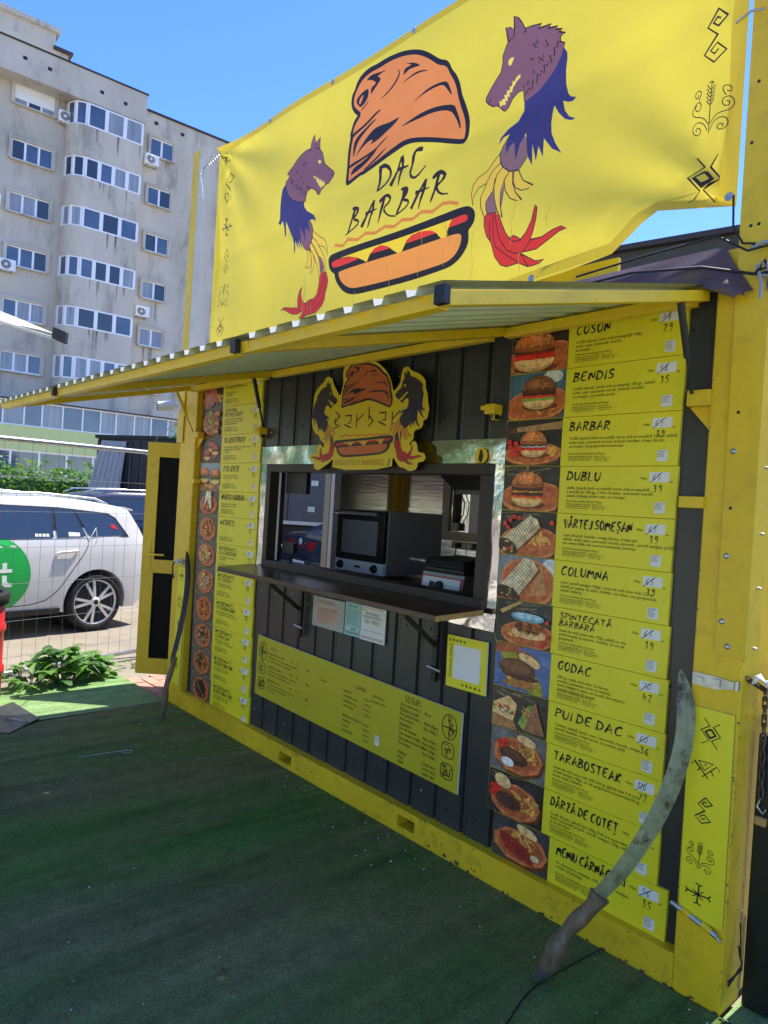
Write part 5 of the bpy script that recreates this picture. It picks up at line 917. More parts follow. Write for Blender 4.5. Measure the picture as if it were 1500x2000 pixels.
def picture(x0, z0, w, h, kind, parent, seed):
    random.seed(seed); mb = MB(); p = Pic(mb, x0, z0, w, h, .0007)
    if kind == 'coson': backdrop(p, DARK); board_oval(p, .62, .28, .75, .38); burger(p, .42, .24, 1.2, 70, [(g(BREAD, 1.1), .04), (TOM, .09), (g(TOM, .6), .04), (MEAT, .07)])
    elif kind == 'bendis': backdrop(p, srgb(70, 100, 116), False); p.ell(srgb(206, 206, 196), .78, .88, .17, .14); board_oval(p, .5, .3, .6, .36, .2); pile(p, .6, .2, .3, .1, [g(LEAF, .5), MEAT, FRY], 26, .03); burger(p, .55, .38, .95, 8, [(LEAF, .07), (TOM, .05), (g(MEAT, .8), .1)], srgb(132, 78, 42))
    elif kind == 'barbar':
        backdrop(p, srgb(44, 38, 34), False); p.poly(srgb(170, 130, 84), [(.2, .84), (1, .94), (1, .78), (.2, .74)]); p.poly(srgb(96, 46, 36), [(0, .8), (.2, .84), (.2, .72), (0, .7)]); board_oval(p, .5, .26, .52, .24); fries(p, .78, .34, 14, .12); burger(p, .52, .33, .78, 45, [(TOM, .08), (srgb(180, 190, 190), .04), (MEAT, .08)])
        tomatoes(p, [(.1, .52), (.12, .4), (.2, .33), (.3, .36), (.16, .26), (.25, .24), (.22, .48)])
    elif kind == 'dublu': backdrop(p, srgb(54, 48, 44)); board_oval(p, .55, .3, .6, .36); p.poly(srgb(166, 120, 70), [(.42, .9), (.45, .9), (.45, 1), (.42, 1)]); burger(p, .45, .26, .95, 60, [(CHZ, .04), (TOM, .04), (MEAT, .08), (CHZ, .03), (MEAT, .08), (g(MEAT, .5), .04)])
    elif kind == 'vartej': backdrop(p, srgb(46, 40, 36)); board_oval(p, .55, .3, .55, .38); fries(p, .75, .4, 18, .16); wrap(p, .42, .5, .75, .36, .17); tomatoes(p, [(.1, .7), (.2, .78), (.16, .62), (.27, .86), (.36, .84), (.95, .78)], .05)
    elif kind == 'columna': backdrop(p, srgb(120, 130, 140), False); p.ell(srgb(210, 214, 218), .95, .8, .16, .2); board_oval(p, .55, .42, .5, .55, .3); p.poly(srgb(186, 126, 70), [(.62, .12), (.9, .2), (.8, .86), (.7, .8)]); wrap(p, .42, .5, .95, .38, .2)
    elif kind == 'spintecata': backdrop(p, srgb(52, 52, 50)); p.poly(srgb(196, 158, 88), [(.05, .72), (.4, .98), (.48, .98), (.12, .66)]); board_oval(p, .6, .26, .5, .3); pile(p, .3, .25, .12, .1, [FRY], 14, .04); p.ell(g(BREAD, .9), .62, .3, .32, .12); pile(p, .62, .42, .3, .12, [srgb(150, 84, 40), MEAT, srgb(178, 100, 46)], 60, .04); p.ell(srgb(112, 162, 180), .6, .66, .3, .1); p.ell(srgb(160, 196, 204), .6, .69, .28, .07); tomatoes(p, [(.9, .16), (.97, .3), (.85, .08), (.95, .62)], .05)
    elif kind == 'godac': backdrop(p, srgb(86, 104, 150), False); p.ell(srgb(156, 150, 40), .5, .45, .6, .2, -.9); p.ell(g(WOOD, .8), .2, .92, .3, .12, .3); p.ell(srgb(150, 96, 50), .6, .74, .26, .13, -.5); p.ell(BREAD, .63, .72, .22, .1, -.5); p.ell(srgb(92, 56, 36), .42, .46, .34, .24, -.1); p.ell(srgb(126, 80, 50), .4, .52, .28, .15, -.1); p.ell(CHZ, .52, .26, .3, .07, .1); p.ell(g(MEAT, 1.2), .56, .3, .26, .06, .1); p.ell(srgb(170, 110, 56), .5, .16, .32, .09, .1)
    elif kind == 'pui': backdrop(p, srgb(70, 60, 52)); p.poly(srgb(176, 120, 74), [(.0, .0), (.5, .0), (.42, .2), (.0, .3)]); p.poly(BREAD, [(.02, .58), (.3, .84), (.46, .66), (.4, .22), (.0, .3)]); pile(p, .22, .46, .2, .1, [srgb(220, 210, 196), TOM, LEAF, CHZ], 40, .035); p.poly(srgb(150, 100, 64), [(.62, .06), (.98, .1), (.8, .86), (.68, .6)]); p.poly(LEAF, [(.5, .22), (.62, .08), (.74, .78), (.66, .72)]); pile(p, .64, .56, .07, .16, [TOM, LEAF, BREAD], 16, .03)
    elif kind == 'tarabo': backdrop(p, srgb(108, 102, 98), False); tray(p, .5, .45, .46, .42, .1); fries(p, .62, .58, 22, .2); tomatoes(p, [(.18, .66), (.27, .7), (.22, .58)], .07); p.ell(BREAD, .66, .86, .18, .1, -.3); p.ell(srgb(82, 48, 34), .44, .42, .26, .17, -.3); p.ell(srgb(104, 62, 42), .42, .46, .2, .1, -.3); p.ell(srgb(226, 222, 214), .34, .26, .12, .1, -.3)
    elif kind == 'darza': backdrop(p, srgb(46, 40, 38)); tray(p, .5, .4, .46, .42, .1); fries(p, .66, .46, 26, .24); tomatoes(p, [(.1, .6), (.17, .52), (.1, .44), (.2, .66)], .08); p.ell(BREAD, .28, .8, .17, .14, -.9); p.ell(srgb(88, 54, 40), .4, .38, .24, .18, -.2); pile(p, .4, .4, .2, .14, [srgb(110, 70, 50), MEAT], 24, .02)
    elif kind == 'carnati':
        backdrop(p, srgb(66, 60, 58), False); tray(p, .5, .44, .5, .4, .05); fries(p, .5, .62, 18, .2); p.ell(BREAD, .62, .86, .2, .1, -.4)
        for i in range(5): p.ell(g(srgb(150, 46, 34), random.uniform(.8, 1.15)), .38 + i * .03, .54 - i * .075, .3, .05, -.3, 16)
        p.ell(srgb(214, 190, 140), .78, .34, .08, .07)
    elif kind == 'crocanele': backdrop(p, srgb(60, 44, 36), False); fries(p, .78, .4, 26, .22); [p.ell(g(srgb(178, 88, 40), random.uniform(.7, 1.2)), random.uniform(.12, .6), random.uniform(.1, .95), .15, .2, random.uniform(0, 3), 12, wob=.15) for i in range(16)]
    elif kind == 'cufar': backdrop(p, srgb(64, 52, 46)); tray(p, .45, .45, .4, .44); pile(p, .42, .5, .3, .4, [LEAF, srgb(170, 170, 96), srgb(196, 186, 130)], 80, .045); [bun(p, u, v, .15, .16, 6) for u, v in ((.82, .72), (.82, .36), (.8, .06))]
    elif kind == 'sliderbox': backdrop(p, srgb(84, 72, 68)); p.poly(srgb(140, 78, 48), [(.08, .2), (.6, .02), (.98, .4), (.5, .66)]); [burger(p, u, v, .55, 0, [(CHZ, .06), (MEAT, .1)], srgb(168, 74, 36)) for u, v in ((.56, .5), (.74, .38), (.36, .2))]
    elif kind == '2slider': backdrop(p, srgb(150, 160, 170), False); p.poly(srgb(150, 92, 54), [(0, 0), (1, 0), (.9, .2), (0, .3)]); fries(p, .5, .16, 16, .22); [burger(p, u, v, .78, 0, [(LEAF, .06), (MEAT, .1), (g(MEAT, .4), .05)], srgb(196, 110, 48)) for u, v in ((.24, .4), (.78, .36))]
    elif kind == 'invartita': backdrop(p, srgb(88, 78, 74)); tray(p, .5, .42, .44, .4); pile(p, .5, .4, .24, .3, [MEAT, TOM, CHZ, srgb(130, 60, 40)], 60, .05); p.poly(srgb(222, 206, 172), [(.42, .98), (.66, .98), (.72, .3), (.64, .24), (.5, .66), (.34, .3)])
    else:
        cols = {'wedges': [FRY, srgb(170, 84, 40), srgb(190, 110, 50)], 'cheddar': [srgb(206, 180, 120), CHZ, FRY, srgb(226, 206, 160)], 'crispy': [srgb(180, 150, 104), FRY, srgb(206, 186, 150)], 'carnaciori': [srgb(168, 66, 42), CHZ, FRY, TOM], 'bacon': [MEAT, srgb(110, 52, 36), FRY, srgb(206, 170, 120)], 'ceafa': [MEAT, srgb(120, 84, 60), FRY], 'vita': [srgb(84, 50, 38), MEAT]}[kind]
        backdrop(p, srgb(92, 84, 80), kind in ('wedges', 'cheddar')); tray(p, .52, .48, .4, .46, random.uniform(-.3, .3)); pile(p, .52, .52, .24, .32, cols, 90, .05)
        if kind == 'vita':
            for i in range(5): p.ell(srgb(58, 38, 34), .36 + i * .08, .66 - i * .09, .07, .13, .5); p.ell(srgb(210, 206, 198), .39 + i * .08, .68 - i * .09, .012, .09, .5)
    return mb.build('food_picture', parent)
# ---------------------------------------------------------------- menu boards
def menu_board(x0, x1, xs, z0, z1, title, weight, old, new, lines, kind, label, group, k=1., names=None):
    random.seed(title); t = thing('menu_board', label, 'menu board', (wx(x0), PY, wz(z0)), group)
    g_ = .0016; mb = MB(); mb.prism([(x0, z0 + g_), (x1, z0 + g_), (x1, z1 - g_), (x0, z1 - g_)], fnB, -.011, .0, m_lime, m_lime); bevel(mb.build('board', t), .0015, 1)
    picture(x0, z0 + g_, xs - x0, z1 - z0 - 2 * g_, kind, t, hash(kind) % 997 if False else sum(map(ord, kind)))
    mb = MB(); x = xs + .036 * k; ts = title.split('|'); random.seed(title)
    if len(ts) == 1: brush(mb, ts[0], x, z1 - .057, .0345, m_ink, fnB, .0012, .2, width=min(.30 * k, .031 * k * len(ts[0])), slant=.1)
    else:
        for i, s_ in enumerate(ts): brush(mb, s_, x, z1 - .042 - i * .031, .024, m_ink, fnB, .0012, .2, width=min(.25 * k, .0235 * k * len(s_)), slant=.1)
    mb.build('title', t)
    mb = MB(); zt = z1 - (.092 if len(ts) == 1 else .095); ws = .43 * k
    for i, l in enumerate(lines): write(mb, l, x, zt - i * .0158, .0163, m_ink, fnB, .0011, width=len(l) * .0067 * k)
    zt = z0 + .047
    write(mb, 'Declarație nutrițională (per100 gr):', x, zt, .0108, m_ink, fnB, .0011, width=.165 * k); random.seed(title + 'n')
    for i, (a, b) in enumerate((('Valoare energetică: ', 'Sare: '), ('Carbohidrați/grăsimi: ', 'Zaharuri: '), ('Acizi grași saturați: ', 'Proteine: '))):
        write(mb, a + '%d %s' % (random.randint(2, 260), 'kcal' if i == 0 else 'gr'), x, zt - .0095 - i * .0085, .0075, m_ink, fnB, .0011, width=.11 * k)
        write(mb, b + '%d gr' % random.randint(1, 14), x + .12 * k, zt - .0095 - i * .0085, .0075, m_ink, fnB, .0011, width=.06 * k)
        if i: mb.poly([(x, zt - .0105 - i * .0085 + .0085), (x + .19 * k, zt - .0105 - i * .0085 + .0085), (x + .19 * k, zt - .0099 - i * .0085 + .0085), (x, zt - .0099 - i * .0085 + .0085)], fnB, .0011, m_ink)
    write(mb, weight, x1 - .142 * k, z1 - .048, .0115, m_ink, fnB, .0011, width=.028); write(mb, 'lei', x1 - .028, z1 - .06, .0115, m_ink, fnB, .0011)
    mb.build('description', t)
    if old:
        sx = x1 - .105 * k; mb = MB(); mb.prism([(sx, z1 - .058), (sx + .074 * k, z1 - .057), (sx + .074 * k, z1 - .021), (sx, z1 - .022)], fnB, .0003, .0009, m_white); st_ = mb.build('price_sticker', t)
        mb = MB(); brush(mb, old, sx + .010, z1 - .052, .024, m_ink, fnB, .0016, .09, slant=.2, width=.035); q = ribbon([(sx + .002, z1 - .061), (sx + .048 * k, z1 - .022)], .0022); [mb.face([fnB(a, b, .0018) for a, b in f], m_ink) for f in q]
        mb.build('crossed_out_price', st_)
        mb = MB(); brush(mb, new, sx + .014, z1 - .092 + random.uniform(-.004, .002), .027, m_ink, fnB, .0012, .12, slant=.1, width=.040); mb.build('handwritten_price', t)
    nx = x1 - .08 * k; mb = MB(); r = random.uniform(-.003, .003); mb.prism([(nx, z0 + .018), (nx + .04, z0 + .017 + r), (nx + .041, z0 + .058 + r), (nx + .001, z0 + .058)], fnB, .0003, .0009, m_white)
    for i, l in enumerate(('Alergeni:', 'gluten,', 'lactoză,', 'muștar')[:random.randint(3, 4)]): write(mb, l, nx + .003, z0 + .051 - i * .0085, .0085, m_ink, fnB, .0015)
    mb.build('note_sticker', t); return t
zr = [2.405, 2.218, 2.019, 1.821, 1.631, 1.44, 1.25, 1.06, .868, .698, .511, .328, .147]
xr = [3.103, 3.103, 3.100, 3.103, 3.101, 3.103, 3.110, 3.117, 3.119, 3.124, 3.124, 3.165]
RB = [('COSON', '270gr', '48', '29', ['Chiflă clasică, carne vită proaspată 100gr,', 'ardei copt, castraveți murați,', 'sos burger'], 'coson'),
 ('BENDIS', '320gr', '58', '35', ['Chiflă clasică, carne vită proaspată 100 gr, salată,', 'ardei copt, castraveți murați, brânză cheddar,', 'sos burger, sos mediu picant'], 'bendis'),
 ('BARBAR', '400gr', '65', '39', ['Chiflă clasică (lată nu înaltă) carne vită proaspătă 150gr, salată,', 'ardei copt, castraveți murați, brânză cheddar, crispy Bacon,', 'sos burger, sos gorgonzola homemade.'], 'barbar'),
 ('DUBLU', '400gr', '65', '39', ['chifla clasică (lată nu înaltă) carne vită proaspătă,', '2 bucăți de 100 gr, 2 felii cheddar, castraveți murați,', 'salată iceberg, ardei copt, sos burger.'], 'dublu'),
 ('VÂRTEJ SOMEȘAN', '500gr', '65', '39', ['Lipie, branză cheddar, crispy Bacon, crispy pui,', 'salată, ardei copt, castraveți murați, porumb, cartofi wedges prăjiți,', 'sos sweet chilly, sos usturoi homemade, ketchup'], 'vartej'),
 ('COLUMNA', '420gr', '65', '39', ['Lipie, cartofi wedges 100gr, carne de vită sous-vide 125 gr', '(adică pe cuptor de apă), cheddar, sos dacic, sos gorgonzola,', 'salată iceberg.'], 'columna'),
 ('SPINTECATĂ|BARBARĂ', '350gr', '65', '39', ['Steak de vită sous-vide 125g, salată cu sos,', 'ptită frecată cu usturoi, cheddar și sos de', 'gorgonzola'], 'spintecata'),
 ('GODAC', '350gr', '70', '42', ['200 gr. ceafa sous-vide, 2x bacon,', 'muștar, castravete murat și cheddar,', 'toate băgate în ptita aia furată din imperiu', 'numită ciabatta și presat.'], 'godac'),
 ('PUI DE DAC', '380gr', '60', '36', ['Ciabata, salată, ardei copt, castraveți murați, crispy,', 'branză cheddar, crispy bacon, sos sweet chilly'], 'pui'),
 ('TARABOSTEAK', '500gr', '120', '72', ['Steak de vită sous-vide 200-230 gr gătită lent 7-8 ore,', 'cartofi wedges 150gr, sos de gorgonzola (homemade)50 gr,', 'ardei copt, ciabatta'], 'tarabo'),
 ('DÂRZĂ DE COTEȚ', '500gr', '', '', ['Ceafă de porc gătită lent 200g (7-8 ore sous-vide)', 'după care pusă pe grill, cartofi wedges 150g, ciabatta', 'și ardei copt.'], 'darza'),
 ('MENIU CÂRNĂCIORI', '450gr', '56', '35', ['4x cârnaciori, ciabatta, 150 gr cartofi wedges,', 'muștar și ketchup.'], 'carnati')]
for i, (ti, we, ol, nw, li, kd) in enumerate(RB):
    nm = ti.replace('|', ' '); x0 = xr[i]
    menu_board(x0, x0 + .775, x0 + .284, zr[i + 1], zr[i], ti, we, ol, nw, li, kd, 'lime food menu board headed %s in the right hand column' % nm + (', under the shutter edge' if i == 0 else ''), 'food menu boards right of the window')
zl = [2.42, 2.237, 2.04, 1.842, 1.645, 1.468, 1.279, 1.09, .897, .70, .511, .318, .127]
xl = [.250, .258, .266, .275, .277, .280, .285, .288, .293, .300, .306, .318]
LB = [('CROCANELE', '48', '29', ['Tăiței crocanți de pui,', 'sos la alegere'], 'crocanele'), ('CUFARUL|PETRECĂREȚ', '85', '50', ['Salată, cartofi wedges, crispy pui,', 'ceapă pane, sos usturoi, sos burger,', 'ideal pentru petrecăreți'], 'cufar'),
 ('SLIDERBOX', '65', '39', ['3 slider burgeri, chiflă mică, carne vită, cheddar,', 'castraveți murați, cartofi wedges,', 'sos burger'], 'sliderbox'), ('2SLIDER', '50', '30', ['2 slider burgeri, chiflă mică,', 'carne vită, cheddar, sos burger'], '2slider'),
 ('ÎNVÂRTITA BARBARA', '58', '35', ['Lipie, carne de vită, cheddar,', 'salată, sos dacic, ardei copt'], 'invartita'), ('WEDGES', '18', '12', [], 'wedges'), ('ÎNCORONAȚI|CU CHEDDAR', '35', '21', ['Cartofi wedges, cheddar topit,', 'sos gorgonzola'], 'cheddar'),
 ('ÎNCORONAȚI|CU CRISPY', '50', '30', ['Cartofi wedges, crispy pui,', 'sos sweet chilly, cheddar topit'], 'crispy'), ('ÎNCORONAȚI|CU CÂRNĂCIORI', '50', '30', ['Cartofi wedges, cârnăciori picanți,', 'sos usturoi, cheddar topit, ceapă verde'], 'carnaciori'),
 ('ÎNCORONAȚI|CU BACON', '50', '30', ['Cartofi wedges, crispy bacon,', 'sos gorgonzola, cheddar topit, ceapă'], 'bacon'), ('ÎNCORONAȚI|CU CEAFA SOUS-VIDE', '65', '39', ['Cartofi wedges, ceafă de porc,', 'sos gorgonzola, cheddar topit'], 'ceafa'), ('ÎNCORONAȚI|CU VITA SOUS-VIDE', '68', '41', ['Cartofi wedges, carne de vită,', 'sos gorgonzola, cheddar topit'], 'vita')]
for i, (ti, ol, nw, li, kd) in enumerate(LB):
    x0 = xl[i]; nm = ti.replace('|', ' ')
    menu_board(x0, x0 + .818, x0 + .3, zl[i + 1], zl[i], ti, '350gr', ol, nw, li, kd, 'lime food menu board headed %s in the left hand column' % nm, 'food menu boards left of the window', 1.05)
# ---------------------------------------------------------------- cut-out sign above the window
sg = thing('logo_sign', 'yellow cut out sign with cap, wolves and hot dog reading Barbar above the serving window', 'sign', (2.15, -.03, 1.82))
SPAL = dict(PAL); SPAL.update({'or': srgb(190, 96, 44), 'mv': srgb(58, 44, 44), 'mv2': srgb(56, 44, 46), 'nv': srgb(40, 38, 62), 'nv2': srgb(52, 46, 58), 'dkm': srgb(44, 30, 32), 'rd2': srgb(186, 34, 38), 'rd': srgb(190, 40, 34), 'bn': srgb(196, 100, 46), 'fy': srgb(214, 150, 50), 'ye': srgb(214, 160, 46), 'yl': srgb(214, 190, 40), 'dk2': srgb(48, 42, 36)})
SC = (2.4361 - .022) / 2.4361
fnS = lambda x, z, d: (5.0495 + (x - 5.0495) * SC, -.022 - d, 1.62 + (z - 1.62) * SC)
outl = smooth_pts(pairs(ART['SIGN'][0][2]), 1, True)
mb = MB(); mb.prism(outl, fnS, -.02, 0, PALM if False else mat('sign_yellow', srgb(214, 186, 26), .4, var=.04), m_black); mb.build('board', sg)
polys = [(SPAL['sy'], [(1.55, 1.75), (2.8, 1.75), (2.8, 2.5), (1.55, 2.5)])]
for k in ('WOLFL', 'WOLFR', 'DOG', 'HAT'):
    A_ = SIGN_MAP[k]; polys += art_polys(k, lambda a, b, A_=A_: (A_[0][0] * a + A_[0][1] * b + A_[0][2], A_[1][0] * a + A_[1][1] * b + A_[1][2]), SPAL)
polys += art_polys('SLET', pal=SPAL)
V, F, Cc = partition(polys)
mb = MB(); k = mb.mi(m_print); mb.v = [fnS(v[0], v[1], .0012) for v in V]
for f, c in zip(F, Cc):
    if c != SPAL['sy']: mb.f.append(tuple(f)); mb.m.append(k); mb.c.append(c); mb.sm.append(False)
mb.build('painted_emblem', sg)
mb = MB(); m_brownink = mat('brown_ink', srgb(150, 96, 30), .5); random.seed(4); brush(mb, 'ABSOLUTELY BARBARIC', 1.882, 1.828, .028, m_brownink, fnS, .0012, .1, width=.425, slant=.1, taper=0, jit=0); mb.build('lettering', sg)
# ---------------------------------------------------------------- hand-written price board
pb = thing('price_board', 'wide yellow board with handwritten drinks and sauce prices under the serving window', 'price board', (wx(1.2), PY, wz(.33)))
PB = [(1.203, .742), (2.953, .696), (2.95, .322), (1.202, .366)]
mb = MB(); mb.prism(PB, fnB, -.004, .006, mat('yellow_board', srgb(190, 176, 30), .42, var=.06, vscale=1.5, dirt=srgb(160, 140, 34), dscale=3, damt=.4), m_white); mb.build('board', pb)
def pbf(x, z, d): return fnB(x, z - (x - 1.2) * .026, d)
mb = MB(); random.seed(9)
brush(mb, 'SOSURI', 2.575, .69, .034, m_ink, pbf, .0075, .09, width=.115)
for i, (l, r, c) in enumerate([('Sos (maioneză) 3', 'Ron', 1), ('Făcute în casă:', '', 0), ('Sos gorgonzola :', 'RON (50gr.)', 0), ('Sos usturoi', 'Ron (50gr.)', 0), ('Standard:', '', 0), ('Sos de mustar :', 'Ron (50gr.)', 0), ('Sos sweet chilly :', 'Ron (50gr.)', 0), ('Sos samurai (picant):', 'Ron (50gr.)', 0), ('Sos burger', 'Ron (50gr.)', 0), ('', '', 1), ('AMBALAJ', '2 RON / BUC', 0), ('PUNGĂ', '1 RON / BUC', 0), ('TACÂM', '1 RON / BUC', 0)]):
    z = .668 - i * .0238; m = m_ink2 if c else m_ink
    if l: write(mb, l, 2.545, z, .021, m, pbf, .0075, shear=.15, width=.0092 * len(l))
    if r: write(mb, r, 2.715, z - .003, .021, m, pbf, .0075, shear=.15, width=.095)
    if l.endswith('casă:') or l == 'Standard:': mb.poly([(2.545, z - .004), (2.545 + .0085 * len(l), z - .004), (2.545 + .0085 * len(l), z - .0025), (2.545, z - .0025)], pbf, .0075, m_ink)
brush(mb, 'NOU', 1.36, .672, .03, m_ink2, pbf, .0075, .06, width=.07)
for i, (l, m, s) in enumerate([('PULLED BEEF CU ORZ', m_ink2, .02), ('Pulled beef cu sos brun, castraveți murați', m_ink, .015), ('ardei copt, salată, sos gorgonzola', m_ink, .015), ('', m_ink, 0), ('BURGER CU CEAFĂ', m_ink2, .02), ('Ceafă porc sous-vide, ardei copt, cheddar', m_ink, .015), ('salată iceberg, sos usturoi, ptită', m_ink, .015), ('', m_ink, 0), ('SANDVIȘ CU PUI', m_ink2, .02), ('Pui crispy, castraveți, salată, sos burger', m_ink2, .015), ('cartofi wedges 150 gr, ketchup', m_ink, .015), ('sos la alegere', m_ink2, .015)]):
    if l: write(mb, l, 1.335, .645 - i * .0205, s, m, pbf, .0075, shear=.2, width=.0085 * len(l) * (s / .017))
for i, (p1, p2) in enumerate((('55', '33'), ('55', '33'), ('95', '57'))):
    z = .648 - i * .083; brush(mb, p1, 1.58, z, .017, m_ink, pbf, .0075, .12, width=.03); brush(mb, p2, 1.64, z, .017, m_ink, pbf, .0075, .1, width=.03); write(mb, 'Ron', 1.745, z - .012, .02, m_ink, pbf, .0075, shear=.15)
write(mb, 'CAFEA', 2.19, .655, .03, m_ink2, pbf, .0075, shear=.2); write(mb, 'CEAI 8 Ron', 2.33, .648, .02, m_ink2, pbf, .0075, shear=.2); write(mb, 'apă plată 6 Ron', 2.32, .622, .018, m_ink2, pbf, .0075, shear=.2); write(mb, '* la cană', 1.87, .62, .02, m_ink2, pbf, .0075, shear=.2)
for i, (a, b) in enumerate((('ESPRESSO', '8 Ron'), ('ESPRESSO dublu', '10 Ron'), ('ESPRESSO lung', '9 Ron'), ('CAPPUCCINO', '12 Ron'), ('', ''), ('ESPRESSO MACCHIATO', '12 Ron'), ('LIMONADĂ', '15 Ron'), ('SUCURI', '10 Ron'), ('SUC NATURAL', '12 Ron'))):
    if a: write(mb, a, 2.095, .615 - i * .0265, .018, m_ink2, pbf, .0075, shear=.2, width=.009 * len(a)); write(mb, b, 2.27, .613 - i * .0265, .018, m_ink2, pbf, .0075, shear=.2)
mb.build('handwriting', pb)
mb = MB(); random.seed(12)
def ring(cx, cz, rx, rz, w, sq):
    p = []
    for i in range(29):
        a = 6.2832 * i / 28; c, s = math.cos(a), math.sin(a)
        if sq: k = 1 / max(abs(c), abs(s)) ** .6; c *= k; s *= k
        p.append((cx + rx * c, cz + rz * s))
    for q in ribbon(p, w): mb.face([pbf(a, b, .0075) for a, b in q], m_ink)
def scrib(cx, cz, rx, rz, n):
    for i in range(n):
        x = cx + random.uniform(-.7, .7) * rx; z = cz + random.uniform(-.7, .7) * rz; p = [(x, z)]
        for j in range(3): p.append((min(cx + rx * .8, max(cx - rx * .8, p[-1][0] + random.uniform(-.3, .3) * rx)), min(cz + rz * .8, max(cz - rz * .8, p[-1][1] + random.uniform(-.45, .45) * rz))))
        for q in ribbon(smooth_pts(p, 1), .0032): mb.face([pbf(a, b, .0075) for a, b in q], m_ink)
for cx, top_ in ((1.272, .665), (2.88, .668)):
    ring(cx, top_ - .012, .046, .058, .004, 0)
    for q in ribbon([(cx - .045, top_ - .018), (cx + .045, top_ - .016)], .004) + ribbon([(cx, top_ + .02), (cx, top_ - .07)], .004): mb.face([pbf(a, b, .0075) for a, b in q], m_ink)
    ring(cx, top_ + .026, .009, .01, .004, 0); scrib(cx, top_ - .02, .04, .045, 10)
    for k, n in ((1, 10), (2, 18)): ring(cx - .002, top_ - .012 - k * .108 + (.01 if k == 2 else 0), .038, .036, .004, 1); scrib(cx - .002, top_ - .012 - k * .108 + (.01 if k == 2 else 0), .036, .034, n)
mb.build('drawn_seals', pb)
mb = MB(); mb.prism([(2.372, .412), (2.405, .412), (2.405, .462), (2.372, .462)], pbf, .0065, .0072, m_white); [write(mb, s_, 2.375, .452 - i * .009, .008, m_ink, pbf, .0085) for i, s_ in enumerate(('Alergeni:', 'gluten,', 'lactoză'))]; mb.build('note_sticker', pb)
# ---------------------------------------------------------------- small notices
qc = thing('menu_card', 'lime card with a white square reading SCANEAZA MENIUL by the end of the shelf', 'notice', (wx(2.83), PY, wz(.8)))
mb = MB(); mb.prism([(2.832, 1.036), (3.072, 1.040), (3.076, .803), (2.837, .799)], fnB, -.004, .004, m_lime, m_white); mb.build('card', qc)
mb = MB(); mb.prism([(2.878, .842), (3.038, .845), (3.037, 1.0), (2.877, .997)], fnB, .0045, .0055, m_white); mb.build('white_square', qc)
mb = MB(); write(mb, 'SCANEAZA MENIUL', 2.866, .845, .018, m_ink, fnB, .006, width=.155, rot=math.pi / 2)
for i in range(5):
    for (x, z) in ((2.85 + i * .022, 1.016), (2.94 + i * .025, .822)):
        for a in range(3 + i % 2): t_ = a * 3.14159 / (3 + i % 2); mb.face([fnB(p_[0], p_[1], .006) for p_ in ribbon([(x - .007 * math.cos(t_), z - .007 * math.sin(t_)), (x + .007 * math.cos(t_), z + .007 * math.sin(t_))], .002)[0]], m_ink)
mb.build('lettering', qc)
m_pinkpaper = mat('pink_certificate', srgb(196, 160, 140), .3); m_teal = mat('teal_certificate', srgb(150, 196, 190), .3); m_redink = mat('red_ink', srgb(176, 60, 50), .5); m_tealink = mat('teal_ink', srgb(40, 110, 120), .5)
m_cert = mat('grey_certificate', srgb(170, 168, 160), .25)
def notice(x0, x1, z0, z1, m, label, fill):
    t = thing('certificate', label, 'notice', (wx(x0), PY, wz(z0)), 'papers under the shelf'); mb = MB(); mb.prism([(x0, z0), (x1, z0), (x1, z1), (x0, z1)], fnB, -.002, .002, m); mb.build('sheet', t); mb = MB(); fill(mb); mb.build('print', t)
def f1(mb):
    mb.poly([(1.80, .925), (1.995, .925), (1.995, 1.03), (1.80, 1.03)], fnB, .0023, m_pinkpaper); write(mb, 'AUTORIZAȚIE', 1.82, 1.04, .022, m_redink, fnB, .003)
    for i in range(6): write(mb, 'nr. seria data emisă conform legii'[: 34 - i * 3], 1.81, 1.005 - i * .016, .013, m_redink if i > 2 else m_ink2, fnB, .003)
def f2(mb):
    write(mb, 'CERTIFICAT', 2.085, 1.055, .016, m_tealink, fnB, .003)
    for i in range(7): write(mb, 'înregistrare unitate alimentară'[: 28 - i % 3 * 5], 2.072, 1.035 - i * .012, .0095, m_tealink, fnB, .003, width=.11)
    random.seed(2)
    for i in range(10): mb.poly([(2.075 + (i % 5) * .022, .91 + (i // 5) * .022), (2.092 + (i % 5) * .022, .912 + (i // 5) * .022), (2.088 + (i % 5) * .022, .927 + (i // 5) * .022)], fnB, .003, random.choice((m_tealink, m_redink, m_white)))
def f3(mb):
    write(mb, 'TELEFONUL', 2.235, 1.035, .02, m_ink, fnB, .003, width=.11); write(mb, 'CONSUMATORULUI', 2.21, 1.018, .018, m_ink, fnB, .003, width=.155); write(mb, '021 9551', 2.23, .99, .028, m_ink, fnB, .003, width=.12)
    for i in range(2): write(mb, 'autoritatea națională pentru protecția consumatorilor', 2.205, 1.068 - i * .009 - (.11 if i else 0), .009, m_ink, fnB, .003, width=.175)
    write(mb, 'anpc.ro', 2.205, 1.055, .012, m_ink, fnB, .003); mb.poly([(2.26, .935), (2.29, .935), (2.29, .965), (2.26, .965)], fnB, .003, m_white)
    for i in range(3): mb.poly([(2.205, .918 - i * .005), (2.385, .918 - i * .005), (2.385, .92 - i * .005), (2.205, .92 - i * .005)], fnB, .003, m_redink)
notice(1.765, 2.055, .9, 1.072, m_cert, 'grey framed certificate with pink print, leftmost under the shelf', f1); notice(2.064, 2.194, .9, 1.083, m_teal, 'narrow teal certificate between two papers under the shelf', f2); notice(2.199, 2.394, .898, 1.085, m_white, 'white consumer phone notice reading 021 9551 under the shelf', f3)
stk_ = thing('round_sticker', 'small round yellow sticker with a black figure on the steel trim', 'sticker', (wx(2.97), PY, wz(1.87)))
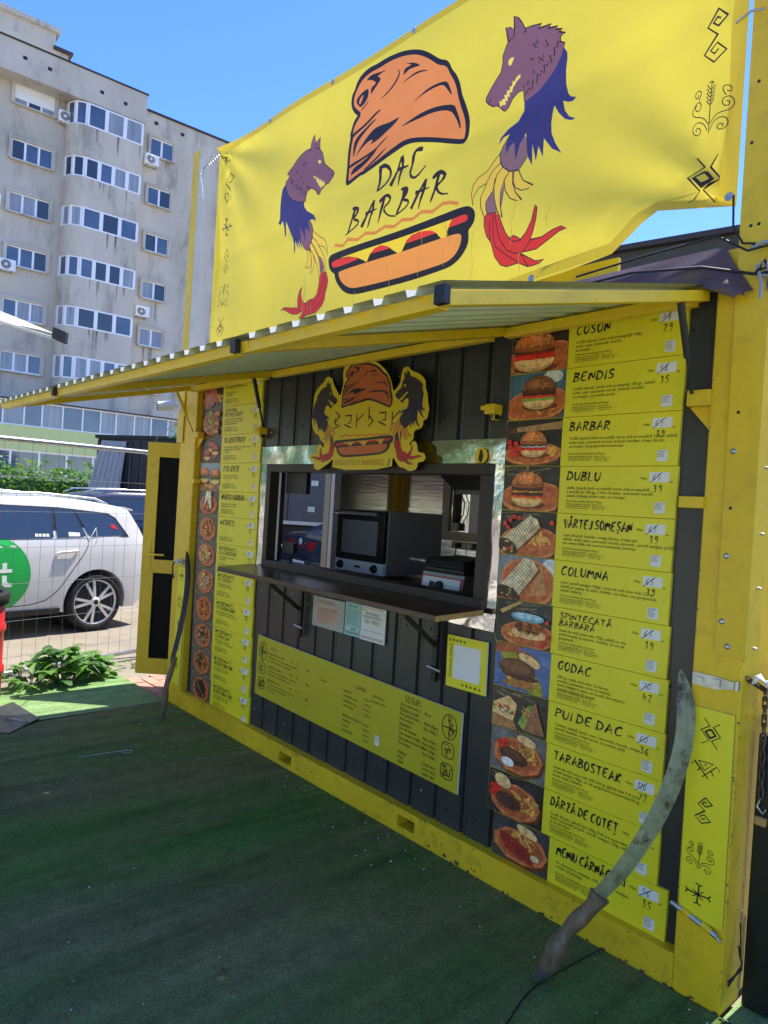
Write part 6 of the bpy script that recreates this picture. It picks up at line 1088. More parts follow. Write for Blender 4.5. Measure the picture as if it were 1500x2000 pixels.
c = (wx(2.965), wz(1.868)); fnT = lambda x, z, d: (x, PY - .004 - d, z)
mb = MB(); mb.poly([(c[0] + .038 * math.cos(a * .2618), c[1] + .038 * math.sin(a * .2618)) for a in range(24)], fnT, .001, m_yellow); mb.poly([(c[0] + .014 * math.cos(a * .5) * (1 + .2 * math.sin(a * 2)), c[1] - .006 + .024 * math.sin(a * .5)) for a in range(13)], fnT, .002, m_black); mb.poly([(c[0] + .009 * math.cos(a * .5), c[1] + .02 + .008 * math.sin(a * .5)) for a in range(13)], fnT, .0022, m_black); mb.build('disc', stk_)
# ---------------------------------------------------------------- kitchen inside
wt = thing('worktop', 'stainless steel worktop inside the serving window', 'worktop', (2.2, .5, .14))
mb = MB(); mb.box(.75, 3.95, .16, .72, 1.085, 1.115, m_brushed); mb.box(.80, 1.75, .721, 1.4, 1.085, 1.113, m_brushed); bevel(mb.build('top', wt), .004)
for x, y in ((.8, .2), (3.9, .2), (.8, 1.36), (3.9, .68)): mb = MB(); mb.box(x - .02, x + .02, y - .02, y + .02, .14, 1.0849, m_galv); mb.build('leg', wt)
ov = thing('oven', 'countertop convection oven with glass door, long handle and steel control strip', 'oven', (1.27, .75, 1.116))
OX0, OX1, OY, OZ0, OZ1 = 1.0, 1.525, .75, 1.135, 1.575
mb = MB(); mb.box(OX0, OX1, OY + .02, OY + .55, OZ0, OZ1, mat('oven_casing', (.34, .33, .31), .35, .5, var=.1)); bevel(mb.build('body', ov), .006)
mb = MB(); mb.box(OX0 + .005, OX1 - .005, OY - .015, OY + .0195, OZ0 + .085, OZ1 - .005, m_black); dr = mb.build('door', ov); bevel(dr, .005)
mb = MB(); mb.box(OX0 + .07, OX1 - .07, OY - .018, OY - .0155, OZ0 + .13, OZ1 - .075, mat('oven_glass', (.34, .35, .36), .05, .75)); mb.build('glass', dr)
mb = MB(); mb.tube([(OX0 + .02, OY - .05, OZ1 - .025), (OX1 - .05, OY - .05, OZ1 - .025)], .011, m_galv, 10); [mb.tube([(x, OY - .016, OZ1 - .025), (x, OY - .05, OZ1 - .025)], .008, m_galv, 8) for x in (OX0 + .05, OX1 - .08)]; mb.build('handle', dr)
mb = MB(); mb.box(OX0, OX1, OY - .012, OY + .0195, OZ0, OZ0 + .08, m_whitepl); cp = mb.build('control_panel', ov); bevel(cp, .003)
for x in (OX0 + .07, OX1 - .085): mb = MB(); mb.lathe((x, OY - .012, OZ0 + .04), (0, -1, 0), [(.03, 0), (.03, .012), (.022, .014), (.02, .028)], m_black, 16); mb.build('knob', cp)
mb = MB(); mb.box(OX0 + .225, OX0 + .285, OY - .016, OY - .0125, OZ0 + .032, OZ0 + .048, m_black); mb.build('display', cp)
for x in (OX0 + .05, OX1 - .05):
    for y in (OY + .06, OY + .5): mb = MB(); mb.lathe((x, y, 1.114), (0, 0, 1), [(.018, 0), (.018, .022)], m_black, 10); mb.build('foot', ov)
gr = thing('contact_grill', 'black contact grill with red edged steel front panel on the worktop', 'grill', (2.47, .3, 1.116))
GX0, GX1, GY = 2.315, 2.62, .30
mb = MB(); mb.hexa([(GX0, GY, 1.13), (GX1, GY, 1.13), (GX1, GY + .3, 1.13), (GX0, GY + .3, 1.13), (GX0, GY + .03, 1.275), (GX1, GY + .03, 1.275), (GX1, GY + .3, 1.275), (GX0, GY + .3, 1.275)], m_darksteel); gb = mb.build('body', gr); bevel(gb, .004)
pf = lambda u, v, d: (GX0 + u, GY - d + .03 * v / .145, 1.13 + v)
mb = MB(); mb.prism([(.006, .03), (GX1 - GX0 - .006, .03), (GX1 - GX0 - .006, .125), (.006, .125)], pf, .001, .004, m_red); mb.build('red_edge', gr)
mb = MB(); mb.prism([(.016, .038), (GX1 - GX0 - .016, .038), (GX1 - GX0 - .016, .118), (.016, .118)], pf, .0045, .007, m_whitepl); fp = mb.build('front_panel', gr)
mb = MB(); mb.lathe(pf(.15, .075, .007), (0, -1, 0), [(.028, 0), (.026, .016)], m_black, 16); mb.build('knob', fp); mb = MB(); mb.prism([(.075, .06), (.105, .06), (.105, .095), (.075, .095)], pf, .0075, .013, m_black); mb.build('switch', fp)
mb = MB(); mb.box(GX0 + .01, GX1 - .01, GY + .03, GY + .30, 1.277, 1.30, m_black); mb.hexa([(GX0, GY + .02, 1.305), (GX1, GY + .02, 1.305), (GX1, GY + .30, 1.32), (GX0, GY + .30, 1.32), (GX0 + .02, GY + .04, 1.345), (GX1 - .02, GY + .04, 1.345), (GX1 - .02, GY + .28, 1.36), (GX0 + .02, GY + .28, 1.36)], m_black); bevel(mb.build('hinged_plate', gr), .005)
mb = MB(); mb.tube([(GX0 + .02, GY + .03, 1.33), (GX0 - .02, GY - .05, 1.335), (GX0 + .1, GY - .055, 1.335)], .009, m_galv, 8); mb.build('handle', gr)
for x in (GX0 + .03, GX1 - .03):
    for y in (GY + .04, GY + .26): mb = MB(); mb.lathe((x, y, 1.1152), (0, 0, 1), [(.014, 0), (.016, .0145)], m_black, 8); mb.build('foot', gr)
hd = thing('extractor_hood', 'dark extractor hood hanging over the kitchen', 'hood', (2.5, 1.3, 1.74))
mb = MB(); mb.hexa([(1.86, 1.05, 1.735), (3.9, 1.05, 1.735), (3.9, 2.23, 1.735), (1.86, 2.23, 1.735), (1.35, 1.05, 2.1), (3.9, 1.05, 2.1), (3.9, 2.23, 2.1), (1.35, 2.23, 2.1)], m_black); mb.build('body', hd)
mb = MB(); mb.box(1.88, 3.9, 1.03, 1.049, 1.72, 1.75, m_darksteel); mb.build('lip', hd); mb = MB(); [mb.box(1.95 + i * .09, 2.0 + i * .09, 1.08, 2.2, 1.722, 1.7345, m_galv) for i in range(20)]; mb.build('filter', hd)
nb = thing('wall_recess', 'beige framed steel recess on the kitchen back wall', 'wall fitting', (.9, KD - .07, 1.35))
mb = MB(); yb = KD - .0665; mb.box(.66, .74, yb - .03, yb, 1.34, 2.0, m_beige); mb.box(.7401, 1.9, yb - .03, yb, 1.34, 1.42, m_beige); mb.build('frame', nb); mb = MB(); mb.box(.7402, 1.9, yb - .012, yb - .0002, 1.4202, 2.0, m_steel); mb.box(.98, 1.1, yb - .03, yb - .0125, 1.4204, 1.9, m_whitepl); mb.build('steel_panel', nb)
sk = thing('wall_socket', 'row of pale wall sockets with a black plug above the worktop', 'socket', (.9, KD - .07, 1.3)); mb = MB(); mb.box(.79, 1.03, yb - .025, yb, 1.27, 1.335, m_beige); mb.build('plate', sk); mb = MB(); [mb.lathe((x, yb - .025, 1.302), (0, -1, 0), [(.022, 0), (.02, .003)], m_whitepl, 12) for x in (.87, .93, .99)]; mb.build('outlet', sk); mb = MB(); mb.lathe((.88, yb - .026, 1.305), (0, -1, 0), [(.022, 0), (.018, .04)], m_black, 10); mb.tube([(.88, yb - .06, 1.3), (.88, yb - .07, 1.2), (.9, yb - .06, 1.12)], .006, m_cable, 6); mb.build('plug', sk)
cj = thing('junction_box', 'pale cable box and grey duct on the kitchen back wall', 'junction box', (.85, KD - .1, 1.44)); mb = MB(); mb.box(.80, .88, yb - .06, yb - .0305, 1.43, 1.50, m_beige); mb.build('box', cj); mb = MB(); mb.box(.80, .84, yb - .05, yb - .0125, 1.5002, 1.98, m_brown); mb.build('duct', cj); mb = MB(); mb.tube([(.87, yb - .045, 1.50), (.92, yb - .04, 1.58), (.93, yb - .04, 1.68), (.88, yb - .04, 1.76)], .005, m_cable, 6); mb.build('cable', cj)
mb = MB(); mb.box(1.262, 1.48, .10, .13, 1.655, 1.80, m_black); solo(mb, 'black_box', 'black rectangular box in the upper left corner of the window opening', 'box')
mb = MB(); mb.box(1.262, 1.381, .10, .13, 1.276, 1.340, m_black); mb.box(1.28, 1.31, .142, .15, 1.116, 1.34, m_black); solo(mb, 'black_terminal', 'black square screen in the lower left corner of the window opening', 'terminal')
# ---------------------------------------------------------------- curved sword props
def sword(base, hand_end, pts, wid, label, m_b, thick=.008):
    t = thing('curved_sword', label, 'sword', base, 'curved swords leaning on the kiosk')
    P = [Vector(q) for q in pts]
    for _ in range(2): P = [P[0]] + [q for a, b in zip(P, P[1:]) for q in (a.lerp(b, .25), a.lerp(b, .75))] + [P[-1]]
    n = len(P); mb = MB(); L = []; nrm = (Vector((.78, -.62, .1))).normalized()
    for i, q in enumerate(P):
        tg = (P[min(i + 1, n - 1)] - P[max(i - 1, 0)]).normalized(); sd = tg.cross(nrm).normalized(); f = i / (n - 1); w = wid * min(1, (1 - f) * 4.5 + .05) * (.85 + .3 * math.sin(f * 2.6)); L.append((q + sd * w / 2, q - sd * w / 2, q + nrm * thick / 2, q - nrm * thick / 2))
    vs = [v for l in L for v in l]; fs = []
    for i in range(n - 1):
        for a, b in ((0, 2), (2, 1), (1, 3), (3, 0)): fs.append((i * 4 + a, i * 4 + b, (i + 1) * 4 + b, (i + 1) * 4 + a))
    fs += [(0, 2, 1, 3), ((n - 1) * 4, (n - 1) * 4 + 3, (n - 1) * 4 + 1, (n - 1) * 4 + 2)]
    mb.mesh(vs, fs, m_b); mb.build('blade', t)
    mb = MB(); A, B = Vector(base), Vector(pts[0]) + (Vector(pts[1]) - Vector(pts[0])).normalized() * .02; K = 26; ps = []; rs = []
    for i in range(K + 1):
        f = i / K; ps.append(A.lerp(B, f) + Vector((.006 * math.sin(f * 9), .006 * math.cos(f * 7), .012 * math.sin(f * 3.1)))); rs.append(hand_end * (.22 + min(1, f * 5) * .62 + .10 * math.sin(f * 19 + 1) * (f > .15) + .12 * math.sin(f * 7)))
    mb.tube(ps, rs, m_grip, 12); hb = mb.build('handle', t); mb = MB(); mb.tube(ps[:5], [r_ * 1.06 + .001 for r_ in rs[:5]], m_darksteel, 12); mb.build('ferrule', hb); return t
sword((3.67, -.375, .012), .036, [(3.80, -.24, .315), (3.885, -.20, .45), (3.965, -.13, .66), (3.995, -.07, .85), (3.985, -.045, 1.0), (3.948, -.03, 1.115)], .058, 'tall curved sword with a weathered rust stained blade leaning on the right post', m_oldblade)
sword((.40, -.25, .012), .026, [(.36, -.175, .42), (.34, -.12, .62), (.31, -.07, .85), (.255, -.04, 1.05), (.19, -.03, 1.19)], .035, 'dark curved sword leaning on the left end of the kiosk', mat('dark_blade', srgb(52, 46, 42), .4, .3, var=.2))
# security camera
cc = thing('security_camera', 'white bullet security camera under the shutter at the left corner post', 'security camera', (-.12, -.05, 2.27))
mb = MB(); mb.tube([(-.17, -.16, 2.27), (-.125, -.06, 2.285)], .036, m_whitepl, 16); mb.build('body', cc); mb = MB(); mb.lathe((-.171, -.162, 2.27), (-.41, -.9, -.13), [(.034, 0), (.034, .006)], m_black, 16); mb.build('lens', cc); mb = MB(); mb.lathe((-.09, -.002, 2.28), (0, -1, 0), [(.045, 0), (.045, .02), (.02, .03)], m_whitepl, 16); mb.tube([(-.09, -.02, 2.28), (-.115, -.05, 2.285)], .014, m_whitepl, 8); mb.build('mount', cc)
# ---------------------------------------------------------------- leaves
def leaf_cloud(mb, pts, size, m, rnd, flat=.5):
    for c in pts:
        a = Vector((rnd.gauss(0, 1), rnd.gauss(0, 1), rnd.gauss(0, flat))).normalized(); b = a.orthogonal().normalized(); b = (Matrix.Rotation(rnd.uniform(0, 6.28), 3, a) @ b)
        s = size * rnd.uniform(.6, 1.3); c = Vector(c)
        mb.face([c - a * s, c + b * s * .42 + a * s * .1, c + a * s, c - b * s * .42 + a * s * .1], m)
def blob(rnd, c, r, n):
    out = []
    while len(out) < n:
        v = Vector((rnd.uniform(-1, 1), rnd.uniform(-1, 1), rnd.uniform(-1, 1)))
        if .25 < v.length < 1: out.append((c[0] + v.x * r[0], c[1] + v.y * r[1], c[2] + v.z * r[2]))
    return out
# ---------------------------------------------------------------- cars
def make_car(name, label, paint, loc, rear_dir, kind='wagon', group=None):
    t = Vector((rear_dir[0], rear_dir[1], 0)).normalized(); nn = Vector((t.y, -t.x, 0))     # nn: the flank that faces the camera
    root = thing(name, label, 'car', loc, group); P0 = Vector(loc)
    if kind == 'wagon':
        roof = [(-3.50, .42), (-3.47, .62), (-3.38, .74), (-3.0, .86), (-2.45, .98), (-2.2, 1.02), (-1.85, 1.22), (-1.5, 1.40), (-1.1, 1.475), (-.5, 1.49), (-.05, 1.465), (.25, 1.43), (.47, 1.395), (.50, 1.36), (.60, 1.18), (.66, 1.05), (.69, .85), (.715, .62), (.70, .3)]
    else:
        roof = [(-3.70, .45), (-3.66, .62), (-3.3, .78), (-2.4, .96), (-2.1, 1.0), (-1.4, 1.34), (-1.0, 1.40), (-.5, 1.41), (0, 1.34), (.45, 1.16), (.72, 1.06), (1.0, 1.035), (1.06, .98), (1.10, .75), (1.12, .5), (1.10, .32)]
    aend = roof[-1][0]; amax = max(a for a, z in roof); amin = roof[0][0]; W = .90
    belt = .97
    def hw(a, z):
        w = W * (.965 + .035 * math.sin(min(max((z - .25) / .7, 0), 1) * math.pi)) if z < belt else (W * .965 - (z - belt) * .40)
        if a < amin + .7: w *= 1 - .24 * ((amin + .7 - a) / .7) ** 2
        if a > amax - .45: w *= 1 - .13 * ((a - amax + .45) / .45) ** 2
        return w
    def pt(a, u, z): return P0 + t * a + nn * (u - W) + Vector((0, 0, z))
    def side(a, z, d=0.): return pt(a, hw(a, z) + d, z)
    st = [q for q in roof if True]; mb = MB(); rings = []
    dense = []
    for (a, z), (b, y) in zip(st, st[1:]):
        k = max(1, int((b - a) / .12))
        dense += [(a + (b - a) * i / k, z + (y - z) * i / k) for i in range(k)]
    dense.append(st[-1])
    fr = [0, .1, .25, .45, .65, .85, 1.]
    for a, zt in dense:
        zb = .24 if -3.2 < a < amax - .15 else .30
        zl = [zb + (min(zt, belt) - zb) * f for f in fr]
        zu = [max(zt, belt + .0) if zt > belt else zt] ; extra = [belt + (zt - belt) * f for f in (.25, .5, .75, .92)] if zt > belt else [zt] * 4
        prof = [(hw(a, z), z) for z in zl] + [(hw(a, z) - (.0 if zt > belt else .02 * (i + 1)), z) for i, z in enumerate(extra)]
        wt_ = prof[-1][0]; c = .03 if zt > belt else .02
        prof += [(wt_ * .93, zt + .004), (wt_ * .6, zt + c * .7), (0, zt + c)]
        rings.append([pt(a, u, z) for u, z in prof] + [pt(a, -u, z) for u, z in prof[-2::-1]])
    n = len(rings[0]); vs = [v for r_ in rings for v in r_]; fs = [(i * n + k, i * n + (k + 1) % n, (i + 1) * n + (k + 1) % n, (i + 1) * n + k) for i in range(len(rings) - 1) for k in range(n)]
    fs += [tuple(range(n))[::-1], tuple((len(rings) - 1) * n + k for k in range(n))]
    mb.mesh(vs, fs, paint, smooth=True); body = mb.build('body', root); recalc(body)
    wheels = (0, -2.63)
    for a in wheels:   # cut the wheel arches
        cb = MB(); c = pt(a, 0, .33); cb.lathe(c - nn * 1.2, nn, [(.372, 0), (.372, 2.4)], m_black, 40); co = cb.build('cut'); recalc(co)
        md = body.modifiers.new('b', 'BOOLEAN'); md.object = co; md.operation = 'DIFFERENCE'; md.solver = 'EXACT'
        bpy.context.view_layer.update(); dg = bpy.context.evaluated_depsgraph_get(); me = bpy.data.meshes.new_from_object(body.evaluated_get(dg)); body.modifiers.clear(); body.data = me; bpy.data.objects.remove(co)
    for p_ in body.data.polygons: p_.use_smooth = True
    try: body.data.set_sharp_from_angle(angle=R(32))
    except Exception: pass
    mb = MB(); mb.obox(pt(-1.4, 0, .42), t * 1.9, nn * .55, Vector((0, 0, .17)), m_black)
    for a in wheels: mb.lathe(pt(a, -.62, .33), nn, [(.368, 0), (.368, 1.24)], m_black, 30)
    mb.build('underbody', root)
    for a in wheels:
        for sgn in (1, -1):
            mb = MB(); c = pt(a, sgn * (W - .10), .325); ax = nn * sgn
            mb.lathe(c - ax * .11, ax, [(.23, 0), (.30, 0), (.322, .03), (.325, .11), (.322, .18), (.305, .205), (.265, .205), (.255, .18)], m_tyre, 40); ty = mb.build('tyre', root)
            mb = MB(); mb.lathe(c - ax * .0, ax, [(.20, -.01), (.245, .0), (.258, .085), (.25, .092), (.235, .06)], m_rim, 40)
            u = Vector((0, 0, 1)); v = ax.cross(u)
            mb.lathe(c + ax * .0, ax, [(.238, .0), (.238, .002)], m_black, 30)
            for k in range(5):
                for dlt in (-.16, .16):
                    g0 = k * 1.2566 + .3; d0 = math.cos(g0) * u + math.sin(g0) * v; d1 = math.cos(g0 + dlt * 1.25) * u + math.sin(g0 + dlt * 1.25) * v
                    mb.bar(c + ax * .075 + d0 * .035, c + ax * .07 + d1 * .245, .03, .03, m_rim, ax)
            mb.lathe(c + ax * .05, ax, [(.06, 0), (.055, .04), (.03, .048)], m_rim, 20); mb.lathe(c + ax * .098, ax, [(.028, 0), (.028, .003)], m_black, 16)
            mb.build('rim', ty)
    # flank details on the camera side and the far side
    def patch(mb, poly, m, d, flip=False):
        tri = tessellate_polygon([[Vector((a, z, 0)) for a, z in poly]])
        f = (lambda a, z: P0 + t * a + nn * (-W - hw(a, z) - d) + Vector((0, 0, z))) if flip else (lambda a, z: side(a, z, d))
        mb.mesh([f(a, z) for a, z in poly], list(tri), m)
    if kind == 'wagon':
        wins = [[(-.22, 1.355), (.14, 1.325), (.24, 1.28), (.37, 1.10), (.35, 1.085), (-.05, 1.075), (-.10, 1.10)], [(-.46, 1.37), (-.25, 1.36), (-.135, 1.075), (-.46, 1.06)], [(-1.22, 1.385), (-.50, 1.372), (-.50, 1.06), (-1.22, 1.04)], [(-1.92, 1.20), (-1.6, 1.355), (-1.27, 1.385), (-1.27, 1.04), (-2.02, 1.03)]]
        sur = [(-2.1, 1.02), (-1.6, 1.38), (-1.2, 1.402), (-.4, 1.388), (.18, 1.34), (.27, 1.29), (.42, 1.07), (-.1, 1.05)]
    else:
        wins = [[(-.55, 1.33), (0, 1.27), (.4, 1.08), (-.5, 1.06)], [(-1.4, 1.27), (-.62, 1.33), (-.58, 1.06), (-1.7, 1.03)]]; sur = [(-1.85, 1.02), (-1.4, 1.3), (-.6, 1.355), (0, 1.3), (.5, 1.06)]
    for flip in (False, True):
        mb = MB(); patch(mb, sur, m_black, .004, flip); sr = mb.build('window_surround', root)
        for w in wins: mb = MB(); patch(mb, w, m_carglass, .009, flip); mb.build('side_window', sr)
    mb = MB()
    for p_ in ([(-.235, 1.36), (-.115, 1.06), (-.10, 1.0), (-.16, .88), (-.30, .70), (-.45, .48), (-.62, .35), (-1.12, .33)], [(-1.25, 1.38), (-1.25, 1.03), (-1.25, .33)], [(-1.12, .33), (-2.2, .33), (-2.25, 1.0)]):
        for q in ribbon(smooth_pts(p_, 1), .008): patch(mb, q, m_black, .003)
    mb.build('door_gap', root)
    for a in (-.35, -1.45):
        mb = MB(); mb.tube([side(a - .13, .885, .012), side(a - .09, .90, .032), side(a + .08, .915, .034), side(a + .12, .915, .012)], [.012, .017, .017, .012], paint, 10); mb.build('door_handle', root)
    mb = MB(); [mb.bar(side(a0, .27, .005), side(a1, .26, .005), .05, .06, m_black) for a0, a1 in ((-2.2, -.42),)]; mb.build('sill', root)
    # rear
    rz = [(z, a) for a, z in roof if a > .3]
    if kind == 'wagon':
        mb = MB(); mb.hexa([pt(.49, -.62, 1.365), pt(.49, .62, 1.365), pt(.66, .72, 1.06), pt(.66, -.72, 1.06), pt(.515, -.62, 1.365), pt(.515, .62, 1.365), pt(.672, .72, 1.06), pt(.672, -.72, 1.06)], m_carglass); mb.build('rear_window', root)
        mb = MB(); mb.hexa([pt(.42, -.66, 1.395), pt(.42, .66, 1.395), pt(.56, .64, 1.37), pt(.56, -.64, 1.37), pt(.42, -.66, 1.42), pt(.42, .66, 1.42), pt(.56, .64, 1.39), pt(.56, -.64, 1.39)], paint); bevel(mb.build('spoiler', root), .01)
        for s_ in (.56, -.56):
            mb = MB(); mb.tube([pt(-1.5, s_, 1.44), pt(-1.38, s_, 1.50), pt(-.6, s_, 1.535), (pt(.1, s_, 1.50)), pt(.26, s_, 1.44)], .014, m_galv, 8); mb.build('roof_rail', root)
        for s_ in (1, -1): mb = MB(); mb.obox(pt(.66, s_ * .68, .92), t * .03, nn * .13, Vector((0, 0, .07)), m_redlens); bevel(mb.build('tail_light', root), .01)
        mb = MB(); mb.obox(pt(.70, 0, .45), t * .03, nn * .78, Vector((0, 0, .12)), paint); bevel(mb.build('rear_bumper', root), .03, 3)
    else:
        mb = MB(); mb.hexa([pt(.05, -.55, 1.335), pt(.05, .55, 1.335), pt(.66, .68, 1.075), pt(.66, -.68, 1.075), pt(.06, -.55, 1.365), pt(.06, .55, 1.365), pt(.67, .68, 1.10), pt(.67, -.68, 1.10)], m_carglass); mb.build('rear_window', root)
        for s_ in (1, -1):
            mb = MB(); mb.hexa([pt(1.02, s_ * .80, .80), pt(1.115, s_ * .32, .80), pt(1.115, s_ * .32, .94), pt(1.02, s_ * .80, .98), pt(.9, s_ * .80, .80), pt(1.0, s_ * .32, .80), pt(1.0, s_ * .32, .94), pt(.9, s_ * .80, .98)], m_redlens); recalc(mb.build('tail_light', root))
        mb = MB(); mb.obox(pt(1.09, 0, .46), t * .05, nn * .80, Vector((0, 0, .17)), paint); bevel(mb.build('rear_bumper', root), .04, 3)
        fr_ = lambda u, v, d: pt(1.145 + d, -u, v)
        mb = MB(); mb.prism([(-.26, .50), (.26, .50), (.26, .61), (-.26, .61)], fr_, .0, .012, m_white); pl = mb.build('number_plate', root)
        mb = MB(); mb.poly([(-.26, .50), (-.22, .50), (-.22, .61), (-.26, .61)], fr_, .013, m_carblue); write(mb, 'CJ 01 WYX', -.205, .525, .10, m_ink, fr_, .014, width=.44); mb.build('lettering', pl)
        mb = MB(); c = pt(1.10, 0, .93); mb.lathe(c, t, [(.055, 0), (.055, .012), (.047, .012), (.047, .006)], m_rim, 20)
        em = lambda u, v, d: pt(1.112 + d, -u, .93 + v)
        for q in ribbon([(-.03, .03), (0, -.0), (.03, .03)], .009) + ribbon([(-.036, .018), (-.018, -.036), (0, -.002), (.018, -.036), (.036, .018)], .009): mb.face([em(a, b, .002) for a, b in q], m_rim)
        mb.build('badge', root)
    return root, side, pt, patch, hw
wc, side, pt, patch, hw = make_car('white_estate_car', 'white estate taxi with a green circle on its door beyond the mesh fence', m_carwhite, (-3.07, .51, -.02), (-.17, .985))
m_taxi = mat('taxi_green', srgb(36, 168, 76), .35)
mb = MB(); cx, cz, rr = -1.16, .675, .405
for i in range(36):
    x0 = cx - rr * math.cos(math.pi * i / 36); x1 = cx - rr * math.cos(math.pi * (i + 1) / 36)
    h0 = math.sqrt(max(0, rr * rr - (x0 - cx) ** 2)); h1 = math.sqrt(max(0, rr * rr - (x1 - cx) ** 2))
    for j in range(10):
        a0, a1 = -1 + .2 * j, -1 + .2 * (j + 1); patch(mb, [(x0, max(.335, cz + h0 * a0)), (x1, max(.335, cz + h1 * a0)), (x1, max(.336, cz + h1 * a1)), (x0, max(.336, cz + h0 * a1))], m_taxi, .0035)
dc = mb.build('door_decal', wc)
mb = MB()
for poly in ([(-1.045, .80), (-1.0, .80), (-1.0, .60), (-1.045, .60)], [(-1.085, .735), (-.945, .735), (-.945, .70), (-1.085, .70)], [(-1.045, .605), (-.99, .605), (-.985, .59), (-.945, .59), (-.945, .55), (-1.01, .55), (-1.04, .57)]): patch(mb, poly, m_white, .006)
for poly in ([(-1.30, .72), (-1.12, .72), (-1.12, .56), (-1.30, .56)],): 
    for q in ribbon([(-1.31, .64), (-1.27, .72), (-1.17, .72), (-1.13, .64), (-1.17, .56), (-1.27, .56), (-1.31, .64)], .035): patch(mb, q, m_white, .006)
mb.build('lettering', dc)
mb = MB(); 
for x in (-.70, -.66, -.62, -.58):
    patch(mb, [(x, 1.07), (x + .03, 1.07), (x + .03, 1.10), (x, 1.10)], m_white, .011)
patch(mb, [(-.33, 1.075), (-.20, 1.075), (-.20, 1.115), (-.33, 1.12)], m_white, .011); patch(mb, [(.20, 1.17), (.28, 1.15), (.25, 1.2), (.19, 1.22)], m_red, .011); mb.build('window_sticker', wc)
bs = make_car('dark_estate_car', 'dark blue tall estate car parked behind the white one', m_carblue, (-6.5, 3.2, -.02), (.05, 1.0), 'wagon')[0]; bs.scale = (1.06, 1.06, 1.06)
make_car('dark_saloon', 'dark blue saloon with red tail lights seen through the kiosk doorway', m_carblack, (-5.5, 5.75, -.02), (-.165, -.986), 'saloon')
# ---------------------------------------------------------------- grey truck and black shed behind
tk = thing('box_truck', 'grey box truck behind the dark saloon seen through the doorway', 'truck', (-8.6, 6.9, 0)); v1 = Vector((.665, .747, 0)); v2 = Vector((-.747, .665, 0)); c0 = Vector((-8.9, 6.1, 0))
tf = lambda u, v, d: tuple(c0 + v1 * u - v2 * d + Vector((0, 0, v)))
mb = MB(); mb.prism([(-1.2, 1.1), (3.2, 1.1), (3.2, 3.4), (-1.2, 3.4)], tf, -2.4, 0, m_truck); mb.build('cargo_box', tk)
mb = MB()
for u in (-.2, .72, 1.62, 2.3): mb.prism([(u, 1.15), (u + .03, 1.15), (u + .03, 3.3), (u, 3.3)], tf, .0, .012, m_darkbox)
mb.prism([(-1.2, 1.04), (3.2, 1.04), (3.2, 1.12), (-1.2, 1.12)], tf, .0, .03, m_galv); mb.build('door_seam', tk)
for u, v in ((1.25, 1.95), (1.2, 1.35), (.3, 1.35), (2.35, 1.9)): mb = MB(); mb.prism([(u, v), (u + .16, v), (u + .16, v + .12), (u, v + .12)], tf, .012, .05, m_galv); mb.build('latch', tk)
mb = MB(); mb.prism([(-1.2, .55), (3.2, .55), (3.2, 1.0), (-1.2, 1.0)], tf, -2.2, -.3, m_black); mb.build('chassis', tk)
for u in (-.15, 2.8): mb = MB(); mb.lathe(tf(u, .5, -.25), -v2, [(.3, 0), (.5, .02), (.5, .24), (.33, .25), (.3, .2)], m_tyre, 28); mb.build('tyre', tk)
mb = MB(); mb.lathe(tf(-.15, .52, -.02), -v2, [(.62, 0), (.62, .04), (.54, .04), (.54, 0)], m_greypanel, 28); mb.build('mudguard', tk)
sh_ = thing('storage_shed', 'black ribbed metal shed behind the parked cars', 'shed', (-9.7, 3.5, 0)); s0 = Vector((-10.26, 2.97, 0)); sf = lambda u, v, d: tuple(s0 + v1 * u - v2 * d + Vector((0, 0, v)))
mb = MB(); mb.prism([(0, 0), (3.0, 0), (3.0, 2.78), (0, 2.68)], sf, -2.0, 0, m_darkbox); mb.build('walls', sh_)
mb = MB(); [mb.prism([(u * .17, .05), (u * .17 + .05, .05), (u * .17 + .05, 2.62), (u * .17, 2.62)], sf, 0, .025, m_darkbox) for u in range(18)]; mb.build('rib', sh_)['kind'] = 'stuff'
mb = MB(); mb.prism([(-.05, 2.66), (3.05, 2.78), (3.05, 2.85), (-.05, 2.73)], sf, -2.05, .06, m_black); mb.build('roof', sh_)
mb = MB(); mb.hexa([sf(-.35, 0, .5), sf(.55, 0, .5), sf(.55, 0, .48), sf(-.35, 0, .48), sf(.1, 2.62, .06), sf(.62, 2.62, .06), sf(.62, 2.62, .04), sf(.1, 2.62, .04)], m_greypanel)
for k in range(6): u = k / 6; mb.hexa([sf(-.35 + .9 * u + .05, .02, .515), sf(-.35 + .9 * u + .08, .02, .515), sf(-.35 + .9 * u + .08, .02, .5), sf(-.35 + .9 * u + .05, .02, .5), sf(.1 + .52 * u + .04, 2.6, .075), sf(.1 + .52 * u + .06, 2.6, .075), sf(.1 + .52 * u + .06, 2.6, .06), sf(.1 + .52 * u + .04, 2.6, .06)], m_greypanel)
solo(mb, 'leaning_panel', 'pale grey corrugated panel leaning on the black shed', 'panel')
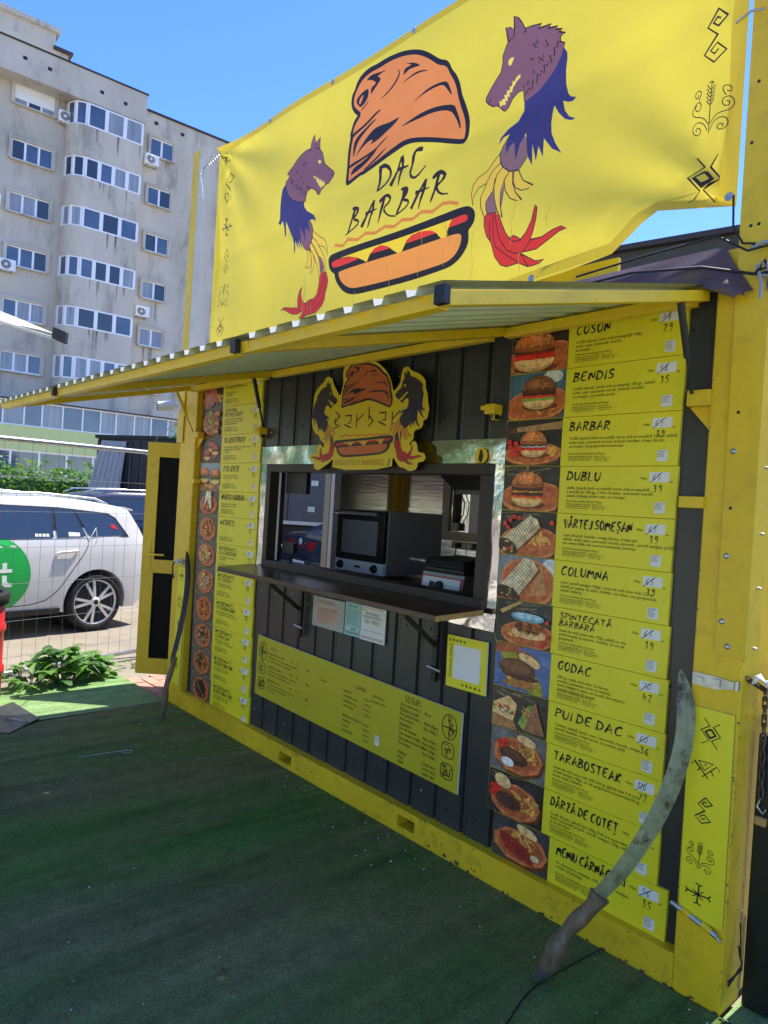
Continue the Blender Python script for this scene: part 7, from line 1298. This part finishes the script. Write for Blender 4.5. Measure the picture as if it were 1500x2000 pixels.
# ---------------------------------------------------------------- apartment block
TB = Vector((.045, .999, 0)); NB = Vector((.999, -.045, 0)); CS, CN = -2.206, 5.154
def B(s, z, d=0.): return tuple(TB * s + NB * (-36 + d) + Vector((0, 0, z)))
def Bm(s, z, pr):   # wall coordinates measured on the main wall, moved to a surface standing pr metres in front of it
    k = (41.15 - pr) / 41.15; return (CS + (s - CS) * k, 1.62 + (z - 1.62) * k)
ap = thing('apartment_block', 'tall grey rendered apartment block with glazed rounded balconies behind the fence', 'building', B(9, 0))
def bbox(mb, s0, s1, z0, z1, d0, d1, m): mb.hexa([B(s0, z0, d0), B(s1, z0, d0), B(s1, z0, d1), B(s0, z0, d1), B(s0, z1, d0), B(s1, z1, d0), B(s1, z1, d1), B(s0, z1, d1)], m)
sills = [21.14, 18.32, 15.6, 12.85, 10.1, 7.38]
PR = 1.1
mb = MB(); bbox(mb, -14, 11.6, 0, 24.2, -12, 0, m_concrete); bbox(mb, 11.6, 26, 0, 23.5, -12, -.02, m_concrete2); mb.build('wall', ap)
mb = MB(); z0, z1 = Bm(5, 22.72, PR)[1], Bm(5, 24.35, PR)[1]; bbox(mb, -14, 11.55, z0, z1, .001, PR, m_concrete)
mb.build('parapet', ap)
mb = MB(); bbox(mb, -14, 11.6, z1 + .001, z1 + .08, -.1, PR + .06, m_roofing); bbox(mb, 11.6, 26, 23.501, 23.6, -12, .08, m_roofing); mb.build('roof_flashing', ap)
mb = MB(); bbox(mb, -10, 7.3, 24.2, 26.6, -9, -1.8, m_concrete); bbox(mb, 7.3, 8.0, 24.2, 25.7, -5, -1.8, m_concrete); bbox(mb, -10.2, 7.5, 26.6, 26.85, -9.2, -1.6, m_concrete2); bbox(mb, 7.2, 8.2, 25.7, 25.85, -5.2, -1.6, m_roofing); mb.build('roof_house', ap)
mb = MB()
for s, z in ((5.4, 23.55), (6.6, 23.5), (9.3, 23.4), (10.6, 23.3), (-2, 23.5), (1, 23.5)): a, b = Bm(s, z, PR); bbox(mb, a, a + .2, b, b + .18, PR + .001, PR + .006, m_black)
for s, z in ((12.4, 22.9), (14.0, 22.85), (16.6, 22.8)): bbox(mb, s, s + .22, z, z + .18, .001, .004, m_black)
mb.build('vent_hole', ap)['kind'] = 'stuff'
m_stain = mat('soot_stain', srgb(142, 136, 126), .95, var=.3, vscale=3)
rnd = random.Random(11); m_panedark = mat('dark_pane', srgb(40, 44, 52), .05, spec=1.)
def window(s0, s1, z0, z1, n, d=0., shutter=False, curtains=0):
    mb = MB(); f = .07; bbox(mb, s0, s1, z0, z0 + f, d, d + .05, m_pvc); bbox(mb, s0, s1, z1 - f, z1, d, d + .05, m_pvc)
    w = (s1 - s0) / n
    for i in range(n + 1): c = s0 + w * i; bbox(mb, max(s0, c - f / 2 - (.02 if 0 < i < n else 0)), min(s1, c + f / 2 + .02), z0 + f, z1 - f, d, d + .045, m_pvc)
    fr = mb.build('window', ap)
    for i in range(n):
        mb = MB(); bbox(mb, s0 + w * i + f / 2, s0 + w * (i + 1) - f / 2, z0 + f, z1 - f, d + .004, d + .02, rnd.choice((m_pane, m_pane, m_pane2, m_pane2, m_panedark))); mb.build('pane', fr)
    mb = MB(); bbox(mb, s0 - .06, s1 + .06, z0 - .06, z0 - .001, d, d + .2, m_concrete2); mb.build('sill', fr)
    if shutter: mb = MB(); bbox(mb, s0 + .02, s1 - .02, z0 + .28, z1, d + .051, d + .07, m_whitepl); mb.build('roller_shutter', fr)
    mb = MB(); k = .13; bbox(mb, s0 - k, s1 + k, z1 + .001, z1 + .13, d + .001, d + .15, m_concrete); bbox(mb, s0 - k, s0 - .001, z0, z1, d + .001, d + .15, m_concrete); bbox(mb, s1 + .001, s1 + k, z0, z1, d + .001, d + .15, m_concrete); mb.build('reveal', fr)
    return fr
for i, z in enumerate(sills):
    window(5.08, 7.05, z, z + 1.03, 3, .0, i == 0); window(.2, 2.1, z, z + 1.03, 3, .0); window(12.2, 13.58, z - .08, z + .95, 2, .0); window(16.75, 18.1, z - .08, z + .95, 2, .0)
window(12.2, 13.58, 4.75, 5.7, 2)
# balcony tower: rounded left corner, flat front
def outline(s0, s1, pr, r):
    o = [(s0, 0.)]; o.append((s0, pr - r))
    for k in range(1, 9): a = k / 8 * math.pi / 2; o.append((s0 + r - r * math.cos(a), pr - r + r * math.sin(a)))
    o.append((s1, pr)); o.append((s1, 0)); return o
bs0, bs1 = 7.62, 11.45
mb = MB(); o = outline(bs0, bs1, PR, .8); zz_ = [(5.5, Bm(9, 7.5, PR)[1])]
for i in range(5): zz_.append((Bm(9, sills[i + 1] + 1.38, PR)[1], Bm(9, sills[i] + .26, PR)[1]))
for za, zb in zz_: mb.prism(o, lambda u, v, d: B(u, d, v), za, zb, m_concrete2)
mb.build('balcony_parapet', ap)
for i, z in enumerate(sills):
    za, zb = Bm(9, z + (.26 if i < 5 else .12), PR)[1] + .001, Bm(9, z + 1.38 + (.15 if i == 0 else 0), PR)[1] - .001; o2 = outline(bs0 + .04, bs1 - .04, PR - .03, .78)
    mb = MB(); cols = [0, 1, 5, 9] ; seg = o2[1:10]; bays = [(o2[0], o2[1]), (o2[1], o2[5]), (o2[5], o2[9])]
    n = 3 if i % 2 == 0 else 4; e0, e1 = o2[9], o2[10]
    bays += [((e0[0] + (e1[0] - e0[0]) * k / n, e0[1]), (e0[0] + (e1[0] - e0[0]) * (k + 1) / n, e0[1])) for k in range(n)]; bays.append((o2[10], o2[11]))
    panes = MB()
    for (a, b) in bays:
        a3, b3 = Vector(B(a[0], 0, a[1])), Vector(B(b[0], 0, b[1])); d3 = (b3 - a3); L = d3.length; d3.normalize(); nr = Vector((d3.y, -d3.x, 0))
        if nr.dot(NB) < -.3: nr = -nr
        for q in (0, 1):
            c = a3 if q == 0 else b3; mb.obox(c + d3 * (.05 if q == 0 else -.05) + Vector((0, 0, (za + zb) / 2)), d3 * .05, nr * .035, Vector((0, 0, (zb - za) / 2)), m_pvc)
        for z_ in (za + .04, zb - .04): mb.obox((a3 + b3) / 2 + Vector((0, 0, z_)), d3 * L / 2, nr * .034, Vector((0, 0, .04)), m_pvc)
        panes.obox((a3 + b3) / 2 + Vector((0, 0, (za + zb) / 2)), d3 * (L / 2 - .09), nr * .01, Vector((0, 0, (zb - za) / 2 - .08)), rnd.choice((m_pane, m_pane2, m_pane2, m_panedark)))
    gl = mb.build('balcony_glazing', ap); panes.build('pane', gl)
mb = MB(); rs = random.Random(6)
for i in range(34):   # soot streaks under sills and joints
    s, z, d = rs.choice([(rs.uniform(8.8, 11.3), rs.choice(zz_)[1] - .02, PR + .002), (rs.uniform(12.1, 14), rs.choice(sills) - .15, .003), (rs.uniform(8.8, 11.3), rs.choice(zz_)[1] - .02, PR + .002)]); h = rs.uniform(.4, 1.2); w = rs.uniform(.05, .14)
    mb.face([B(s, z, d), B(s + w, z, d), B(s + w * .8, z - h * .4, d), B(s + w * .55, z - h, d), B(s + w * .4, z - h * .9, d), B(s + w * .15, z - h * .5, d)], m_stain)
mb.build('soot_streak', ap)['kind'] = 'stuff'
for (s, z, d, lab) in ((7.55, 20.95, .0, 'air conditioner on the grey block under the top balcony'), (12.25, 20.35, .0, 'air conditioner under the highest small window right of the balconies'), (12.2, 11.6, .0, 'air conditioner by the second lowest small window right of the balconies'), (5.15, 12.45, .0, 'air conditioner at the lower left window of the grey block'), (4.3, 15.6, .0, 'air conditioner at the left picture edge on the grey block')):
    t_ = thing('air_conditioner', lab.replace('air conditioner', 'white air conditioner'), 'air conditioner', B(s, z, d), 'air conditioners on the apartment block'); mb = MB(); bbox(mb, s - .38, s + .38, z, z + .58, d + .12, d + .45, m_whitepl); bevel(mb.build('casing', t_), .03); mb = MB(); c = B(s - .08, z + .29, d + .451); mb.lathe(c, NB, [(.23, 0), (.23, .01), (.2, .012)], m_black, 20); mb.lathe(Vector(c) + NB * .013, NB, [(.07, 0), (.07, .012)], m_whitepl, 12); [mb.tube([Vector(c) + NB * .02 + Vector(TB) * (r_ * math.cos(a)) + Vector((0, 0, r_ * math.sin(a))) for a in [x * .524 for x in range(13)]], .008, m_whitepl, 5) for r_ in (.1, .15, .2)]; mb.build('fan_grille', t_); mb = MB(); [bbox(mb, s + k - .02, s + k + .02, z - .05, z - .001, d, d + .45, m_galv) for k in (-.25, .25)]; mb.build('bracket', t_)
# glazed ground-floor extension with the green wall
PE = 3.0; ex = thing('shop_extension', 'low pale green extension with white framed windows at the foot of the block', 'building', B(6, 0, PE))
f_ = lambda s, z: Bm(s, z, PE)
mb = MB(); z3, z4, z5 = f_(5, 3.35)[1], f_(5, 4.62)[1], f_(5, 5.95)[1]; bbox(mb, -14, 13.6, z3, z4, .01, PE, m_green_wall); bbox(mb, -14, 13.6, 0, f_(5, 1.9)[1], .01, PE, m_concrete2); bbox(mb, -14, 13.6, 0, z3, .01, PE - .6, m_darkbox); mb.build('wall', ex)
mb = MB(); bbox(mb, -14, 13.8, z5, z5 + .06, .01, PE + .12, m_roofing); bbox(mb, -14, 13.7, z4, z5, .01, .6, m_darkbox); mb.build('roof', ex)
x = -14 + .0; s = f_(-6, 0)[0]
while s < 13.2:
    w = rnd.uniform(.78, .98); mb = MB(); a, b = s, min(s + w, 13.55); bbox(mb, a, b, z4 + .001, z4 + .06, PE - .1, PE - .04, m_pvc); bbox(mb, a, b, z5 - .07, z5 - .001, PE - .1, PE - .04, m_pvc); bbox(mb, a, a + .07, z4 + .06, z5 - .07, PE - .1, PE - .04, m_pvc); wf = mb.build('window', ex); mb = MB(); bbox(mb, a + .07, b, z4 + .06, z5 - .07, PE - .09, PE - .07, m_pane2 if rnd.random() < .4 else m_pane); mb.build('pane', wf); s += w
s = f_(-4, 0)[0]; z2 = f_(5, 1.9)[1]
while s < 12.8: mb = MB(); bbox(mb, s, s + .1, z2 + .001, z3 - .001, PE - .2, PE - .1, m_pvc); bbox(mb, s + .1, s + 1.3, z3 - .1, z3 - .001, PE - .2, PE - .1, m_pvc); wf = mb.build('window', ex); mb = MB(); bbox(mb, s + .1, s + 1.3, z2 + .001, z3 - .1, PE - .18, PE - .15, m_pane); mb.build('pane', wf); s += 1.3
# hedge, plants
rnd = random.Random(21); hg = thing('hedge', 'leafy green climbing hedge in front of the green wall', 'hedge', (-16.3, 3.4, 0)); mb = MB(); h0 = Vector((-18.2, .6, 0)); h1 = Vector((-15.2, 4.9, 0))
for i in range(34):
    f = i / 33; c = h0.lerp(h1, f); top_ = 2.25 - .25 * f + .14 * math.sin(i * 1.7); leaf_cloud(mb, blob(rnd, (c.x + rnd.uniform(-.2, .2), c.y, top_ * .62), (.5, .42, top_ * .46), 150), .085, m_leaf if i % 3 else m_leaf2, rnd)
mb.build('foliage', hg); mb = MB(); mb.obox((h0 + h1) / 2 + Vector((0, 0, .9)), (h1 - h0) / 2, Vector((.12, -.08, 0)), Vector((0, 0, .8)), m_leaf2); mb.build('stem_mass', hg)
vn = thing('vine', 'small leafy vine growing by the shed roof behind the corner post', 'plant', (-8.6, 4.4, 2.7)); mb = MB(); leaf_cloud(mb, blob(rnd, (-8.75, 4.35, 3.05), (.35, .35, .35), 130) + blob(rnd, (-8.95, 4.15, 2.9), (.2, .2, .25), 40), .06, m_leaf, rnd); mb.build('leaves', vn); mb = MB(); mb.tube([(-8.7, 4.3, 2.6), (-8.75, 4.35, 2.9), (-8.8, 4.3, 3.2)], .012, m_bark, 6); mb.build('stem', vn)
def big_leaf(mb, c, dr, L, W_, m, droop):
    dr = dr.normalized(); sd = dr.cross(Vector((0, 0, 1))).normalized(); pr = [(0, 0), (.12, .55), (.35, 1), (.6, .85), (.85, .4), (1, 0)]; vs = []
    for u, w in pr:
        q = c + dr * L * u + Vector((0, 0, -droop * u * u * L)); vs += [q + sd * W_ * w + Vector((0, 0, .18 * W_ * w)), q, q - sd * W_ * w + Vector((0, 0, .18 * W_ * w))]
    fs = [(i * 3 + k, i * 3 + k + 1, i * 3 + k + 4, i * 3 + k + 3) for i in range(5) for k in (0, 1)]; mb.mesh(vs, fs, m, smooth=True)
def plant(loc, n, hgt, rad, label, seed, size=.055):
    r_ = random.Random(seed); t = thing('leafy_plant', label, 'plant', loc, 'broad leaved plants along the fence'); L0 = Vector(loc); mb = MB(); sm = MB()
    for i in range(n):
        a = r_.uniform(0, 6.28); k = math.sqrt(r_.random()); tip = L0 + Vector((rad[0] * k * math.cos(a), rad[1] * k * math.sin(a), hgt * r_.uniform(.25, 1) * (1 - .4 * k))); sm.tube([L0 + Vector((.4 * (tip - L0).x, .4 * (tip - L0).y, .0)), L0.lerp(tip, .7) + Vector((0, 0, .03)), tip], .003, m_leaf2, 5, False)
        for j in range(r_.randint(4, 6)):
            b = r_.uniform(0, 6.28); big_leaf(mb, tip, Vector((math.cos(b), math.sin(b), r_.uniform(-.1, .7))), size * r_.uniform(.8, 1.7), size * r_.uniform(.3, .48), m_leaf if r_.random() < .65 else m_leaf2, r_.uniform(.1, .7))
    mb.build('leaves', t); sm.build('stem', t)
plant((-.88, -.80, 0), 20, .20, (.17, .22), 'low leafy plant nearest the red barrel at the fence foot', 1)
plant((-.96, -.48, 0), 40, .32, (.20, .28), 'largest broad leaved plant in the middle of the fence foot', 2, .095)
plant((-1.02, -.22, 0), 20, .22, (.14, .16), 'bushy broad leaved plant nearest the open door', 3, .09)
plant((-1.3, .30, -.03), 12, .12, (.12, .22), 'small weeds by the brick paving beyond the door', 4, .03)
# ---------------------------------------------------------------- mesh fence panel
fe = thing('mesh_fence', 'galvanised temporary mesh fence panel in front of the white car', 'fence', (-1.3, -.6, 0)); fa = Vector((-.86, -2.5, .015)); fb = Vector((-1.66, .72, .06)); fd = (fb - fa); FL = fd.length; fd.normalize(); FH = 1.93
fp_ = lambda u, v: fa + fd * u + Vector((0, 0, v))
mb = MB(); mb.tube([fp_(0, 0), fp_(FL, 0), fp_(FL, FH - .12), fp_(FL - .035, FH - .035), fp_(FL - .12, FH), fp_(0, FH)], .021, m_galv, 10); mb.build('tube_frame', fe)
mb = MB(); u = .06
while u < FL: mb.tube([fp_(u, 0), fp_(u + .006 * math.sin(u * 31), FH * .5), fp_(u, FH)], .0014, m_wire, 5, False); u += .118
for v in (.12, .42, .73, 1.03, 1.33, 1.62): mb.tube([fp_(0, v), fp_(FL * .5, v + .01), fp_(FL, v)], .0017, m_wire, 5, False)
mb.build('wire_mesh', fe)
for (pts, m, lab, r) in (([fp_(FL - .32, FH + .01), fp_(FL - .25, FH + .16), Vector((-.55, .2, 2.22)), Vector((-.12, -.02, 2.38))], m_rawwood, 'twine stretched from the fence top to the kiosk corner', .004), ([fp_(1.42, .95), fp_(1.4, 1.1), fp_(1.44, 1.2), fp_(1.47, 1.08), fp_(1.43, .93)], m_whitepl, 'white cable tie loop at the left of the mesh fence', .004), ([fp_(FL - .95, 1.0), fp_(FL - .9, 1.13), fp_(FL - .86, 1.2), fp_(FL - .84, 1.08), fp_(FL - .9, .99)], m_whitepl, 'white wire loop on the mesh fence beside the leaning panel', .004)):
    mb = MB(); mb.tube(pts, r, m, 6)
    if 'twine' in lab:
        for k in range(10): q = fp_(FL - .36 + k * .012, FH + .012 * math.sin(k * 2)); mb.tube([q + Vector((0, 0, -.03)), q + Vector((.01, .01, .03)), q + Vector((.0, .015, -.03))], .006, m_whitepl, 5)
    solo(mb, 'tie', lab, 'tie')
# ---------------------------------------------------------------- left edge: barrel, mat, bucket, parasol; floor litter
bl = thing('red_barrel', 'red plastic barrel with a black rim at the left edge of the turf', 'barrel', (-.57, -1.31, 0)); c = (-.575, -1.315, -.012)
mb = MB(); mb.lathe(c, (0, 0, 1), [(.24, .005), (.26, .03), (.262, .25), (.275, .27), (.275, .30), (.262, .32), (.262, .55), (.275, .57), (.275, .60), (.262, .62), (.262, .76), (.25, .79)], m_red, 36); mb.build('drum', bl); mb = MB(); mb.lathe(c, (0, 0, 1), [(.262, .75), (.285, .76), (.29, .825), (.275, .845), (.24, .84), (.24, .80)], m_rubber, 36); mb.build('rim', bl)
mb = MB(); q = [(-.5, -.98, .008), (-.03, -.93, .008), (.19, -1.17, .008), (-.1, -1.5, .008)]; mb.hexa(q + [(a, b, .02) for a, b, _ in q], mat('dark_glossy_mat', srgb(58, 54, 56), .35, var=.2, vscale=12)); m_ = solo(mb, 'floor_mat', 'dark shiny floor mat at the left edge of the turf', 'mat'); bevel(m_, .003)
mb = MB(); mb.tube([(-.1, -1.12, .022), (0, -1.1, .05), (.06, -1.06, .035), (.02, -1.02, .022), (-.08, -1.1, .024)], .004, m_galv, 6); solo(mb, 'wire_coil', 'loose wire lying on the dark floor mat', 'wire')
pbk = thing('bucket', 'black plastic bucket cut by the left picture edge', 'bucket', (1.03, -1.51, 0)); mb = MB(); mb.lathe((1.0, -1.535, .006), (0, 0, 1), [(.07, 0), (.10, .16), (.105, .165), (.098, .165), (.068, .01)], m_black, 24); mb.build('pail', pbk); mb = MB(); mb.tube([(.905, -1.535, .165), (.93, -1.535, .21), (1.0, -1.535, .225), (1.07, -1.535, .21), (1.095, -1.535, .165)], .003, m_galv, 6); mb.build('handle', pbk)
mb = MB(); mb.tube([(.82, -.95, .016), (.83, -.82, .017), (.85, -.72, .018), (.862, -.68, .02), (.885, -.655, .022), (.91, -.665, .02), (.90, -.70, .018), (.865, -.715, .018)], .0024, m_cablegrey, 6); solo(mb, 'cable_tie', 'pale looped cable tie lying on the dark turf', 'cable tie')
rnd = random.Random(8); m_leafdry = mat('dry_leaf', srgb(96, 70, 40), .8)
lt = MB()
for i in range(110):
    x, y = rnd.uniform(.2, 4.4), rnd.uniform(-2.2, -.03)
    if rnd.random() < .5: y = -abs(rnd.gauss(.05, .25)) - .02
    s = rnd.uniform(.002, .007); z = wrinkle(x, y) + .004; a = rnd.uniform(0, 6.28); lt.mesh([(x + s * math.cos(a), y + s * math.sin(a), z), (x + s * .7 * math.cos(a + 2), y + s * .7 * math.sin(a + 2), z + .003), (x + s * math.cos(a + 4), y + s * math.sin(a + 4), z), (x, y, z + .005)], [(0, 1, 3), (1, 2, 3), (2, 0, 3)], rnd.choice((m_whitepl, m_white, m_leafdry, m_galv)))
tag(lt.build('litter'), 'scattered crumbs and paper bits on the turf', 'litter', kind='stuff')
for (x, y, a, lab) in ((3.52, -.93, .4, 'curled brown dry leaf lying nearest the big sword handle'), (3.0, -1.2, 2.1, 'small dark dry leaf in the middle of the turf'), (2.35, -.06, 1.0, 'brown dry leaf by the bottom rail and second pocket')):
    mb = MB(); big_leaf(mb, Vector((x, y, wrinkle(x, y) + .012)), Vector((math.cos(a), math.sin(a), .25)), .034, .012, m_leafdry, .6); solo(mb, 'dry_leaf', lab, 'leaf', 'dry leaves on the turf')
pr_ = thing('parasol', 'white canvas parasol with a black rib end at the left edge', 'parasol', (-3.0, -2.6, 0)); T = Vector((-1.36, -.57, 3.06)); A1 = Vector((-2.2, -1.55, 3.52)); C0 = Vector((-3.1, -2.3, 3.9)); A2 = Vector((-1.95, -3.4, 2.95)); A3 = Vector((-4.6, -1.2, 2.9)); A4 = Vector((-5.0, -4.0, 2.9))
mb = MB()
for P_, Q_ in ((T, A2), (A2, A4), (A4, A3), (A3, T)):
    vs = []; K = 10
    for i in range(K + 1):
        for j in range(K + 1): f, h_ = i / K, j / K; e = P_.lerp(Q_, h_); q = C0.lerp(e, f); vs.append(q + Vector((0, 0, (-.16 * f + .30 * f * math.sin(math.pi * h_) * f - .12 * math.sin(math.pi * f)))) )
    mb.mesh(vs, [(i * (K + 1) + j, i * (K + 1) + j + 1, (i + 1) * (K + 1) + j + 1, (i + 1) * (K + 1) + j) for i in range(K) for j in range(K)], m_canvas, (.85, .83, .76), smooth=True)
mb.build('canopy', pr_); mb = MB()
for q in (T, A2, A3, A4): mb.tube([C0 + Vector((0, 0, -.05)), C0.lerp(q, .5) + Vector((0, 0, -.32)), q + Vector((0, 0, -.2))], .015, m_galv, 8)
mb.build('rib', pr_); mb = MB(); d_ = (T - C0).normalized(); mb.obox(T + Vector((.02, .02, -.17)), d_ * .06, d_.cross(Vector((0, 0, 1))).normalized() * .035, Vector((.01, 0, .05)), m_darkbox); bevel(mb.build('rib_end', pr_), .012); mb = MB(); mb.tube([(-3.1, -2.3, 0), (-3.1, -2.3, 3.85)], .045, m_galv, 14); mb.build('pole', pr_)
# ---------------------------------------------------------------- right edge: gate, cabinet, chain, roof behind
gt = thing('black_gate', 'black slatted gate with a wooden top rail at the right edge', 'gate', (4.5, .3, 0)); mb = MB(); mb.box(4.165, 4.245, .11, .15, .01, .93, m_black); mb.box(4.21, 5.2, .235, .25, .05, .9, m_darkbox); mb.box(4.9, 4.95, .22, .26, .0, .93, m_black); mb.build('panel', gt); mb = MB(); mb.hexa([(4.17, .20, .93), (5.2, .20, .99), (5.2, .28, .99), (4.17, .28, .93), (4.17, .20, .96), (5.2, .20, 1.03), (5.2, .28, 1.03), (4.17, .28, .96)], m_rawwood); mb.build('top_rail', gt)  # post nearest the kiosk is added to keep sun off the turf gap
cb = thing('metal_cabinet', 'grey green metal cabinet beside the kiosk corner', 'cabinet', (4.7, .4, 0)); mb = MB(); mb.box(4.243, 5.3, .12, .2, .225, 1.15, m_cabinet); mb.box(4.243, 5.3, .12, .2, .02, .215, m_cabinet); bevel(mb.build('door', cb), .006); mb = MB(); mb.box(4.255, 5.3, .14, .199, .0, 1.12, m_black); mb.build('carcass', cb)
ch = thing('chain', 'rusty steel chain with a hook and padlock hanging by the right post', 'chain', (4.17, .06, 1.1)); mb = MB()
P_ = [Vector((4.145, .03, 1.12)).lerp(Vector((4.178, .1, 1.08)), i / 5) for i in range(6)] + [Vector((4.178 + .0006 * i, .1, 1.08 - .03 * i)) for i in range(1, 13)]
for i, q in enumerate(P_[:-1]):
    d_ = (P_[i + 1] - q).normalized(); s_ = d_.orthogonal().normalized(); s_ = Matrix.Rotation(1.57 * (i % 2), 3, d_) @ s_; mb.tube([q - d_ * .006 + s_ * .007, q + d_ * .03 + s_ * .007, q + d_ * .036, q + d_ * .03 - s_ * .007, q - d_ * .006 - s_ * .007, q - d_ * .012, q - d_ * .006 + s_ * .007], .003, m_chain, 5)
mb.build('links', ch); mb = MB(); q = P_[-1]; mb.tube([q, q + Vector((-.01, 0, -.03)), q + Vector((.01, 0, -.05)), q + Vector((.02, 0, -.03))], .004, m_galv, 6); mb.build('hook', ch); mb = MB(); mb.obox(q + Vector((.005, 0, -.075)), Vector((.018, 0, 0)), Vector((0, .009, 0)), Vector((0, 0, .014)), m_rawwood); bevel(mb.build('padlock', ch), .004)
mb = MB(); [mb.tube([(4.165, .02 + .015 * k, 1.11), (4.18, .0 + .02 * k, 1.14), (4.2, .03, 1.12), (4.21, .06, 1.09 + .02 * k)], .004, m_whitepl, 5) for k in range(3)]; solo(mb, 'wire_tie', 'pale twisted wire tying the chain to the right post', 'wire')
mb = MB(); rnd = random.Random(4)
for k in range(5): mb.tube([(4.15 + rnd.uniform(0, .02), .08, .25 + rnd.uniform(-.05, .1)), (4.18, .05, .18 + rnd.uniform(-.03, .03)), (4.16 + rnd.uniform(-.02, .03), .03, .12 + rnd.uniform(-.03, .05))], .0035, m_rawwood if k % 2 else m_cable, 5)
solo(mb, 'wire_tie', 'frayed dark wires hanging at the foot of the right corner', 'wire')
rf = thing('old_roof', 'old dark boarded roof edge behind the kiosk', 'roof', (1, 6, 4)); mb = MB(); mb.hexa([(-6, 6, 4.6), (9, 6, 4.0), (9, 12, 4.4), (-6, 12, 5.2), (-6, 6, 5.62), (9, 6, 4.46), (9, 12, 4.9), (-6, 12, 6)], m_roofwood); mb.build('boards', rf); mb = MB(); mb.hexa([(-6, 5.9, 5.621), (9, 5.9, 4.461), (9, 6.4, 4.461), (-6, 6.4, 5.621), (-6, 5.9, 5.69), (9, 5.9, 4.53), (9, 6.4, 4.53), (-6, 6.4, 5.69)], m_roofing); mb.build('edge_strip', rf); mb = MB(); mb.box(-3, 8.9, 6.3, 11.8, -.02, 4.1, m_concrete2); mb.build('wall', rf)
# ---------------------------------------------------------------- the yard behind the viewer (seen in the polished steel)
def yard_tree(x, y, h, label, seed):
    r_ = random.Random(seed); t = thing('yard_tree', label, 'tree', (x, y, 0)); mb = MB(); mb.tube([(x, y, -.1), (x + .1, y, h * .3), (x, y + .1, h * .6)], [.2, .15, .07], m_bark, 10)
    for k in range(5): a = k * 1.26; mb.tube([(x + .07, y, h * .35), (x + 1.0 * math.cos(a), y + 1.0 * math.sin(a), h * .6)], [.08, .03], m_bark, 6)
    mb.build('trunk', t); mb = MB()
    for k in range(10): a = r_.uniform(0, 6.28); leaf_cloud(mb, blob(r_, (x + 1.3 * math.cos(a), y + 1.3 * math.sin(a), h * r_.uniform(.28, .85)), (1.3, 1.3, 1.), 170), .19, r_.choice((m_leaf, m_leaf2)), r_)
    mb.build('crown', t)
yard_tree(-3.5, -8, 6, 'leafy yard tree reflected at the left of the steel trim', 1); yard_tree(.5, -10, 6.5, 'taller leafy yard tree reflected in the middle of the steel trim', 2); yard_tree(-8, -7, 6, 'leafy yard tree farthest left in the steel reflections', 3); yard_tree(4.5, -12, 7, 'leafy yard tree reflected right of the window', 4)
ps = thing('red_parasol', 'red parasol in the yard reflected in the steel trim', 'parasol', (6.2, -6.5, 0)); mb = MB(); mb.lathe((6.2, -6.5, 2.2), (0, 0, 1), [(1.7, 0), (1.69, .02), (.9, .35), (.05, .6)], mat('red_canvas', srgb(190, 50, 50), .8), 8); mb.build('canopy', ps); mb = MB(); mb.tube([(6.2, -6.5, 0), (6.2, -6.5, 2.75)], .03, m_galv, 10); mb.build('pole', ps)
